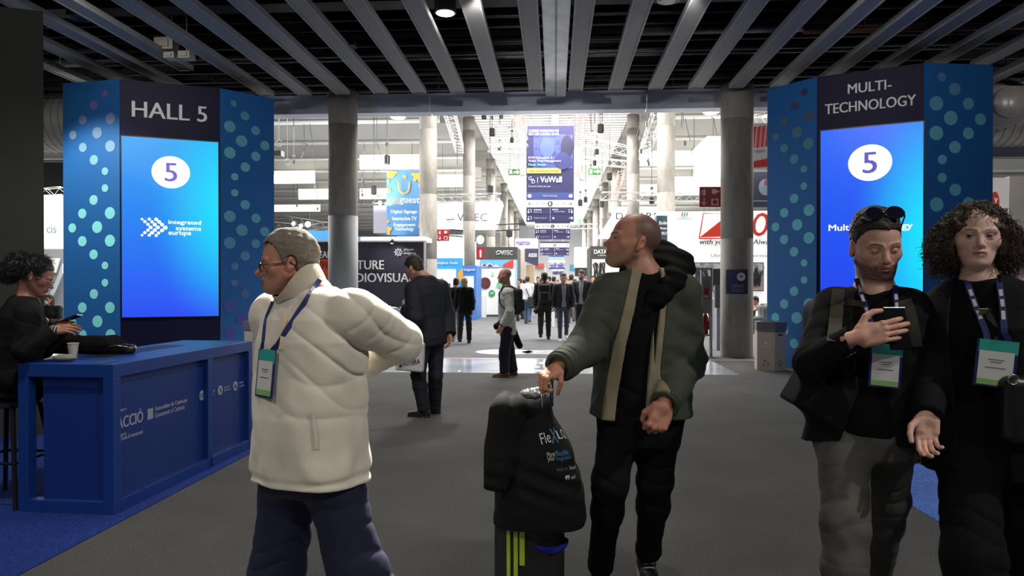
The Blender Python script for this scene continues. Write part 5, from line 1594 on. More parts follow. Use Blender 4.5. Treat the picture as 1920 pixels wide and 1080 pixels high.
    for (a, b_) in (([(1606, 522), (1618, 560), (1645, 640)], top - u * .028), ([(1678, 535), (1682, 575), (1680, 640)], top + u * .030)):
        s_ = strap_px(fall, a, 16); l_ = lanyard(root, s_[:-1] + [b_], .018, lany, name='lanyard', nrmv=fw, view=True)
        for t_ in (3, 6, 9):
            k = MB(); p, p2 = s_[t_], s_[t_ + 2]; d_ = unit(p2 - p); sd = unit(np.cross(d_, fw)) * .005
            k.slab([p - sd + fw * .0012, p + sd + fw * .0012, p2 + sd + fw * .0012, p2 - sd + fw * .0012], fw, .0006); k.obj('lanyard_print', lany_w, l_)
    badge(root, bc, u, v, .104, .158, BM)
    # grey jeans
    jm = M('grey_jeans', s2l((88, 86, 82)), .85, noise=(14, .15), bump=(420, .4, .002))
    ft = trouser_sdf(g, MALE, (.098, .072, .060), .006, folds=.009, seed=9, wr_amp=.004, waist=.02, cuff=.01)
    lo, hi = bounds(g, LEGN, .18)
    sdf_obj('jeans', ft, lo, hi, .0055, jm, root)
    shoes(root, g, M('dark_shoe', (.012, .014, .014), .4), blk2, (math.radians(5), math.radians(-5)), (.35, 0))
    # phone is a thing of its own
    m = MB(); pc = J(1684, 616, 2.545); ur = unit([1, .08, .0]); vr = unit([.05, .35, 1]); vr = unit(vr - np.dot(ur, vr) * ur); nn = np.cross(ur, vr)
    P8 = [pc + ur * a * .039 + vr * b_ * .077 for a, b_ in ((-1, -1), (1, -1), (1, 1), (-1, 1))]
    m.slab(P8, -nn, .009)
    ph = m.obj('phone', M('phone_black', (.008, .008, .01), .15), bevel=.003)
    tag(ph, 'black phone held up by the man in the black blazer', 'phone')
    sc = MB(); sc.slab([p - nn * .0095 + (pc - p) * .06 for p in P8], -nn, .0006); sc.obj('screen', M('phone_screen', (.25, .3, .35), .2, emit=.5), ph)
    ed = MB(); ed.tube([P8[3] + vr * .001, P8[2] + vr * .001], .0012, 6); ed.obj('edge', metal, ph)


# ------------------------------------------------------------------ D: curly woman
def curly_woman():
    D = 2.6
    g = Fig(pelvis=J(1850, 812, D), neck=J(1838, 532, D), shL=J(1910, 566, 2.53), shR=J(1778, 568, 2.68),
            elL=J(1965, 690, 2.66), elR=J(1748, 690, 2.64), wrL=J(1950, 800, 2.6), wrR=J(1738, 778, 2.50),
            hipL=J(1890, 825, 2.55), hipR=J(1812, 825, 2.64), knL=J(1902, 1010, 2.72), knR=J(1824, 1045, 2.46),
            anL=J(1898, 1170, 3.05), anR=J(1846, 1330, 2.36))
    root = person('woman with curly brown hair in black clothes with conference badge', (g.pelvis[0], D, 0))
    R = rotm(math.radians(-22), math.radians(1), math.radians(2)); hp = J(1830, 448, D); hs = .96
    ho = dict(skin=SK3, lips=s2l((176, 98, 94)), lid=.0050, browcol=(.05, .032, .022), brow=.85, jaw=.92, gaze=(-.003, 0), nose=.7, open=.001)
    c, HR = hand_frame(g.wrR, (-.08, -.12, -1), (.10, 1, -.1), False)
    curl = [(.5, .6, .3), (.55, .65, .35), (.6, .65, .35), (.65, .7, .35)]
    hands = [hand_mesh(c, HR, curl, [(.6, .7, -.35), (.85, .25, -.4), (.95, -.1, -.3)], .93, spread=.04)]
    c2, HR2 = hand_frame(g.wrL, (0, -.1, -1), (1, 0, 0), True); hands.append(hand_mesh(c2, HR2, RELAX, [(.6, .7, -.3), (.9, .3, -.2), (1, .1, -.2)], .93, h=.004))
    skin_part(root, g, ho, hp, R, hs, hands, .050, prof=FEM)
    hm = M('curly_brown_hair', s2l((66, 50, 38)), .6, noise=(38, .5), bump=(150, .6, .004))
    def hb(P):
        q = loc(P, hp, R, hs)
        d = ell(q, (0, .025, .042), (.095, .108, .100))
        d = su(d, ell(q * [1, 1, 1], (.095, .02, -.02), (.05, .07, .085)), .03)
        d = su(d, ell(q, (-.096, .02, -.025), (.05, .07, .090)), .03)
        d = su(d, ell(q, (0, .06, -.03), (.11, .07, .10)), .03)
        face = ell(q, (.006, -.11, -.018), (.067, .092, .092))
        d = ss(d, face, .012)
        d = np.maximum(d, ell(q, (0, .014, .02), (.062, .1, .10)) * -1 - .01)
        return (d + .010 * wob(q, 65, 2) + .006 * wob(q, 130, 5)) * hs
    curls(root, hp, R, hs, hm, 4, 2300, .0019, length=.055, hang=.12, base=hb, h=.0045, cr=.0055, turns=2, skip=lambda q: q[1] < -.035 and abs(q[0]) < .078 and q[2] < .085)
    # top and coat
    top = garment_sdf(g, FEM, .008, (.05, .042, .032), hem=-.03, folds=.004, seed=61, neckopen=.052, wr_amp=.003)
    def ft_(P):
        d = torso(P, g, FEM, .010) + .003 * wob(P, 18, 6); d = su(d, shoulders(P, g, .045, .006), .05)
        d = hemcut(P, g, d, -.02)
        return ss(d, cap(P, g.neck + g.ez * .002, g.neck + g.ez * .2, .050, .060), .004)
    lo, hi = bounds(g, ['pelvis', 'neck', 'shL', 'shR'], .2)
    sdf_obj('top', ft_, lo, hi, .0055, M('black_top', (.005, .005, .006), .9, spec=.15, bump=(400, .3, .001)), root)
    prof = [(-.30, .20, .12, .15), (-.1, .195, .12, .145), (.1, .175, .12, .13), (.3, .165, .12, .12), (.5, .175, .13, .125),
            (.72, .180, .145, .125), (.86, .165, .105, .11), (.95, .12, .08, .095), (1.04, .07, .06, .07)]
    gc = garment_sdf(g, prof, .008, (.056, .050, .042), hem=-.14, cut=.0, folds=.009, seed=65, neckopen=.066, wr_amp=.004)
    def fc(P):
        x, y, z = g.tl(P); t = z / g.len; d = gc(P)
        op = np.maximum(np.maximum(-np.interp(t, [-.4, 0, .6, 1], [.05, .06, .07, .07]) - x, x - np.interp(t, [-.4, 0, .6, 1], [.10, .09, .08, .07])), .03 - y)
        return np.maximum(d, -op)
    lo, hi = bounds(g, TOPN, .22)
    sdf_obj('coat', fc, lo, hi, .0055, blkcoat, root)
    ft = trouser_sdf(g, FEM, (.096, .088, .100), .004, folds=.011, seed=14, wr_amp=.004, cuff=.05)
    lo, hi = bounds(g, LEGN, .2)
    sdf_obj('wide_trousers', ft, lo, hi, .007, M('black_trousers', (.006, .006, .007), .88, spec=.15, bump=(260, .3, .002)), root)
    shoes(root, g, blk2, blk2, (0, 0), (.5, 0), L=.25)
    fall = lambda P: np.minimum(fc(P), ft_(P)); fw = np.array([-.5, -.866, 0])
    fall = lambda P: np.minimum(fc(P), ft_(P)); bc = surf(fall, 1867, 682, .05); u = unit([.9, -.42, -.09]); v = unit([.08, 0, 1]); v = unit(v - np.dot(u, v) * u); top_ = bc + v * .08
    for (a, b_) in (([(1812, 524), (1828, 570), (1852, 630)], top_ - u * .030), ([(1873, 524), (1880, 570), (1884, 632)], top_ + u * .032)):
        s_ = strap_px(fall, a, 16); l_ = lanyard(root, s_[:-1] + [b_], .019, lany, name='lanyard', nrmv=fw, view=True)
        for t_ in (3, 6, 9):
            k = MB(); p, p2 = s_[t_], s_[t_ + 2]; d_ = unit(p2 - p); sd = unit(np.cross(d_, fw)) * .0055
            k.slab([p - sd + fw * .0012, p + sd + fw * .0012, p2 + sd + fw * .0012, p2 - sd + fw * .0012], fw, .0006); k.obj('lanyard_print', lany_w, l_)
    badge(root, bc, u, v, .118, .160, BM)
    # cross-body bag, a thing of its own
    bl = M('black_leather', (.010, .010, .011), .38, bump=(180, .3, .001))
    bagc = J(1942, 768, 2.42)
    f = lambda P: rbox(P, bagc, (.115, .045, .115), .035) + .003 * wob(P, 22, 5)
    bag = sdf_obj('shoulder_bag', f, bagc - .16, bagc + .16, .006, bl)
    tag(bag, 'black leather shoulder bag at the hip of the curly-haired woman', 'bag')
    s_ = strap_px(fall, [(1806, 524), (1848, 585), (1885, 655)], 16, .003); s_.append(bagc + np.array([-.03, .06, .10]))
    st = lanyard(bag, s_, .028, M('strap_grey', (.03, .029, .027), .6), name='strap', nrmv=fw, t=.003)
    bu = MB(); p = surf(fall, 1848, 584, .008); bu.box(p - [.022, .002, .011], p + [.022, .002, .011]); bu.obj('buckle', M('brass', (.3, .25, .15), .35, 1), bag, bevel=.002)
    ri = MB(); ri.tube([J(1900, 712, 2.36) + .016 * np.array([math.cos(a), 0, math.sin(a)]) for a in np.linspace(0, 6.28, 16)], .0025, 6); ri.obj('ring', metal, bag, smooth=True)


# ------------------------------------------------------------------ E: seated woman
def seated_woman():
    D = 4.5
    g = Fig(pelvis=J(18, 708, D), neck=J(50, 562, D), shL=J(46, 582, 4.68), shR=J(56, 588, 4.32),
            elL=J(80, 652, 4.70), elR=J(44, 655, 4.28), wrL=J(118, 612, 4.52), wrR=J(104, 618, 4.40),
            hipL=J(22, 712, 4.60), hipR=J(22, 712, 4.40), knL=J(140, 722, 4.66), knR=J(132, 722, 4.46),
            anL=J(120, 826, 4.66), anR=J(112, 826, 4.46))
    root = person('seated woman in glasses with tied-back dark curls looking down at her phone', (g.pelvis[0], D, 0))
    R = rotm(math.radians(118), math.radians(24), 0); hp = J(66, 520, D); hs = 1.02
    ho = dict(skin=s2l((176, 124, 104)), lips=s2l((140, 70, 66)), lid=-.003, browcol=(.02, .015, .012), brow=.9, jaw=.95, nose=1.1, fat=.003)
    hands = []
    c, HR = hand_frame(g.wrR, (.95, .1, .12), (-.2, -.8, .5), False); cu = [(.5, .6, .3)] * 4
    hands.append(hand_mesh(c, HR, cu, [(.7, .6, -.2), (.9, .2, -.2), (1, 0, -.2)], .88, h=.003))
    c, HR = hand_frame(g.wrL, (.9, -.35, .2), (-.2, .8, .5), True)
    hands.append(hand_mesh(c, HR, cu, [(.7, .6, -.2), (.9, .2, -.2), (1, 0, -.2)], .88, h=.003))
    skin_part(root, g, ho, hp, R, hs, hands, .052, h=.0035, prof=FEM)
    hm = M('black_curly_hair', (.010, .009, .009), .5, noise=(40, .5), bump=(150, .6, .004))
    def hb(P):
        q = loc(P, hp, R, hs)
        d = ell(q, (0, .014, .048), (.084, .105, .092))
        d = np.maximum(d, -(hairline(q, {}) + .0))
        d = su(d, ell(q, (0, .135, .0), (.075, .06, .085)), .03)
        d = su(d, ell(q, (0, .12, .07), (.06, .05, .05)), .03)
        return (d + .004 * wob(q, 70, 2) + .008 * wob(q, 60, 5) * (q[:, 1] > .06)) * hs
    curls(root, hp, R, hs, hm, 9, 1800, .0018, length=.035, hang=.03, base=hb, h=.005, cr=.0045, turns=2, skip=lambda q: q[1] < -.03)
    T = lambda p: hp + R @ (np.array(p) * hs)
    m = MB()
    for sx in (-1, 1):
        m.tube([T((.033 * sx + .026 * math.cos(a), -.104, .0 + .020 * math.sin(a))) for a in np.linspace(0, 6.28, 21)], .0016, 6)
        m.tube([T((sx * .058, -.103, .010)), T((sx * .078, -.085, .010)), T((sx * .088, .015, .012))], .0018, 6)
    m.obj('glasses', M('clear_frame', (.5, .52, .5), .2), root, smooth=True)
    e = MB(); e.tube([T((-.085, .002, -.028)) + .007 * np.array([math.cos(a), 0, math.sin(a)]) for a in np.linspace(0, 6.28, 14)], .0018, 6); e.obj('earring', metal, root, smooth=True)
    prof = [(-.26, .21, .15, .16), (0, .20, .16, .15), (.3, .18, .15, .13), (.6, .18, .16, .13), (.8, .175, .13, .125), (.95, .12, .08, .10), (1.04, .07, .06, .07)]
    f0 = garment_sdf(g, prof, .008, (.066, .060, .048), hem=-.09, cut=-.02, folds=.009, seed=71, neckopen=.062, wr_amp=.005)
    def fj(P):
        x, y, z = g.tl(P); d = f0(P); t = z / g.len
        return np.maximum(d, -np.maximum(np.abs(x) - np.interp(t, [0, .5, 1], [.02, .05, .06]), .05 - y))
    lo, hi = bounds(g, TOPN, .22)
    sdf_obj('jacket', fj, lo, hi, .006, M('black_jacket', (.009, .010, .011), .88, spec=.15, bump=(300, .3, .002)), root)
    def fb(P):
        d = torso(P, g, FEM, .018); d = su(d, shoulders(P, g, .045, .006), .05); d = hemcut(P, g, d, -.02)
        return ss(d, cap(P, g.neck, g.neck + g.ez * .2, .054, .066), .004)
    m = bpy.data.materials.new('patterned_blouse'); m.use_nodes = True; nt = m.node_tree; b = nt.nodes['Principled BSDF']
    wv = nt.nodes.new('ShaderNodeTexWave'); wv.inputs['Scale'].default_value = 22; wv.inputs['Distortion'].default_value = 6
    cr = nt.nodes.new('ShaderNodeValToRGB'); cr.color_ramp.interpolation = 'CONSTANT'; cr.color_ramp.elements[0].color = (.02, .02, .02, 1); cr.color_ramp.elements[1].position = .55; cr.color_ramp.elements[1].color = (.35, .34, .33, 1)
    tc = nt.nodes.new('ShaderNodeTexCoord'); nt.links.new(tc.outputs['Object'], wv.inputs['Vector']); nt.links.new(wv.outputs['Fac'], cr.inputs[0]); nt.links.new(cr.outputs[0], b.inputs['Base Color']); b.inputs['Roughness'].default_value = .8
    lo2, hi2 = bounds(g, ['pelvis', 'neck', 'shL', 'shR'], .2)
    sdf_obj('blouse', fb, lo2, hi2, .007, m, root)
    for s_ in 'LR':
        el = getattr(g, 'el' + s_); wr = getattr(g, 'wr' + s_); u = unit(wr - el); sdf_obj('blouse_cuff', lambda P: cap(P, wr - u * .04, wr - u * .01, .036, .038), wr - .12, wr + .12, .006, m, root)
    ft = trouser_sdf(g, FEM, (.095, .075, .055), .010, folds=.006, seed=17)
    lo, hi = bounds(g, LEGN, .2)
    sdf_obj('trousers', ft, lo, hi, .009, blk, root)
    shoes(root, g, blk2, blk2, (math.radians(85), math.radians(85)), L=.25, h=.008)
    m = MB(); pc = J(133, 596, 4.44); ur = unit([.9, .1, .38]); vr = unit([.1, -1, .1]); nn = unit(np.cross(ur, vr))
    m.slab([pc + ur * a * .06 + vr * b_ * .034 for a, b_ in ((-1, -1), (1, -1), (1, 1), (-1, 1))], nn, .008)
    tag(m.obj('phone', M('phone_black', (.008, .008, .01), .15)), 'dark phone in both hands of the seated woman', 'phone')
    # bar stool
    st = empty('bar_stool', (g.pelvis[0], D, 0), 'black bar stool under the seated woman', 'stool')
    bs = M('stool_black', (.012, .012, .012), .4); cx, cy = g.pelvis[0], D
    zs = g.pelvis[2] - .135
    m = MB(); m.lathe((cx, cy, 0), [(.17, zs - .05), (.19, zs - .04), (.19, zs - .012), (.17, zs)], 28); m.obj('seat', bs, st)
    for (a, b_) in ((-1, -1), (1, -1), (1, 1), (-1, 1)):
        m = MB(); m.tube([(cx + a * .12, cy + b_ * .12, zs - .05), (cx + a * .21, cy + b_ * .21, .0)], [.017, .014], 10); m.obj('leg', bs, st)
    m = MB()
    for (z_, e_) in ((.30, .178),): m.tube([(cx - e_, cy - e_, z_), (cx + e_, cy - e_, z_), (cx + e_, cy + e_, z_), (cx - e_, cy + e_, z_), (cx - e_, cy - e_, z_)], .010, 8)
    m.obj('foot_rail', bs, st)
# ------------------------------------------------------------------ people farther away
def std(x, y, yaw, H=1.75, stride=.0, lead='L', bendL=.1, bendR=.1, armL=None, armR=None, lean=0.0, sw=.19):
    """joints of a standing or walking person; yaw 0 faces the camera (-Y)"""
    k = H / 1.75; f = np.array([math.sin(yaw), -math.cos(yaw), 0]); l = np.array([-f[1], f[0], 0]); up = np.array([0, 0, 1.])
    b = np.array([x, y, 0.])
    j = dict(pelvis=b + up * .94 * k, neck=b + up * 1.47 * k + f * lean)
    for sd, s_ in (('L', 1), ('R', -1)):
        fo = stride if sd == lead else -stride
        j['sh' + sd] = b + up * 1.41 * k + l * s_ * sw * k + f * lean
        j['hip' + sd] = b + up * .90 * k + l * s_ * .09 * k
        j['kn' + sd] = b + up * .50 * k + l * s_ * .10 * k + f * (fo * .55 + .03)
        j['an' + sd] = b + up * (.09 + (.07 if fo < 0 else 0)) * k + l * s_ * .10 * k + f * fo
        a = armL if sd == 'L' else armR
        if a is None:
            sw_ = -fo * .5
            j['el' + sd] = b + up * 1.12 * k + l * s_ * (sw + .05) * k + f * (sw_ * .5 + lean)
            j['wr' + sd] = b + up * .88 * k + l * s_ * (sw + .05) * k + f * (sw_ + .05 + lean)
        else:
            (e1, e2, e3), (w1, w2, w3) = a
            j['el' + sd] = b + l * s_ * e1 * k + f * e2 + up * e3 * k; j['wr' + sd] = b + l * s_ * w1 * k + f * w2 + up * w3 * k
    g = Fig(**j); g.f = f; g.l = l; g.k = k
    return g


def figure(label, g, yaw, hyaw, top, legs, shoe_m, hair=None, ho=None, pitch=0.0, h=.014, prof=MALE, open_=None, shirt=None, hem=-.16, ar=(.066, .056, .044), lr=(.095, .068, .056), infl=.014, collar=0.02, hair_shape='short', hs=1.0, headpos=None, handcurl=RELAX, cat='person', cuff=.02, folds=.007, hh=None):
    root = person(label, (g.pelvis[0], g.pelvis[1], 0), cat)
    R = rotm(hyaw, pitch, 0); hp = headpos if headpos is not None else g.neck + np.array([0, 0, .150]) * g.k + np.array([math.sin(hyaw), -math.cos(hyaw), 0]) * (.03 + .05 * math.sin(pitch)) - np.array([0, 0, .03]) * math.sin(pitch)
    ho = dict(dict(skin=SK2, browcol=(.03, .02, .015)), **(ho or {}))
    hands = []
    hh = hh or h * .45
    for w_, e_, lf, sd in ((g.wrL, g.elL, True, 1), (g.wrR, g.elR, False, -1)):
        c, HR = hand_frame(w_, w_ - e_, g.l * sd + g.f * .2, lf); hands.append(hand_mesh(c, HR, handcurl, [(.6, .7, -.3), (.9, .3, -.2), (1, .1, -.2)], g.k, h=min(.008, hh)))
    skin_part(root, g, ho, hp, R, hs * g.k, hands, .055 if prof is MALE else .047, h=min(.008, hh), prof=prof)
    f0 = garment_sdf(g, prof, infl, ar, hem=hem, cut=-.005, folds=folds, seed=int(abs(g.pelvis[0] * 97)) % 90, neckopen=.064, wr_amp=.004, collar=collar)
    def f(P):
        d = f0(P)
        if open_:
            x, y, z = g.tl(P); t = z / g.len
            d = np.maximum(d, -np.maximum(np.abs(x) - np.interp(t, [-.3, .3, .6, 1], [open_ * 1.6, open_ * .6, open_, open_ * 1.1]), .03 - y))
        return d
    lo, hi = bounds(g, TOPN, .22)
    jk = sdf_obj('jacket' if open_ or shirt else 'top', f, lo, hi, h * .75, top, root)
    if shirt is not None:
        def fs(P):
            d = torso(P, g, prof, .008 if infl > .012 else .004); d = su(d, shoulders(P, g, .045, .004), .05); d = hemcut(P, g, d, -.05)
            return ss(d, cap(P, g.neck + g.ez * .01, g.neck + g.ez * .2, .052, .066), .004)
        sdf_obj('shirt', fs, lo, hi, h * .75, shirt, root)
    ft = trouser_sdf(g, prof, lr, .006, folds=folds, seed=8, cuff=cuff)
    lo, hi = bounds(g, LEGN, .2)
    sdf_obj('trousers', ft, lo, hi, h * .8, legs, root)
    shoes(root, g, shoe_m, shoe_m, (yaw, yaw), L=.27 * g.k, h=min(h, .012))
    if hair is not None:
        s_ = hs * g.k
        if hair_shape == 'short':
            short_hair(root, hp, R, s_, ho, .010, hair, h=min(.008, hh), top=.012)
        else:
            L = {'long': .22, 'bob': .12}[hair_shape]
            def fh(P):
                q = loc(P, hp, R, s_); d = ell(q, (0, .016, .048), (.086, .108, .092))
                d = np.maximum(d, -hairline(q, {}) * 1.0 - .0)
                b_ = rbox(q, (0, .055, .03 - L / 2), (.080, .055, L / 2 + .04), .04); d = su(d, b_, .02)
                return (d + .004 * np.sin(q[:, 0] * 160 + 3 * wob(q, 20, 3)) + .003 * wob(q, 50, 1)) * s_
            sdf_obj('hair', fh, hp - .34, hp + .2, min(.009, hh * 1.3), hair, root)
    root['hp'] = [float(v) for v in hp]
    return root, f, jk


def backpack(root, g, size, mat, side_strap=True, off=.20, dz=-.26, label=None):
    """worn on the back; a thing of its own"""
    c = g.neck - g.f * off + np.array([0, 0, dz]); w_, d_, h_ = size
    R = np.stack([g.l, g.f, np.array([0, 0, 1.])], 1)
    f = lambda P: su(rbox(P, c, (w_, d_, h_), min(w_, d_, h_) * .75, R), rbox(P, c - g.f * d_ - np.array([0, 0, h_ * .3]), (w_ * .7, d_ * .5, h_ * .45), d_ * .4, R), .02)
    o = sdf_obj('backpack', f, c - .42, c + .42, .010, mat)
    tag(o, label, 'backpack')
    m = MB()
    for s_ in (-1, 1):
        a = c + g.l * s_ * .09 + np.array([0, 0, h_ * .85]); sh = g.neck + g.l * s_ * .11 + np.array([0, 0, -.005 + .03])
        m.tube([a, sh - g.f * .06, sh + g.f * .05 - np.array([0, 0, .01]), sh + g.f * .115 - np.array([0, 0, .12]), sh + g.f * .10 - np.array([0, 0, .26]) + g.l * s_ * .03, g.neck + g.l * s_ * .19 + np.array([0, 0, -.36]), c + g.l * s_ * w_ * .8 + np.array([0, 0, -h_ * .7])], .012, 8)
    m.obj('strap', mat, o, smooth=True)
    return o


def far_people():
    navy = M('navy_jacket', (.010, .012, .022), .8, bump=(300, .3, .002)); djean = M('dark_jeans', (.012, .014, .022), .85, noise=(10, .2))
    hair_d = M('dark_hair', (.018, .012, .009), .6, noise=(60, .4), bump=(160, .6, .004)); brown_sh = M('brown_shoe', (.10, .035, .02), .45)
    blks = M('black_shoe', (.010, .010, .011), .4)
    # F : man with the phone, seen from behind
    g = Fig(pelvis=J(806, 622, 7.67), neck=J(797, 522, 7.66), shL=J(775, 542, 7.52), shR=J(826, 540, 7.80), elL=J(779, 597, 7.44), elR=J(838, 588, 7.86),
            wrL=J(762, 580, 7.60), wrR=J(842, 628, 7.74), hipL=J(793, 630, 7.60), hipR=J(816, 630, 7.74), knL=J(784, 703, 7.56), knR=J(817, 704, 7.72), anL=J(795, 766, 7.62), anR=J(815, 764, 7.84))
    g.k = 1; g.f = unit([-.62, .78, 0]); g.l = unit([-.78, -.62, 0])
    hp = J(777, 504, 7.66)
    root, f, jk = figure('man in a dark navy jacket standing with his back turned, carrying a white bag', g, math.radians(-100), math.radians(-112), navy, djean, M('dark_brown_shoe', (.02, .012, .010), .4),
                         hair=M('dark_hair2', (.030, .021, .016), .6, noise=(60, .4), bump=(160, .7, .004)), pitch=math.radians(26), h=.009, headpos=hp, hem=-.20, ar=(.075, .064, .056), infl=.026, collar=.04, lr=(.10, .072, .066))
    def coll(P):
        c0 = g.neck - g.ez * .02; q = P - c0; zz = q @ g.ez; r_ = nrm(q - zz[:, None] * g.ez)
        return np.maximum(np.abs(r_ - .062) - .007, np.abs(zz - .03) - .028)
    sdf_obj('shirt_collar', coll, g.neck - .12, g.neck + .12, .005, M('pale_shirt', (.45, .42, .38), .8), root)
    m = MB(); pc = J(747, 577, 7.74); m.slab([pc + unit([1, .3, -.25]) * a * .075 + unit([.2, -1, .1]) * b_ * .036 for a, b_ in ((-1, -1), (1, -1), (1, 1), (-1, 1))], (0, 0, 1), .009)
    tag(m.obj('phone', M('phone_black', (.008, .008, .01), .15)), 'phone held out by the man in the navy jacket', 'phone')
    # paper carrier bag
    bgm = M('white_bag', (.62, .62, .64), .5, noise=(5, .05)); c = J(770, 668, 7.42)
    fbag = lambda P: rbox(P, c, (.150, .045, .160), .02, np.array(Matrix.Rotation(math.radians(4), 3, 'Y'))) + .005 * wob(P, 14, 4)
    bag = sdf_obj('carrier_bag', fbag, c - .25, c + .25, .007, bgm)
    tag(bag, 'white carrier bag with black lettering hanging beside the man in navy', 'bag')
    text('ASTERA', J(756, 686, 7.365), J(788, 681, 7.365), .052, M('black_ink', (.015, .015, .018), .6), bag, bold=.0, lift=.003)
    m = MB(); a = J(751, 688, 7.36); m.slab([a + np.array([-.018, 0, -.0]), a + np.array([.018, 0, 0]), a + np.array([.004, 0, .05]), a + np.array([-.004, 0, .05])], (0, -1, 0), .002); m.obj('logo', MATS['black_ink'], bag)
    m = MB()
    for dy in (-.02, .02): m.tube([c + np.array([-.07, dy, .15]), c + np.array([-.04, dy, .26]), g.wrL + np.array([.03, dy, .0]) - np.array([0, 0, .02]), c + np.array([.05, dy, .26]), c + np.array([.07, dy, .15])], .004, 6)
    m.obj('handle', bgm, bag, smooth=True)
    # G : man in the checked shirt
    chk = bpy.data.materials.new('checked_shirt'); chk.use_nodes = True; nt = chk.node_tree; b = nt.nodes['Principled BSDF']; tc = nt.nodes.new('ShaderNodeTexCoord')
    ws = []
    for ax in 'XZ':
        wv = nt.nodes.new('ShaderNodeTexWave'); wv.wave_type = 'BANDS'; wv.bands_direction = ax; wv.inputs['Scale'].default_value = 24; wv.inputs['Distortion'].default_value = .4; nt.links.new(tc.outputs['Object'], wv.inputs['Vector']); ws.append(wv)
    mx = nt.nodes.new('ShaderNodeMath'); mx.operation = 'MINIMUM'; nt.links.new(ws[0].outputs['Fac'], mx.inputs[0]); nt.links.new(ws[1].outputs['Fac'], mx.inputs[1])
    cr = nt.nodes.new('ShaderNodeValToRGB'); cr.color_ramp.elements[0].position = .05; cr.color_ramp.elements[0].color = (.40, .39, .37, 1); cr.color_ramp.elements[1].position = .35; cr.color_ramp.elements[1].color = (.72, .70, .66, 1)
    nt.links.new(mx.outputs[0], cr.inputs[0]); nt.links.new(cr.outputs[0], b.inputs['Base Color']); b.inputs['Roughness'].default_value = .9
    DG = 11.06
    g = Fig(pelvis=J(951, 612, DG), neck=J(950, 539, DG), shL=J(953, 550, DG - .17), shR=J(949, 550, DG + .17), elL=J(956, 584, DG - .24), elR=J(952, 584, DG + .22),
            wrL=J(942, 610, DG - .24), wrR=J(938, 606, DG + .12), hipL=J(952, 618, DG - .08), hipR=J(949, 618, DG + .08), knL=J(946, 658, DG - .1), knR=J(955, 658, DG + .1), anL=J(946, 696, DG - .12), anR=J(962, 694, DG + .12))
    g.k = 1; g.f = np.array([-1., 0, 0]); g.l = np.array([0, -1., 0])
    root, f, jk = figure('bald man in a checked shirt and dark jeans facing left', g, math.radians(-88), math.radians(-88), chk, M('indigo_jeans', (.010, .012, .026), .85), brown_sh, ho=dict(buzz=.5, haircol=(.10, .08, .07), recede=.05, skin=s2l((214, 160, 138)), stubble=.3, beardcol=(.12, .10, .09)), h=.010, headpos=J(946, 518.5, DG), hem=-.13, ar=(.062, .054, .044), collar=.03, lr=(.100, .078, .072), infl=.016)
    backpack(root, g, (.14, .075, .21), M('backpack_brown', (.022, .018, .020), .7), label='dark backpack worn by the man in the checked shirt', off=.18, dz=-.22)
    fo = lambda P: su(cap(P, J(931, 612, DG - .2), J(940, 604, DG - .1), .05, .04), cap(P, J(958, 612, DG + .14), J(974, 648, DG + .18), .07, .05), .02) + .006 * wob(P, 22, 3)
    tag(sdf_obj('folded_jacket', fo, J(925, 665, DG - .4), J(985, 590, DG + .5), .010, blkcoat), 'black jacket carried by the man in the checked shirt', 'jacket')
    # pair walking away on the left
    D1 = 17.0; x = J(871, 600, D1)[0]
    g = std(x, D1, math.pi, 1.64, .16, 'R', sw=.165)
    figure('woman with long blonde hair in a black suit walking away', g, math.pi, math.pi, blkcoat, M('black_trousers2', (.008, .008, .010), .8), blks, hair=RGB('blonde_hair', 178, 152, 118, rough=.6, noise=(30, .25, (1, 1, .2)), bump=(160, .6, .004)), hair_shape='long', prof=FEM, h=.013, hem=-.24, ar=(.060, .054, .046), lr=(.09, .062, .055))
    D2 = 17.6; x = J(855, 600, D2)[0]
    g = std(x, D2, math.pi, 1.62, .15, 'L', sw=.17)
    figure('person in black jacket and pale trousers half hidden behind the blonde woman', g, math.pi, math.pi, blkcoat, M('pale_trousers', (.36, .33, .33), .8), M('grey_shoe', (.3, .3, .3), .6), hair=hair_d, h=.014, hem=-.12)
    # middle of the corridor
    D3 = 25.6; x = J(989, 560, D3)[0]
    g = std(x, D3, math.radians(165), 1.74, .12, 'L')
    rt, f, jk = figure('man in a white shirt and blue jeans with his back turned', g, math.radians(160), math.radians(180), M('white_shirt', (.75, .76, .80), .8), M('blue_jeans', (.075, .13, .24), .85, noise=(8, .2)), brown_sh, hair=hair_d, h=.017, hem=-.04)
    o = sdf_obj('shoulder_bag', lambda P: rbox(P, J(997, 567, D3 - .25), (.15, .06, .22), .05), J(985, 585, D3 - .4), J(1012, 545, D3 + .1), .016, M('bag_navy', (.015, .017, .03), .6)); tag(o, 'dark bag slung over the man in the white shirt', 'bag')
    m = MB(); m.tube([J(986, 541, D3 - .18), J(991, 553, D3 - .26), J(999, 562, D3 - .22)], .018, 6); m.obj('strap', MATS['bag_navy'], o)
    D4 = 18.4; x = J(1021, 560, D4)[0]
    g = std(x, D4, math.pi, 1.77, .13, 'R')
    rt, f, jk = figure('man in black with a black backpack walking away down the aisle', g, math.pi, math.radians(200), M('black_top2', (.012, .012, .014), .8), M('black_trousers3', (.015, .015, .017), .8), blks, ho=dict(skin=s2l((80, 58, 48))), hair=hair_d, h=.013, hem=-.1)
    backpack(rt, g, (.16, .10, .25), M('backpack_black2', (.010, .010, .012), .8), label='black backpack of the man walking away down the aisle')
    m = RGB('cap_black', 20, 20, 22); o = sdf_obj('cap', lambda P: ell(P, J(1006, 583, D4 - .05), (.09, .08, .07)), J(998, 592, D4 - .3), J(1014, 574, D4 + .2), .012, m); tag(o, 'black cap in the hand of the man walking away', 'cap')
    D5 = 18.0; x = J(1056, 560, D5)[0]
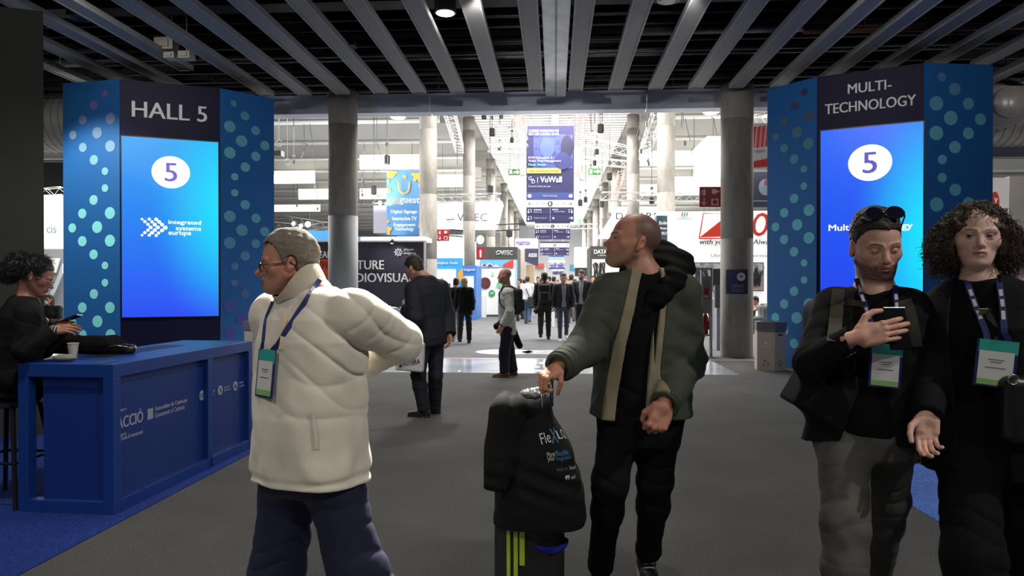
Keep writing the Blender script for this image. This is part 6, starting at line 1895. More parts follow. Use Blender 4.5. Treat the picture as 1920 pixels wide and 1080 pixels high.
    g = std(x, D5, math.radians(8), 1.74, .12, 'R')
    figure('man in a dark blazer, pale shirt and blue-grey jeans walking towards us', g, 0, math.radians(5), navy, M('bluegrey_jeans', (.06, .08, .11), .85, noise=(8, .2)), white_mat, hair=hair_d, ho=dict(stubble=.4), h=.013, open_=.055, shirt=M('grey_shirt', (.24, .25, .28), .8), hem=-.20, lr=(.088, .058, .042))
    D6 = 18.8; x = J(1091, 560, D6)[0]
    g = std(x, D6, math.radians(-15), 1.83, .12, 'L', armR=((.24, .10, 1.12), (.16, .28, .98)))
    figure('tall bearded man in a dark suit with white pocket square', g, 0, math.radians(-25), M('dark_suit', (.012, .012, .018), .75), M('dark_suit2', (.012, .012, .018), .75), blks, hair=hair_d, ho=dict(stubble=.9), h=.013, open_=.06, shirt=M('blue_shirt', (.35, .40, .46), .8), hem=-.22)
    # seated man at the white counter of the booth
    D7 = 33.0
    g = std(J(912, 565, D7)[0], D7, math.radians(70), 1.72, 0)
    b0 = g.pelvis.copy(); dz = -.12
    for k_ in ('pelvis', 'neck', 'shL', 'shR', 'hipL', 'hipR', 'elL', 'elR', 'wrL', 'wrR'): setattr(g, k_, getattr(g, k_) + np.array([0, 0, dz]))
    for s_ in 'LR':
        setattr(g, 'kn' + s_, getattr(g, 'hip' + s_) + g.f * .44 + np.array([0, 0, -.05])); setattr(g, 'an' + s_, getattr(g, 'kn' + s_) + np.array([0, 0, -.44]) - g.f * (.1 if s_ == 'L' else -.05))
        setattr(g, 'wr' + s_, getattr(g, 'el' + s_) + g.f * .24 + np.array([0, 0, .05]))
    figure('man in a blue suit perched on a stool at the white booth counter', g, math.radians(70), math.radians(30), M('blue_suit', (.02, .035, .09), .8), MATS['blue_suit'] if 'blue_suit' in MATS else blk, brown_sh, hair=hair_d, h=.02, hem=-.1)
    st = empty('bar_stool', (g.pelvis[0], g.pelvis[1], 0), 'slim stool under the man in the blue suit', 'stool')
    m = MB(); m.lathe((g.pelvis[0], g.pelvis[1], 0), [(.17, .64), (.18, .66), (.17, .69)], 16); m.obj('seat', metal, st)
    m = MB(); m.lathe((g.pelvis[0], g.pelvis[1], 0), [(.2, 0), (.2, .02), (.03, .04), (.03, .64)], 16); m.obj('leg', metal, st)
    # crouching person by the right-hand stand
    D8 = 21.0; p = J(1424, 600, D8)
    g = std(p[0] + .12, D8, math.radians(-75), 1.7, 0)
    for k_ in ('pelvis', 'hipL', 'hipR'): setattr(g, k_, getattr(g, k_) + np.array([0, 0, -.55]))
    for k_ in ('neck', 'shL', 'shR', 'elL', 'elR', 'wrL', 'wrR'): setattr(g, k_, getattr(g, k_) + np.array([0, 0, -.60]) + g.f * .22)
    for s_ in 'LR':
        setattr(g, 'kn' + s_, getattr(g, 'hip' + s_) + g.f * .42 + np.array([0, 0, .10])); setattr(g, 'an' + s_, getattr(g, 'hip' + s_) + g.f * .20 + np.array([0, 0, -.26]))
        setattr(g, 'wr' + s_, getattr(g, 'kn' + s_) + g.f * .1)
    figure('person in a grey jacket sitting low beside the right stand wall', g, math.radians(-75), math.radians(-85), M('grey_jacket', (.18, .19, .20), .8), M('grey_trousers', (.09, .09, .10), .8), blks, hair=hair_d, h=.016, hem=-.04, pitch=.3)
    # masked woman far left
    D9 = 13.9
    g = std(J(93, 580, D9)[0], D9, math.radians(15), 1.60, 0, armL=((.24, .08, 1.1), (.1, .26, 1.15)), armR=((.24, .08, 1.1), (.1, .26, 1.15)))
    for k_ in ('pelvis', 'neck', 'shL', 'shR', 'hipL', 'hipR', 'elL', 'elR', 'wrL', 'wrR'): setattr(g, k_, getattr(g, k_) + np.array([0, 0, -.34]))
    for s_ in 'LR': setattr(g, 'kn' + s_, getattr(g, 'hip' + s_) + g.f * .40)
    for s_ in 'LR': setattr(g, 'an' + s_, getattr(g, 'kn' + s_) * [1, 1, 0] + np.array([0, 0, .09]))
    st = empty('stool', (g.pelvis[0], g.pelvis[1], 0), 'plain stool under the masked woman', 'stool'); m = MB(); m.lathe((g.pelvis[0], g.pelvis[1], 0), [(.16, 0), (.03, .03), (.03, .40), (.17, .42), (.17, .45)], 16); m.obj('seat', metal, st)
    rt, f, jk = figure('dark-haired seated woman wearing a white face mask, far behind on the left', g, 0, math.radians(-12), M('green_black_coat', (.012, .018, .016), .8), blk, blks, hair=hair_d, hair_shape='long', prof=FEM, h=.016)
    hp = np.array(rt['hp'])
    del rt['hp']
    sdf_obj('face_mask', lambda P: ell(P, hp + np.array([-.018, -.075, -.05]), (.055, .045, .045)), hp - .15, hp + .15, .008, M('mask_white', (.75, .75, .76), .7), rt)
    # crowd at the end of the aisle
    rnd = random.Random(5)
    tops = [(.02, .02, .03), (.5, .5, .52), (.05, .06, .12), (.25, .22, .2), (.02, .02, .02), (.3, .05, .05), (.12, .13, .15)]
    legs_ = [(.02, .02, .025), (.05, .07, .12), (.08, .08, .09)]
    names = ['navy', 'white', 'blue', 'tan', 'black', 'red', 'grey']
    spots = [(975, 27.5, 5), (983, 30, 3), (1009, 32, 4), (1029, 27, 1), (1038, 30, 6), (1071, 26, 3), (1078, 30, 2), (1013, 38, 2), (1046, 40, 0), (1062, 38, 4), (1100, 32, 5), (967, 36, 1), (1022, 48, 6), (1054, 52, 4), (1036, 58, 3), (1068, 46, 1), (1112, 27, 4), (1123, 34, 6), (1001, 52, 0), (1085, 50, 2)]
    places = ['just left of the man in the white shirt', 'behind the man in the white shirt', 'left of the backpacked man', 'right of the backpacked man', 'behind the left shoulder of the blazer man', 'between the blazer man and the suited man', 'left of the suited man', 'hidden behind the backpacked man', 'behind the head of the blazer man', 'above the right shoulder of the blazer man', 'right of the suited man', 'by the pale stand left of the white shirt', 'far off beyond the backpacked man', 'far off beyond the blazer man', 'farthest one near the aisle centre', 'far off left of the suited man', 'beside the olive jacket sleeve', 'nearest the stand right of the suited man', 'far off between white shirt and backpack', 'far off behind the suited man']
    for i, (px, D, ci) in enumerate(spots):
        yaw = rnd.choice([0, math.pi, .4, 2.7, -1.2]) + rnd.uniform(-.3, .3)
        g = std(J(px, 560, D)[0], D, yaw, rnd.uniform(1.6, 1.82), rnd.uniform(.05, .15), rnd.choice('LR'))
        H = g.k
        side = 'left' if px < 1005 else ('centre' if px < 1062 else 'right')
        label = 'small distant visitor in a %s top, %s' % (names[ci], places[i])
        figure(label, g, yaw, yaw, M('crowd_top_%s' % names[ci], tops[ci], .8), M('crowd_legs_%d' % (i % 3), legs_[i % 3], .8), blks, hair=hair_d, h=.024 if D < 35 else .032, hh=.012 if D < 35 else .016, hem=-.1, folds=0)
    for o in bpy.data.objects:
        if 'hp' in o: del o['hp']
# ================================================================== exhibition hall beyond
hw = M('hall_white', (.62, .61, .58), .7)
hgr = M('hall_girder', (.66, .65, .61), .7, noise=(.4, .12))
glow = M('skylight_panel', (1, .98, .93), .5, emit=1.3)
ZC = 10.3
m = MB(); m.box((-48, 15.4, ZC + .6), (48, 120, ZC + .7)); tag(m.obj('ceiling', RGB('hall_deck', 120, 118, 112, rough=.8)), kind='structure')
# slatted deck over the aisle
m = MB()
for y in np.arange(18, 112, .62): m.box((-4.3, y, ZC), (3.9, y + .34, ZC + .12))
tag(m.obj('ceiling', M('hall_slats', (.75, .74, .72), .6)), kind='structure')
m = MB(); m.box((-.18, 16, ZC - .25), (.22, 112, ZC - .02)); tag(m.obj('trim_2', M('hall_spine', (.3, .3, .3), .5)), kind='structure')
# deep white girders of the side bays
for i in range(17):
    y = 26.5 + 4.5 * i
    for sx, (xa, xb) in (('left', (-45, -5.2)), ('right', (4.8, 45))):
        r = empty('roof_girder', ((xa + xb) / 2, y, 8.85), 'deep white roof girder of the %s side bay, %s beyond the entrance' % (sx, (ORD + ['fourteenth', 'fifteenth', 'sixteenth', 'seventeenth'])[i]), 'roof girder', 'roof girders of the side bays')
        m = MB(); m.box((xa, y, 8.85), (xb, y + .10, 9.75)); m.obj('web', hgr, r)
        m = MB(); m.box((xa, y - .16, 8.78), (xb, y + .26, 8.86)); m.obj('flange', hw, r)
        m = MB(); m.box((xa, y - .08, 9.75), (xb, y + .9, 9.80)); m.obj('top_flange', M('flange_grey', (.32, .31, .30), .7), r)
# lit translucent roof panels between the girders
for i, (px0, px1, py, D) in enumerate(((675, 787, 301, 38.5), (515, 590, 328, 43), (560, 617, 361, 52), (515, 600, 386, 64), (675, 730, 361, 52), (1265, 1420, 300, 38.5), (1265, 1350, 345, 47.5), (1200, 1345, 358, 52), (820, 868, 338, 45), (1200, 1232, 300, 38.5))):
    x0, x1 = X_(px0, D), X_(px1, D); z = Z_(py, D); h = .40
    m = MB(); m.box((x0, D - .05, z - h), (x1, D + .1, z + h)); tag(m.obj('roof_light_panel', glow), 'bright translucent roof panel, %s of the lit ones in the hall roof' % (ORD[i] if i < 13 else 'last'), 'roof light', 'lit roof panels')
# end and side walls
m = MB(); m.box((-48, 112, 0), (48, 112.3, 11)); tag(m.obj('wall_far', M('hall_far', (.80, .82, .86), .8)), kind='structure')
m = MB(); m.box((-46.3, 15, 0), (-46, 112, 11)); tag(m.obj('wall_left', M('hall_side', (.36, .35, .37), .8)), kind='structure')
m = MB(); m.box((46, 15, 0), (46.3, 112, 11)); tag(m.obj('wall_right', MATS['hall_side']), kind='structure')
# corrugated purple-white siding visible far left, low
m = MB()
for z in np.arange(0, 7, .55): m.box((-30, 92, z), (-9, 92.2, z + .48))
tag(m.obj('wall_left_back', RGB('siding_lilac', 178, 172, 196, rough=.8)), kind='structure')

# round recessed lamps of the aisle
for i, (px, py) in enumerate(((746, 221), (1333, 212), (965, 243), (1096, 302), (1088, 341), (1100, 392), (985, 331), (1120, 250), (1012, 360))):
    p = atz(px, py, ZC - .14 if 900 < px < 1150 else 8.6); m = MB(); m.lathe(p, [(.30, 0), (.34, .02), (.34, .12)], 20); rt = empty('hall_lamp', p, 'round glowing hall lamp, %s counted from the left banner side' % ORD[i], 'ceiling lamp', 'round lamps of the hall')
    m.obj('housing', hw, rt); m = MB(); m.lathe(p, [(.27, -.012), (.29, -.002)], 20); m.obj('diffuser', M('hall_lamp_on', (1, 1, .98), .5, emit=8), rt)


# trusses
al = M('truss_aluminium', (.62, .62, .60), .35, .5); alr = M('truss_red', s2l((205, 170, 160)), .45); ald = M('truss_black', (.03, .03, .03), .5)
def truss(p0, p1, s, mat, label, group='lighting trusses', n=None):
    p0, p1 = np.array(p0, float), np.array(p1, float); d = unit(p1 - p0); L_ = np.linalg.norm(p1 - p0)
    a = unit(np.cross(d, (0, 0, 1))) * s / 2; b_ = unit(np.cross(a, d)) * s / 2; n = n or max(3, int(L_ / (s * 1.1)))
    m = MB(); C4 = [a + b_, a - b_, -a - b_, -a + b_]
    for c in C4: m.tube([p0 + c, p1 + c], s * .055, 5)
    for f_ in range(4):
        c0_, c1_ = C4[f_], C4[(f_ + 1) % 4]
        for i in range(n):
            q0 = p0 + d * L_ * i / n; q1 = p0 + d * L_ * (i + 1) / n
            m.tube([q0 + (c0_ if i % 2 else c1_), q1 + (c1_ if i % 2 else c0_)], s * .024, 4, caps=False)
    return tag(m.obj('lighting_truss', mat), label, 'truss', group)
truss(at(842, 208, 26), at(862, 280, 35), .38, al, 'aluminium truss left of the aisle running away from the opening')
truss(at(968, 208, 27), at(1000, 310, 50), .40, alr, 'reddish truss just left of the big hanging banner')
truss(at(1089, 205, 27), at(1076, 400, 62), .40, alr, 'reddish truss just right of the big hanging banner')
truss(at(1238, 205, 26), at(1206, 292, 35), .42, al, 'aluminium truss slanting down beside the right-hand columns')
truss(at(1165, 325, 36), at(1148, 385, 44), .30, alr, 'short red-tinted truss by the third right column')
truss(at(1085, 262, 33), at(1180, 285, 33), .42, al, 'horizontal truss right of the banner, upper')
truss(at(1085, 300, 38), at(1175, 308, 38), .34, al, 'horizontal truss right of the banner, lower')
truss(at(920, 266, 32), at(990, 266, 32), .34, al, 'bright horizontal truss left of the banner, upper')
truss(at(915, 278, 34), at(990, 280, 34), .34, al, 'bright horizontal truss left of the banner, lower')
truss(at(700, 374, 32), at(800, 374, 32), .36, al, 'truss hung behind the blue banner')
truss(at(820, 372, 30), at(940, 370, 30), .32, al, 'truss above the white hanging sign on the left')
truss(at(1128, 368, 30), at(1440, 372, 30), .34, al, 'long truss above the white stand wall on the right')
truss(at(940, 322, 44), at(988, 322, 44), .30, al, 'small truss beside the left exit sign')
truss(at(515, 424, 40), at(617, 436, 40), .45, ald, 'dark lighting truss above the blue roofed stand')
truss(at(540, 412, 46), at(617, 425, 44), .45, ald, 'second dark truss above the blue roofed stand')
truss(at(515, 440, 34), at(617, 420, 48), .35, ald, 'slanted dark truss above the blue roofed stand')
truss(at(930, 427, 30), at(975, 425, 30), .26, ald, 'short black truss with a spotlight near the aisle')
truss(at(842, 436, 29), at(868, 438, 29), .26, ald, 'short black truss beside the red fire sign')
truss(at(1076, 346, 40), at(1130, 347, 40), .28, al, 'small bright truss over the right exit sign')
truss(at(1070, 425, 52), at(1120, 424, 52), .34, al, 'distant truss low over the aisle right')
truss(at(1410, 228, 18), at(1440, 222, 18), .30, al, 'truss above the red and white hanging sign')

# black electric hoists on wires
hb_ = M('hoist_black', (.012, .012, .013), .5); wire = M('wire', (.08, .08, .08), .5)
for i, (px, py, h_, D) in enumerate(((726, 299, .34, 28), (701, 356, .34, 30), (919, 355, .36, 30), (1143, 330, .34, 32), (1129, 382, .32, 36), (1222, 375, .28, 30), (1126, 240, .38, 30), (1119, 284, .24, 32), (923, 247, .34, 30), (908, 216, .30, 29), (551, 303, .14, 30), (960, 262, .22, 30), (940, 216, .22, 28), (937, 277, .22, 34), (1115, 305, .24, 34), (1108, 322, .2, 36), (1088, 380, .35, 42), (1098, 374, .3, 42))):
    p = at(px, py, D); r = empty('chain_hoist', p, 'black chain hoist on a wire, %s of the hoists hanging in the hall' % (ORD + ['fourteenth', 'fifteenth', 'sixteenth', 'seventeenth', 'eighteenth'])[i], 'hoist', 'chain hoists under the hall roof')
    m = MB(); m.lathe(p, [(h_ * .25, -h_ * .6), (h_ * .38, -h_ * .5), (h_ * .38, h_ * .4), (h_ * .2, h_ * .55)], 10); m.obj('hoist_body', hb_, r)
    m = MB(); m.tube([p, (p[0], p[1], ZC)], .018, 5); m.box(p + [-.06, -.06, h_ * 1.6], p + [.06, .06, h_ * 2.0]); m.obj('wire', wire, r)
rnd = random.Random(3)
n_ = 0
for i in range(54):
    px = rnd.choice([rnd.uniform(516, 615), rnd.uniform(676, 785), rnd.uniform(822, 866), rnd.uniform(1200, 1230), rnd.uniform(1268, 1348)])
    D = 26.55 + 4.5 * rnd.randint(0, 7); L_ = rnd.uniform(.7, 2.6); x = X_(px, D); zt = 8.8
    m = MB(); m.tube([(x, D, zt), (x + rnd.uniform(-.4, .4) * (i % 2), D, zt - L_)], .014, 4)
    e = (x, D, zt - L_)
    if i % 3 == 0: m.tube([(x + .12 * math.cos(a), D, zt - L_ - .12 + .12 * math.sin(a)) for a in np.linspace(0, 6.28, 12)], .014, 4)
    elif i % 3 == 1: m.box((x - .05, D - .05, zt - L_ - .2), (x + .05, D + .05, zt - L_))
    tag(m.obj('rigging_wire', wire), 'thin rigging wire dangling from the hall roof', 'wire', 'rigging wires under the roof girders')


# ---------------------------------------------------------------- signs and stands
def quadpanel(name, x0, y0, x1, y1, D, mat, label=None, cat=None, t=.06, parent=None, D2=None, group=None):
    a = at(x0, y1, D); b_ = at(x1, y1, D2 or D); zt0 = at(x0, y0, D)[2]; zt1 = at(x1, y0, D2 or D)[2]
    zb = a[2]
    n = unit(np.cross(b_ * [1, 1, 0] - a * [1, 1, 0], (0, 0, 1)))
    m = MB(); m.slab([np.array([a[0], a[1], a[2]]), np.array([b_[0], b_[1], b_[2]]), np.array([b_[0], b_[1], zt1]), np.array([a[0], a[1], zt0])], -n, t)
    o = m.obj(name, mat, parent)
    # slab goes away from the viewer
    return tag(o, label, cat, group) if label else o


def sgn(body, x0, y0, x1, y1, h, D, mat, parent, bold=0, D2=None, slant=0, lift=.02, spacing=1):
    p0 = at(x0, y0, D); p1 = at(x1, y1, D2 or D)
    return text(body, p0, p1, h * D / F, mat, parent, bold=bold, slant=slant, lift=lift, thick=.01)


W1 = M('sign_white', (.85, .85, .85), .6); BK = M('sign_black', (.02, .02, .02), .6)
Wl = M('emissive_white', (1, 1, 1), .5, emit=.55)  # glowing white for lightboxes, and for stand wall brightness put into the material
RD = RGB('sign_red', 150, 28, 34, rough=.5); GN = RGB('exit_green', 60, 130, 60, rough=.5, emit=.25)
nvb = RGB('banner_indigo', 42, 40, 88, rough=.6); nvd = RGB('banner_navy', 32, 30, 74, rough=.6)
hang = M('hang_wire', (.2, .2, .2), .5)


def hanger(parent, x0, x1, y, D):
    m = MB()
    for x in (x0, x1):
        p = at(x, y, D); m.tube([p, (p[0], p[1], ZC)], .012, 4)
    m.obj('wire', hang, parent)


# big hanging banner over the aisle
D = 33.0
bn = quadpanel('hanging_banner', 987, 236, 1076, 416, D, nvb, 'tall indigo banner hanging over the aisle, nearest and largest of the row', 'banner', group='banners over the aisle')
pic = M('banner_picture', s2l((66, 76, 140)), .6, noise=(2.2, .75)); o = quadpanel('picture', 1000, 252, 1074, 316, D - .02, pic, parent=bn, t=.01)
def blob(x0, y0, x1, y1, D_, mt, nm='shape', parent=bn):
    c = at((x0 + x1) / 2, (y0 + y1) / 2, D_); m = MB(); m.disc(c, (1, 0, 0), (0, 0, 1), (x1 - x0) / 2 * D_ / F, .01, 24, (y1 - y0) / 2 * D_ / F); return m.obj(nm, mt, parent)
blob(1052, 254, 1074, 296, D - .04, RGB('picture_dark', 40, 36, 70), 'picture_shape'); blob(1012, 258, 1040, 296, D - .04, RGB('picture_pale', 74, 90, 150), 'picture_shape'); blob(1040, 285, 1070, 318, D - .05, RGB('picture_mid', 50, 54, 108), 'picture_shape')
lt = RGB('banner_text', 190, 190, 210)
sgn('COMBINED INNOVATION FOR', 991, 248, 1048, 248, 5, D - .05, lt, bn, .01); sgn('NEXT-GEN CONTROL ROOMS', 991, 254, 1048, 254, 5, D - .05, lt, bn, .01)
sgn('KVM Operations &', 991, 299, 1036, 299, 5.5, D - .08, lt, bn, .01); sgn('Video Wall Management', 991, 305, 1052, 305, 5.5, D - .08, lt, bn, .01); sgn('Made Simple', 991, 312, 1024, 312, 5.5, D - .08, RGB('banner_green', 110, 200, 170), bn, .01)
quadpanel('yellow_strip', 988, 315, 1052, 325, D - .05, RGB('banner_yellow', 205, 196, 96), parent=bn, t=.01); sgn('Visit us at booth 5H500', 991, 322.5, 1048, 322.5, 5, D - .07, nvd, bn, 0)
sgn('G', 991, 338, 997, 338, 7, D - .03, lt, bn, .02); sgn('&', 998, 339, 1001, 339, 4, D - .03, lt, bn, .01); sgn('D', 997, 344, 1003, 344, 7, D - .03, lt, bn, .02); quadpanel('divider', 1007.5, 332, 1008.5, 343, D - .03, lt, parent=bn, t=.01)
sgn('VuWall', 1013, 342, 1053, 342, 11, D - .03, W1, bn, .03); sgn('Control what you see', 991, 352, 1032, 352, 4.5, D - .03, lt, bn, 0)
quadpanel('foot_band', 987, 361, 1076, 374, D - .02, RGB('banner_teal', 52, 70, 130), parent=bn, t=.01)
for x in (993, 1070): blob(x - 3.5, 364, x + 3.5, 371, D - .04, W1, 'disc'); sgn('5', x - 1.2, 370, x + 1.2, 370, 5, D - .07, nvd, bn, .01)
sgn('Multi-Technology', 1018, 369.5, 1045, 369.5, 4, D - .05, lt, bn, 0)


def way_block(bn, x0, x1, y0, letter, D, s=1.0, rows=2, first=13.5):
    """direction rows: white strip with a lettered disc, then indigo rows with arrows"""
    k = s; y1 = y0 + first * k
    quadpanel('direction_strip', x0, y0, x1, y1, D - .02, W1, parent=bn, t=.01)
    xm = (x0 + x1) / 2; blob(xm - 4.8 * k, y0 + 2 * k, xm + 4.8 * k, y0 + 11.6 * k, D - .05, BK, 'disc', bn); sgn(letter, xm - 2 * k, y0 + 9.6 * k, xm + 2 * k, y0 + 9.6 * k, 5.6 * k, D - .08, W1, bn, .02)
    sgn('200 - 499', x0 + 17 * k, y0 + 8.8 * k, x0 + 36 * k, y0 + 8.8 * k, 4 * k, D - .05, BK, bn); sgn('500 - 599', x1 - 34 * k, y0 + 8.8 * k, x1 - 16 * k, y0 + 8.8 * k, 4 * k, D - .05, BK, bn)
    for (xa, dr_) in ((x0 + 4 * k, -1), (x1 - 4 * k, 1)):
        m = MB(); pth = [at(xa, y0 + 7 * k, D - .06), at(xa - dr_ * 8 * k, y0 + 7 * k, D - .06)]; m.tube(pth, .5 * k * D / F, 4); tip = pth[0]
        for sg in (-1, 1): m.tube([tip, at(xa - dr_ * 3 * k, y0 + 7 * k + sg * 3 * k, D - .06)], .5 * k * D / F, 4)
        m.obj('arrow', BK, bn)
    for r_ in range(rows):
        ya = y1 + r_ * 13.5 * k; quadpanel('direction_row', x0, ya + .6, x1, ya + 13.2 * k, D - .02, nvb, parent=bn, t=.01)
        m = MB()
        ym = ya + 7 * k; w_ = .55 * k * D / F
        m.tube([at(x0 + 9 * k, ym + 3 * k, D - .05), at(x0 + 9 * k, ym - 3 * k, D - .05), at(x0 + 4 * k, ym - 3 * k, D - .05), at(x0 + 4 * k, ym + 4 * k, D - .05)], w_, 4)
        m.tube([at(x0 + 2 * k, ym + 1.5 * k, D - .05), at(x0 + 4 * k, ym + 4 * k, D - .05), at(x0 + 6 * k, ym + 1.5 * k, D - .05)], w_, 4)
        if r_ == 0:
            m.tube([at(x1 - 9 * k, ym + 3 * k, D - .05), at(x1 - 9 * k, ym - 3 * k, D - .05), at(x1 - 4 * k, ym - 3 * k, D - .05), at(x1 - 4 * k, ym + 4 * k, D - .05)], w_, 4); m.tube([at(x1 - 6 * k, ym + 1.5 * k, D - .05), at(x1 - 4 * k, ym + 4 * k, D - .05), at(x1 - 2 * k, ym + 1.5 * k, D - .05)], w_, 4)
        else:
            m.tube([at(x1 - 9 * k, ym, D - .05), at(x1 - 2 * k, ym, D - .05)], w_, 4); m.tube([at(x1 - 5 * k, ym - 3 * k, D - .05), at(x1 - 2 * k, ym, D - .05), at(x1 - 5 * k, ym + 3 * k, D - .05)], w_, 4)
        m.obj('arrow', W1, bn)
        quadpanel('divider', xm - .3, ya + 1, xm + .3, ya + 13 * k, D - .04, lt, parent=bn, t=.01)
        if r_ == 0:
            for q in range(4): blob(x0 + (14 + q * 3.8) * k, ym - 3.4 * k, x0 + (17 + q * 3.8) * k, ym - .6 * k, D - .05, lt, 'disc', bn)
            for q in range(3): blob(xm + (4 + q * 3.8) * k, ym - 4 * k, xm + (7 + q * 3.8) * k, ym - 1.2 * k, D - .05, lt, 'disc', bn)
            sgn('Exhibition halls', x0 + 14 * k, ym + 3.5 * k, x0 + 29 * k, ym + 3.5 * k, 2.6 * k, D - .05, lt, bn); sgn('Audio Demo Rooms', xm + 7 * k, ym + 2.4 * k, xm + 27 * k, ym + 2.4 * k, 2.6 * k, D - .05, lt, bn)
        else:
            sgn('Congress Square', x0 + 14 * k, ym + 1.6 * k, x0 + 38 * k, ym + 1.6 * k, 3.2 * k, D - .05, lt, bn); blob(xm + 4 * k, ym - 2 * k, xm + 8 * k, ym + 2 * k, D - .05, lt, 'disc', bn)


way_block(bn, 987, 1076, 375, 'B', D)
hanger(bn, 995, 1068, 236, D)
for (x0, x1, y0, letter, D, s_, lab) in ((1003, 1069, 419, 'C', 45, .76, 'second'), (1013, 1067, 456, 'D', 56, .52, 'third')):
    b2 = quadpanel('hanging_banner', x0, y0 - 3, x1, y0 + 30 * s_ * 1.3, D, nvd, 'indigo direction banner over the aisle, %s from the entrance, lettered %s' % (lab, letter), 'banner', group='banners over the aisle')
    way_block(b2, x0, x1, y0, letter, D, (x1 - x0) / 89 if lab == 'second' else (x1 - x0) / 95); hanger(b2, x0 + 6, x1 - 6, y0 - 3, D)
b3 = quadpanel('hanging_banner', 1029, 474, 1058, 486, 66, RGB('banner_slate', 48, 52, 84), 'small dark slate banner above the fourth direction banner', 'banner', group='banners over the aisle')
sgn('NEXT LEVEL', 1036, 479, 1051, 479, 3, 65.9, lt, b3); quadpanel('foot_band', 1029, 482, 1058, 486, 65.9, RGB('banner_cyan', 90, 130, 180), parent=b3, t=.02); hanger(b3, 1032, 1055, 474, 66)
b4 = quadpanel('hanging_banner', 1029, 490, 1059, 505, 70, nvd, 'fourth direction banner over the aisle, small and far', 'banner', group='banners over the aisle'); way_block(b4, 1029, 1059, 488, 'E', 70, .34); hanger(b4, 1032, 1056, 488, 70)
b5 = quadpanel('hanging_banner', 1036, 505, 1057, 515, 82, nvd, 'farthest tiny direction banner over the aisle', 'banner', group='banners over the aisle'); way_block(b5, 1036, 1057, 505, 'F', 82, .24); hanger(b5, 1038, 1055, 505, 82)

# light blue hanging banner
D = 27.4
lb = RGB('banner_sky', 78, 136, 192, rough=.6); yl = RGB('banner_amber', 216, 160, 58, rough=.6)
ub = quadpanel('hanging_banner', 725, 319, 790, 441, D, lb, 'sky blue and yellow hanging banner left of the aisle columns', 'banner', D2=27.0)
def ublob(pts, mt=yl, nm='splash'):
    m = MB(); m.slab([at(x, y, D - .04 - .4 * (x - 725) / 65) for x, y in pts], (0, 1, 0), .015); return m.obj(nm, mt, ub)
ublob([(726, 320), (726, 330), (731, 334), (737, 333), (742, 326), (747, 323), (743, 321)]); ublob([(789, 324), (789, 340), (785, 341), (782, 336), (778, 341), (774, 338), (776, 331), (771, 328), (772, 324)])
ublob([(726, 336), (730, 337), (731, 342), (726, 344)], nm='splash'); ublob([(726, 354), (730, 353), (734, 357), (731, 361), (726, 361)]); ublob([(789, 343), (785, 345), (784, 350), (789, 353)])
ublob([(726, 424), (731, 427), (735, 424), (734, 431), (731, 434), (731, 440), (726, 440)]); ublob([(726, 412), (730, 413), (730, 417), (726, 419)]); ublob([(789, 418), (785, 420), (784, 426), (789, 428)])
m = MB(); rr = 1.7 * D / F
m.tube([at(x, y, D - .3) for x, y in ((748, 339), (748, 350), (749, 356), (752, 361), (757, 363), (762, 362), (766, 358), (767.5, 352), (768, 341))], rr, 8); m.obj('logo', yl, ub, smooth=True); blob(755, 328, 762, 335, D - .3, yl, 'logo_dot', ub)
sgn('úni', 729, 383, 748, 383.5, 14, D - .5, yl, ub, .005); sgn('guest', 749, 383.5, 786, 385, 14, D - .5, W1, ub, .005)
for (t_, x0, x1, y, h_) in (('Digital Signage', 733, 782, 401.5, 8), ('Interactive TV', 736, 781, 413, 7), ('Engagement', 738, 779, 426, 8), ('Technology', 740, 776, 434, 8)): sgn(t_, x0, y, x1, y, h_, D - .5, W1, ub, .015)
hanger(ub, 727, 787, 319, D)


def stand(name, x0, x1, y0, y1, D, depth, mat, label, hide=False):
    """stand building volume: front face fills the pixel box at D"""
    a = at(x0, y1, D); b_ = at(x1, y0, D); m = MB(); m.box((a[0], D, max(0, a[2]) if y1 < 560 else 0), (b_[0], D + depth, b_[2]))
    return tag(m.obj(name, mat), label, 'stand')


# dark stand with the AUDIOVISUAL slogan
D = 20.0
av = stand('exhibition_stand', 585, 797, 451, 625, D, .25, RGB('stand_plum', 52, 49, 66, rough=.5), 'dark exhibition stand with white slogan letters behind the left column')
def pan(x0, y0, x1, y1, mt, nm, par, d=.02, t=.02, D_=None): return quadpanel(nm, x0, y0, x1, y1, (D_ or D) - d, mt, parent=par, t=t)
pan(585, 451, 797, 453.5, W1, 'white_edge', av, .03); pan(794.5, 451, 797.5, 625, W1, 'white_edge', av, .04)
og = RGB('slogan_orange', 235, 96, 60, rough=.5); pan(585, 486, 618, 570, og, 'orange_panel', av, .03)
for (t_, x0, x1, y, h_, mt) in (('LEADING', 593, 646, 484, 13, W1), ('THE FUTURE', 593, 720, 505, 17, None), ('OF AUDIOVISUAL', 593, 772, 529, 17, None)):
    if mt: sgn(t_, x0, y, x1, y, h_, D - .06, mt, av, .03)
dkr = RGB('slogan_dark_red', 110, 40, 45, rough=.5)
sgn('THE', 594, 505, 622, 505, 15, D - .07, dkr, av, .03); sgn('FUTURE', 646, 505, 720, 505, 17, D - .06, W1, av, .03)
sgn('OF', 594, 529, 612, 529, 15, D - .07, dkr, av, .03); sgn('AUDIOVISUAL', 636, 529, 777, 529, 17, D - .06, W1, av, .03)
sgn('#Spain', 757, 471, 776, 471, 5.5, D - .06, W1, av, .02); sgn('AV@Hub', 757, 478, 780, 478, 5.5, D - .06, W1, av, .02)
m = MB(); c = at(747, 473, D - .07); m.tube([c + .085 * np.array([math.cos(a), 0, math.sin(a)]) for a in np.linspace(.3, 6.0, 18)], .014, 6); m.tube([c + .04 * np.array([math.cos(a), 0, math.sin(a)]) for a in np.linspace(0, 6.28, 12)], .01, 6)
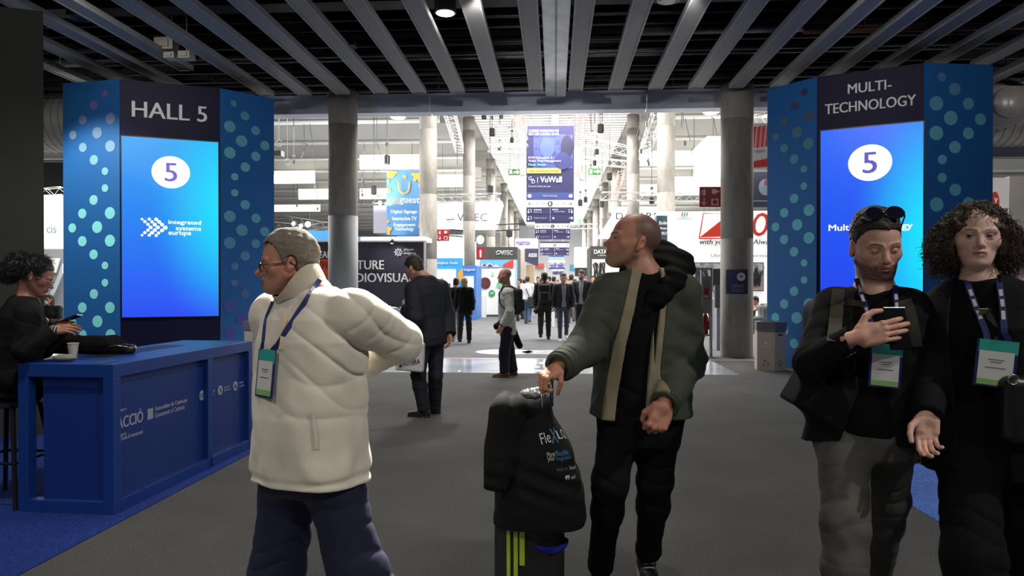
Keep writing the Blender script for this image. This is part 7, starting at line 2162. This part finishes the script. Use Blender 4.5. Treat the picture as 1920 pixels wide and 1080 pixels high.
for a in np.linspace(0.2, 6, 9): m.tube([c + .09 * np.array([math.cos(a), 0, math.sin(a)]), c + .13 * np.array([math.cos(a), 0, math.sin(a)])], .010, 5)
m.obj('logo', W1, av, smooth=True)
p = at(735, 449, D - .5); r = empty('spotlight', p, 'black arm spotlight on top of the dark slogan stand', 'spotlight'); m = MB(); m.tube([p + [0, .5, -.05], p, p + [0, 0, -.04]], [.02, .02, .05], 8); m.obj('arm', BK, r)
m = MB(); m.tube([p + [0, 0, -.04], p + [0, .04, -.08]], [.05, .07], 10); m.obj('lamp_head', BK, r); spot('stand_spot', p + [0, -.02, -.1], 60, 100, (1, .98, .95), .03, at(738, 480, D))
cn = stand('white_counter', 640, 752, 577, 627, 18.6, .6, W1, 'white counter in front of the dark slogan stand')
m = MB(); a_ = at(712, 574, 18.6); b_ = at(728, 571, 18.6); m.box((a_[0], 18.7, a_[2] - .02), (b_[0], 18.9, a_[2])); tag(m.obj('tablet', W1), 'white tablet lying on the white counter', 'tablet')
# blue roofed stand left of the column, and the white fascia behind the slogan stand
bs_ = stand('exhibition_stand', 513, 625, 432, 455, 27, 5, RGB('fascia_blue', 68, 142, 214, rough=.5), 'stand with a bright blue fascia seen left of the near left column')
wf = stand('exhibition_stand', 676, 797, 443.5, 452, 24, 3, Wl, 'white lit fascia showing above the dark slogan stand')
tl_ = stand('exhibition_stand', 745, 800, 440, 445, 26, 3, RGB('fascia_teal_dark', 40, 84, 120), 'dark teal stand roof below the sky blue banner')
wb = stand('white_canopy', 700, 731, 385, 437, 30, 1.5, RGB('canopy_grey', 150, 148, 158), 'grey hanging stand cube behind the sky blue banner')
for i, (px, py) in enumerate(((552, 420), (579, 421), (566, 424), (714, 381), (727, 383), (738, 380))):
    p = at(px, py, 32 - (i % 2)); m = MB(); m.lathe(p, [(.02, -.1), (.11, -.05), (.11, .08), (.02, .14)], 12); r = tag(m.obj('stage_light', ald), 'small glowing stage light, %s from the left' % ORD[i], 'stage light', 'stage lights over the left stands')
    m = MB(); m.disc(p + [0, -.12, 0], (1, 0, 0), (0, 0, 1), .09 if i != 1 else .13, .01, 16); m.obj('lens', M('stage_light_on', (1, .97, .9), .5, emit=14), r)

# far left glimpse between dark wall and tower
D = 24
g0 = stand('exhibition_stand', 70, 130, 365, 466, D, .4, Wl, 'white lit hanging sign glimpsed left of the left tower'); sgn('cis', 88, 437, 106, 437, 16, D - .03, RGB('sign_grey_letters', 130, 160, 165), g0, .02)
stand('grey_partition', 60, 130, 466, 640, D + 2, .5, RGB('partition_grey', 135, 138, 142, rough=.8), 'grey stand partition behind the masked woman')
m = MB(); m.slab([at(x, y, D + 1.9) for x, y in ((84, 484), (112, 484), (104, 512), (86, 500))], (0, 1, 0), .05); tag(m.obj('poster', W1), 'white slanted panel on the grey partition', 'panel')
m = MB(); m.slab([at(x, y, D + 1.8) for x, y in ((107, 520), (117, 494), (117, 512), (84, 590), (76, 590))], (0, 1, 0), .05); tag(m.obj('slanted_strut', RGB('strut_pale', 190, 196, 204)), 'pale slanted strut behind the masked woman', 'strut')
stand('dark_backdrop', 60, 130, 300, 364, 40, .3, RGB('backdrop_grey', 78, 80, 82), 'dark grey backdrop high behind the left tower')
truss(at(80, 362, 26), at(120, 358, 26), .3, al, 'bright truss glimpsed left of the left tower')
m = MB(); m.box((-16, 15.4, Z_(297, 15.4, 100)), (-6.2, 15.6, Z_(287, 15.4, 100))); tag(m.obj('trim_3', hw), kind='structure')
# far right glimpse
m = MB(); m.box((7.0, 15.2, Z_(296, 15.2, 1890)), (17, 15.5, Z_(266, 15.2, 1890))); m.box((7.0, 15.1, Z_(318, 15.1, 1890)), (17, 15.4, Z_(298, 15.1, 1890))); tag(m.obj('trim_4', hgr), kind='structure')
rw_ = stand('exhibition_stand', 1855, 1892, 333, 470, 19, .4, W1, 'white stand wall with a red round logo right of the right tower'); blob(1857, 360, 1873, 402, 18.9, RGB('logo_red', 215, 60, 50), 'logo', rw_); sgn('y', 1864, 384, 1870, 384, 12, 18.85, W1, rw_, .02)
stand('grey_wall_panel', 1892, 1990, 330, 447, 19.2, .4, RGB('panel_warm_grey', 150, 146, 138), 'warm grey stand wall at the right edge of the view')
stand('pale_counter_wall', 1855, 1990, 447, 640, 18.4, .4, RGB('panel_pale', 176, 180, 184), 'pale lower stand wall at the right edge')
f = lambda P: ell(P, at(1925, 500, 6.0), (.10, .11, .12)) + .012 * wob(P, 60, 3)
c = at(1925, 500, 6.0)
g = std(c[0] + .02, 6.05, math.pi, 1.62, 0); figure('person with dark curly hair mostly outside the right edge', g, math.pi, math.pi, blk, blk, blk, hair=M('dark_curls', (.02, .014, .01), .6), h=.02, headpos=at(1935, 506, 6.0))

# fire signs on the columns
def fire_sign(x0, y0, x1, y1, D, label, full):
    s = quadpanel('fire_sign', x0, y0, x1, y1, D, RD, label, 'sign', t=.02)
    pk = RGB('fire_pictogram', 225, 190, 190, rough=.5); w_ = x1 - x0; h_ = y1 - y0
    P_ = lambda u_, v_: at(x0 + w_ * u_, y0 + h_ * v_, D - .012)
    m = MB(); sc_ = w_ * D / F
    cyl = ((.22, .25) if full else (.55, .3))
    m.slab([P_(cyl[0] - .06, cyl[1] + .18), P_(cyl[0] + .06, cyl[1] + .18), P_(cyl[0] + .06, cyl[1] - .08), P_(cyl[0] + .02, cyl[1] - .13), P_(cyl[0] - .06, cyl[1] - .06)], (0, -1, 0), .006) if full else m.slab([P_(.42, .85), P_(.66, .85), P_(.66, .35), P_(.56, .22), P_(.42, .32)], (0, -1, 0), .006)
    m.tube([P_(cyl[0] + .02, cyl[1] - .1), P_(cyl[0] - .12, cyl[1] - .02), P_(cyl[0] - .14, cyl[1] + .16)], sc_ * .018, 5)
    if full:
        m.slab([P_(.58, .36), P_(.80, .36), P_(.80, .12), P_(.58, .12)], (0, -1, 0), .006); m.slab([P_(.80, .28), P_(.92, .28), P_(.92, .2), P_(.80, .2)], (0, -1, 0), .006)
        m.tube([P_(.22, .56), P_(.22, .88)], sc_ * .03, 5); m.tube([P_(.10, .76), P_(.22, .9), P_(.34, .76)], sc_ * .03, 5)
        m.slab([P_(.56, .92), P_(.88, .92), P_(.88, .60), P_(.56, .60)], (0, -1, 0), .006)
    m.obj('pictogram', pk, s)
    if full: blobs = MB(); blobs.disc(P_(.72, .76) + [0, -.014, 0], (1, 0, 0), (0, 0, 1), sc_ * .11, .006, 20); blobs.obj('pictogram', RD, s)
    return s
fire_sign(1311.5, 350, 1351.5, 388, 14.1, 'dark red fire equipment sign on the left of the right entrance column', True)
fire_sign(820, 430, 842, 451.5, 25.4, 'red fire equipment sign beside the first lit left column', True)
fire_sign(893, 463, 908, 486, 29.9, 'red extinguisher sign on the header of the white stand', False)
# exit signs
for (x0, y0, x1, y1, D, lab) in ((1103, 316, 1126, 328, 34, 'green exit sign with arrow hanging right of the big banner'), (953, 317, 975, 328, 44, 'green exit sign half hidden by a truss left of the banner'), (1082, 412, 1094, 420, 52, 'small green exit sign far down the aisle')):
    s = quadpanel('exit_sign', x0, y0, x1, y1, D, GN, lab, 'exit sign', t=.05); w_ = x1 - x0; ym = (y0 + y1) / 2; m = MB()
    m.tube([at(x0 + w_ * .45, ym, D - .03), at(x0 + w_ * .9, ym, D - .03)], .035, 4); m.tube([at(x0 + w_ * .72, ym - 3, D - .03), at(x0 + w_ * .92, ym, D - .03), at(x0 + w_ * .72, ym + 3, D - .03)], .035, 4)
    m.slab([at(x0 + w_ * .1, y1 - 2, D - .02), at(x0 + w_ * .32, y1 - 2, D - .02), at(x0 + w_ * .32, y0 + 2, D - .02), at(x0 + w_ * .1, y0 + 2, D - .02)], (0, -1, 0), .01); m.obj('pictogram', M('exit_white', (.9, 1, .9), .5, emit=.5), s); hanger(s, x0 + 3, x1 - 3, y0, D)
# wi-fi sign wrapped on the right column
D = 14.0
wfm = MB(); x0, x1 = X_(1365, D), X_(1403, D); z0, z1 = Z_(551, D, 1384), Z_(505, D, 1384)
ang0 = math.asin(max(-1, (x0 - CX1) / .325)); ang1 = math.asin(min(1, (x1 - CX1) / .325)); vs = []; fs = []; nn_ = 14
for i in range(nn_ + 1):
    a = ang0 + (ang1 - ang0) * i / nn_
    for z in (z0, z1): vs.append((CX1 + .330 * math.sin(a), 14.35 - .330 * math.cos(a), z))
for i in range(nn_): fs.append((2 * i, 2 * i + 2, 2 * i + 3, 2 * i + 1))
wo = mobj('wifi_sign', vs, fs, RGB('wifi_navy', 40, 44, 84, rough=.5)); so_ = wo.modifiers.new('s', 'SOLIDIFY'); so_.thickness = .004
tag(wo, 'navy and teal wi-fi sign wrapped round the right entrance column', 'sign')
c = np.array([CX1 + .0, 14.35 - .34, Z_(519, D, 1384)]); m = MB(); m.disc(c, (1, 0, 0), (0, 0, 1), .082, .004, 30); m.obj('disc', M('wifi_pale', (.5, .5, .55), .5), wo)
m = MB()
for r_ in (.02, .036, .052): m.tube([c + np.array([r_ * math.sin(a), -.006, -.028 + r_ * math.cos(a)]) for a in np.linspace(-.8, .8, 9)], .005, 5)
m.disc(c + [0, -.006, -.03], (1, 0, 0), (0, 0, 1), .008, .003, 10); m.obj('wifi_symbol', MATS['wifi_navy'], wo)
for (t_, py) in (('Free wi-fi', 535), ('Connect to the network', 538), ('powered by', 543), ('the organisers', 547)): a = at(1373, py, D - .02); b_ = at(1395, py, D - .02); text(t_, a, b_, .016, MATS['wifi_pale'], wo, lift=.012)

# ---- left-of-aisle stands
D = 31.0
vt = stand('exhibition_stand', 893, 970, 463, 592, D, 3.0, RGB('stand_header_grey', 76, 76, 72, rough=.6), 'stand with dark grey header and white graphics wall left of the aisle')
pan(893, 487, 966, 590, W1, 'graphics_wall', vt, .03); sgn('VITEC', 939, 478, 961, 478, 8.5, D - .05, W1, vt, .03)
m = MB(); m.tube([at(x, y, D - .05) for x, y in ((931, 477), (937, 476), (939, 471), (934, 470), (930, 474))], .025, 6); m.obj('logo', W1, vt)
pan(900, 487, 962, 501, RGB('picture_sky', 110, 190, 225), 'picture', vt, .06); m = MB(); m.slab([at(x, y, D - .09) for x, y in ((900, 501), (905, 493), (912, 496), (918, 492), (926, 498), (930, 495), (938, 501))], (0, -1, 0), .01); m.obj('picture_mountain', RGB('mountain', 200, 205, 225), vt)
m = MB(); m.slab([at(x, y, D - .09) for x, y in ((905, 499), (908, 494), (912, 499))], (0, -1, 0), .02); m.slab([at(x, y, D - .09) for x, y in ((914, 500), (918, 495), (925, 500))], (0, -1, 0), .02); m.obj('picture_rock', RGB('rock', 62, 66, 110), vt)
m = MB(); m.slab([at(x, y, D - .10) for x, y in ((943, 496), (963, 486), (963, 502), (943, 500))], (0, -1, 0), .01); m.obj('red_wedge', RGB('wedge_red', 222, 66, 60), vt)
blob(899, 520, 920, 542, D - .08, M('round_photo', s2l((92, 44, 40)), .5, noise=(3, .9)), 'round_photo', vt); blob(916, 543.5, 928.5, 556, D - .09, RGB('green_disc', 60, 160, 90), 'green_disc', vt); blob(931, 528, 943, 540, D - .09, RGB('green_disc_pale', 120, 200, 140), 'green_disc', vt); blob(921, 509, 927, 517, D - .09, RGB('green_disc_faint', 190, 225, 195), 'green_disc', vt)
m = MB(); m.tube([at(919, 549, D - .12), at(922, 552, D - .12), at(926, 547, D - .12)], .02, 5); m.obj('tick', W1, vt)
pan(966, 487, 970, 540, RGB('edge_cyan', 150, 205, 225), 'edge_strip', vt, .05)
cn = stand('white_counter', 893.5, 910, 555, 592, 32.0 - 1.6, .6, W1, 'small white counter in front of the white graphics wall'); 
m = MB(); a_ = at(894, 555, 30.6); b_ = at(900, 540, 30.6); m.box((a_[0], 30.5, a_[2]), (b_[0], 30.7, b_[2])); tag(m.obj('red_box', RGB('box_dark_red', 150, 40, 40)), 'dark red display box on the small white counter', 'box')
# hanging white wedge sign
D = 38.5
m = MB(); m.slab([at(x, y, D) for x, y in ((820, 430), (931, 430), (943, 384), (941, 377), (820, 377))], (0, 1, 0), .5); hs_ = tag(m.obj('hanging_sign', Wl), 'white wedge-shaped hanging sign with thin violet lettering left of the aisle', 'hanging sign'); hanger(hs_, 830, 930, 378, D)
vi = RGB('letter_violet', 84, 72, 150, rough=.5); sgn('VITEC', 857, 415, 914, 415, 15, D - .02, vi, hs_, -.004); m = MB(); m.tube([at(837, 412, D - .03), at(852, 411, D - .03)], .03, 5); m.obj('logo_stroke', vi, hs_); m = MB(); m.tube([at(838, 416, D - .03), at(848, 416, D - .03)], .02, 5); m.obj('logo_stroke', yl, hs_)
# campus hub stand
D = 30.0
ch = stand('exhibition_stand', 818, 868, 440, 592, D, .4, W1, 'white and blue stand behind the blonde woman'); cb = RGB('hub_blue', 62, 160, 226, rough=.5); pan(818, 484, 868, 592, cb, 'blue_wall', ch, .03)
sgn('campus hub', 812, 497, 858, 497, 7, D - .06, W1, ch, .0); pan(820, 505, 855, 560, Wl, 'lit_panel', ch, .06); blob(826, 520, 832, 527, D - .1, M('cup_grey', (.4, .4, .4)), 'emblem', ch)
D = 28.0
ug = stand('exhibition_stand', 867, 893, 498, 592, D, 2, RGB('guest_blue', 60, 120, 200, rough=.5), 'blue stand panel right of the white and blue stand'); sgn('úniguest', 870, 509, 891, 509, 6, D - .04, W1, ug, .0); pan(871, 518, 888, 545, Wl, 'lit_screen', ug, .05)
m = MB(); m.slab([at(x, y, D - .03) for x, y in ((858, 512), (868, 502), (868, 520), (860, 530))], (0, 1, 0), .03); m.obj('yellow_wedge', yl, ug)
p0 = at(846, 590, 26); r = empty('coffee_machine', p0, 'silver coffee machine on a plinth beside the blonde woman', 'coffee machine'); m = MB(); m.box((p0[0] - .35, 26, 0), (p0[0] + .35, 26.6, .95)); m.obj('plinth', W1, r); m = MB(); m.box((p0[0] - .26, 26.1, .96), (p0[0] + .26, 26.5, 1.15)); m.box((p0[0] - .22, 26.1, 1.15), (p0[0] - .05, 26.4, 1.5)); m.box((p0[0] + .05, 26.1, 1.15), (p0[0] + .22, 26.4, 1.5)); m.obj('machine_body', metal, r)
# round white sign box above
D = 32; gb_ = stand('hanging_sign', 893, 912, 440, 463, D, .3, RGB('sign_olive_grey', 92, 98, 92), 'grey hanging cube with a white round emblem'); blob(893, 441, 908, 458, D - .02, W1, 'emblem', gb_)
# further stands
D = 40
mt_ = stand('hanging_sign', 966, 1008, 447, 467, D, 1.2, W1, 'white hanging sign with purple round lettering, left of the aisle'); sgn('matrox', 968, 459.5, 994, 459.5, 8, D - .03, vi, mt_, .03)
D = 38
m = MB(); m.slab([at(x, y, D) for x, y in ((984, 466), (1009, 466), (1009, 500), (984, 490))], (0, 1, 0), .4); ad = tag(m.obj('exhibition_stand', RGB('stand_slate', 62, 66, 92, rough=.5)), 'slate blue hanging panel with white capital lettering', 'stand'); sgn('ADDER', 991, 482, 1007, 482, 7, D - .03, W1, ad, .03)
stand('exhibition_stand', 970, 984, 467, 592, 39, 2, RGB('stand_beige', 190, 182, 168), 'pale beige stand wall left of the aisle')
stand('slatted_stand', 984, 1001, 497, 592, 41, 2, RGB('stand_wood', 190, 172, 146), 'pale wooden slatted stand wall under the slate panel')
stand('red_fascia_stand', 1000, 1020, 494, 501, 44, 1, RGB('fascia_red', 220, 80, 70), 'small red fascia beyond the wooden stand')
stand('white_stand', 1001, 1022, 501, 580, 45, 3, W1, 'white stand beyond the red fascia')
stand('dark_screen', 1130 - 52, 1106, 502, 518, 42, .2, BK, 'black hanging screen right of the aisle')
stand('white_stand', 1078, 1108, 463, 502, 43, 2, W1, 'white hanging box above the black screen')
stand('teal_panel', 1068, 1078, 496, 509, 46, .3, RGB('teal_panel', 70, 130, 160), 'small teal panel beside the black hanging screen')
stand('white_stand', 1078, 1112, 518, 585, 44, 2, RGB('stand_pale_blue', 190, 215, 225), 'pale blue-white stand far on the right of the aisle')
stand('white_plinth', 1033, 1040, 552, 598, 24, .4, W1, 'white plinth standing in the aisle behind the blazer man')
stand('white_low_wall', 1100, 1135, 575, 592, 30, .4, RGB('stand_pale_grey', 195, 190, 186), 'low pale wall right of the aisle')
# right-of-aisle datapath stand and hanging sign
D = 27
dp = stand('exhibition_stand', 1107, 1236, 461, 640, D, 3, RGB('stand_charcoal', 62, 62, 58, rough=.6), 'charcoal stand with white lettering behind the bearded man'); sgn('DATAPATH', 1114, 476, 1160, 476, 8, D - .05, W1, dp, .03); sgn('in ultra resolution', 1121, 480, 1148, 480, 2.5, D - .05, W1, dp); pan(1110, 486, 1200, 560, W1, 'picture_panel', dp, .04)
m = MB(); rnd = random.Random(2)
for k_ in range(7):
    q = [at(1114 + k_ * 3.2 + rnd.uniform(-2, 2), 492 + j * 6 + rnd.uniform(-2, 2), D - .08) for j in range(6)]; m.tube(q, .03, 5)
m.obj('picture_lines', BK, dp)
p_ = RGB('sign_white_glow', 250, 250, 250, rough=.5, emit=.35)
D = 39.0
m = MB(); m.slab([at(x, y, D) for x, y in ((1120, 447), (1240, 447), (1240, 388), (1158, 388))], (0, 1, 0), .6); ds = tag(m.obj('hanging_sign', p_), 'white slanted hanging sign with thin black lettering behind the bearded man', 'hanging sign'); sgn('DATAPATH', 1155, 411, 1262, 411, 12, D - .03, BK, ds, -.006); hanger(ds, 1165, 1235, 389, D)
D = 22.5
dk_ = stand('tower_sign', 1231, 1257, 404, 520, D, .5, RGB('tower_teal', 48, 70, 84, rough=.5), 'dark teal sign tower with white words right of the bearded man'); 
for (t_, x0, x1, y, h_) in (('Bolin', 1236, 1251, 421, 6), ('Bajas', 1238, 1252, 431, 5), ('PERLEY', 1238, 1253, 440, 5)): sgn(t_, x0, y, x1, y, h_, D - .03, W1, dk_, .02)
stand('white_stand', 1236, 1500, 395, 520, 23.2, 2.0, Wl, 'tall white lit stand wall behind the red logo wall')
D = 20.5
ws_ = stand('exhibition_stand', 1256, 1500, 396, 630, 22.0, 1.0, Wl, 'white stand wall with a large red logo right of the aisle'); D = 22.0  # emission put into this wall to make it bright white
for (x, c_) in ((1277, RGB('stroke_red', 220, 90, 60)), (1281.5, RGB('stroke_green', 70, 160, 130)), (1286, RGB('stroke_blue', 70, 160, 210))): m = MB(); m.slab([at(a, b, D - .02) for a, b in ((x, 406), (x + 2.2, 406), (x + 4, 398), (x + 1.8, 398))], (0, -1, 0), .01); m.obj('logo_stroke', c_, ws_)
sgn('VIDELCO', 1269, 412, 1297, 412, 4.5, D - .02, RGB('letter_grey', 120, 122, 128), ws_)
rl = RGB('logo_red_bright', 226, 66, 48, rough=.5)
m = MB(); q = [at(x, y, D - .05) for x, y in ((1311, 447), (1319, 400), (1362, 400), (1352, 447))]; m.tube(q + [q[0]], .022, 5); m.obj('logo_frame', rl, ws_)
m = MB(); m.slab([at(x, y, D - .04) for x, y in ((1312, 445), (1366, 443), (1366, 402))], (0, -1, 0), .012); m.obj('logo_wedge', rl, ws_)
sgn('VISION', 1366, 443, 1490, 443, 43, D - .05, rl, ws_, .05, slant=.15) if False else sgn('ON', 1408, 443, 1466, 443, 43, D - .05, rl, ws_, .06, slant=.15)
sgn('with your vision. Always', 1310, 461, 1452, 461, 12, D - .03, BK, ws_, .01, slant=.18)
sgn('Ultra high-end Processing', 1333, 484, 1450, 484, 8, D - .03, RGB('letter_mid', 110, 110, 115), ws_)
# picture of trees and dark monitor on the wall
tp = M('tree_picture', (.52, .50, .52), .5, noise=(7, .55)); ft_o = quadpanel('tree_picture', 1302, 492, 1432, 546, D - .06, BK, 'wide framed photograph of bare trees on the white stand wall', 'picture', t=.05); quadpanel('picture_print', 1303.5, 493.5, 1430.5, 544.5, D - .08, tp, parent=ft_o, t=.01)
quadpanel('picture_ground', 1303.5, 532, 1430.5, 544.5, D - .10, RGB('picture_ground', 200, 176, 170, noise=(5, .3)), parent=ft_o, t=.01)
m = MB(); rnd = random.Random(9)
for bx_ in (1312, 1326, 1414, 1424, 1418):
    for k_ in range(7):
        a = at(bx_, 536, D - .10); b_ = at(bx_ + rnd.uniform(-2, 2), 522, D - .10); c_ = at(bx_ + rnd.uniform(-9, 9), 499 + rnd.uniform(0, 10), D - .10); m.tube([a, b_, c_], [.035, .025, .008], 4)
m.obj('picture_trees', RGB('picture_tree', 52, 46, 58), ft_o)
m = MB(); mo = quadpanel('monitor', 1337, 504, 1353, 537, 20.4, BK, 'black monitor left of the right entrance column', 'monitor', t=.06)
# white reception desk and things behind the right column
cn = stand('reception_desk', 1336, 1356, 560, 645, 19.0, .8, W1, 'white reception desk behind the right entrance column')
m = MB(); p = at(1346, 559, 19.2); m.box(p + [-.12, 0, 0], p + [.12, .2, .02]); m.box(p + [-.10, .1, .02], p + [.10, .13, .2]); tag(m.obj('tablet_stand', RGB('device_grey', 120, 125, 130)), 'small grey device on the white reception desk', 'tablet')
m = MB(); a_ = at(1344, 660, 15.6); m.box((X_(1344, 15.6), 15.6, .0), (X_(1352.5, 15.6), 15.9, 1.25)); gs = tag(m.obj('grey_gate_post', RGB('post_grey', 150, 155, 165)), 'slim pale grey access post left of the right column', 'post'); m = MB(); m.box((X_(1341, 15.5), 15.5, .95), (X_(1352, 15.5), 15.6, 1.45)); m.obj('reader_head', RGB('reader_grey', 92, 94, 104), gs)
# fire equipment frame with alarm and extinguisher
D = 14.2
al2 = M('frame_alu', (.30, .29, .30), .4, .4); r = empty('fire_point', (X_(1322, D), D, 0), 'grey metal fire point frame with red alarm, left of the right column', 'fire point')
m = MB()
for (px, w_) in ((1306, 5), (1316.5, 3), (1334, 4)): x0 = X_(px - w_ / 2, D); x1 = X_(px + w_ / 2, D); m.box((x0, D, 0), (x1, D + .12, Z_(502, D, 1320)))
m.box((X_(1304, D), D + .02, Z_(506, D, 1320)), (X_(1336, D), D + .1, Z_(502, D, 1320))); m.box((X_(1304, D), D + .02, Z_(631, D, 1320)), (X_(1336, D), D + .3, Z_(628, D, 1320))); m.obj('frame', al2, r)
m = MB(); m.box((X_(1318, D), D - .02, Z_(588, D, 1320)), (X_(1332, D), D + .1, Z_(518, D, 1320))); bo = m.obj('panel_box', M('box_grey', (.13, .12, .13), .5), r)
m = MB(); c = at(1324.5, 544, D - .06); m.disc(c, (1, 0, 0), (0, 0, 1), .05, .03, 24); m.obj('alarm_bell', RGB('alarm_red', 120, 20, 24, rough=.3), bo); m = MB(); m.box((X_(1320, D), D - .04, Z_(560, D, 1320)), (X_(1329, D), D - .02, Z_(551, D, 1320))); m.obj('call_point', RD, bo); sgn('SOS', 1321, 558, 1328, 558, 4, D - .05, M('sos_pale', (.6, .5, .5)), bo)
m = MB(); pe = (X_(1326, D), D + .18, Z_(628, D, 1320)); m.lathe(pe, [(.055, 0), (.065, .02), (.065, .34), (.03, .42), (.02, .46)], 16); ex = tag(m.obj('fire_extinguisher', RGB('extinguisher_red', 120, 16, 22, rough=.3), smooth=True), 'red fire extinguisher standing in the metal fire point frame', 'fire extinguisher')
m = MB(); q = np.array(pe); m.tube([q + [0, 0, .46], q + [.05, -.02, .5], q + [.075, -.02, .35], q + [.07, -.02, .1]], .012, 6); m.box(q + [-.03, -.02, .46], q + [.04, .02, .50]); m.obj('hose', BK, ex)
# red and white hanging sign, dark round-logo panel
D = 17.5
hr = quadpanel('hanging_sign', 1407, 231, 1470, 317, D, W1, 'red and white hanging sign showing right of the right column', 'hanging sign', t=.3)
for i in range(4): m = MB(); m.slab([at(x, y, D - .02) for x, y in ((1409 + i * 8.5, 278 - i), (1414.5 + i * 8.5, 277 - i), (1418 + i * 8.5, 237 - i), (1412.5 + i * 8.5, 239 - i))], (0, -1, 0), .01); m.obj('red_bar', rl, hr)
sgn('your vision', 1400, 291, 1434, 287, 8, D - .03, RGB('letter_mid2', 120, 120, 125), hr, slant=.15); m = MB(); m.slab([at(x, y, D - .02) for x, y in ((1408, 314), (1470, 310), (1470, 290), (1408, 304))], (0, -1, 0), .01); m.obj('red_band', rl, hr); hanger(hr, 1412, 1460, 231, D)
D = 18.5
dg = quadpanel('hanging_sign', 1407, 322, 1470, 388, D, RGB('sign_slate', 92, 92, 118), 'slate hanging panel with a pale globe emblem right of the right column', 'hanging sign', t=.3); blob(1423, 336, 1446, 366, D - .02, RGB('globe_pale', 190, 205, 225), 'emblem', dg); blob(1433, 337, 1441, 347, D - .05, RGB('globe_red', 205, 110, 110), 'emblem', dg); quadpanel('white_line', 1407, 376, 1470, 377.5, D - .02, W1, parent=dg, t=.01); hanger(dg, 1412, 1460, 322, D)
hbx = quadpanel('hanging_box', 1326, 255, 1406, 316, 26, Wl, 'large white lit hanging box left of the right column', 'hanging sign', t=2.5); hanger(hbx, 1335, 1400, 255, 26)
# spotlight below the short black truss, dangling
p = at(955, 433, 30); m = MB(); m.lathe(p, [(.04, -.28), (.14, -.24), (.14, .0), (.05, .1)], 12); tag(m.obj('stage_light', ald), 'black spotlight hanging from the short truss near the aisle', 'stage light')
fleece_man(); gB = olive_man(); phone_man(); curly_woman(); seated_woman(); far_people()
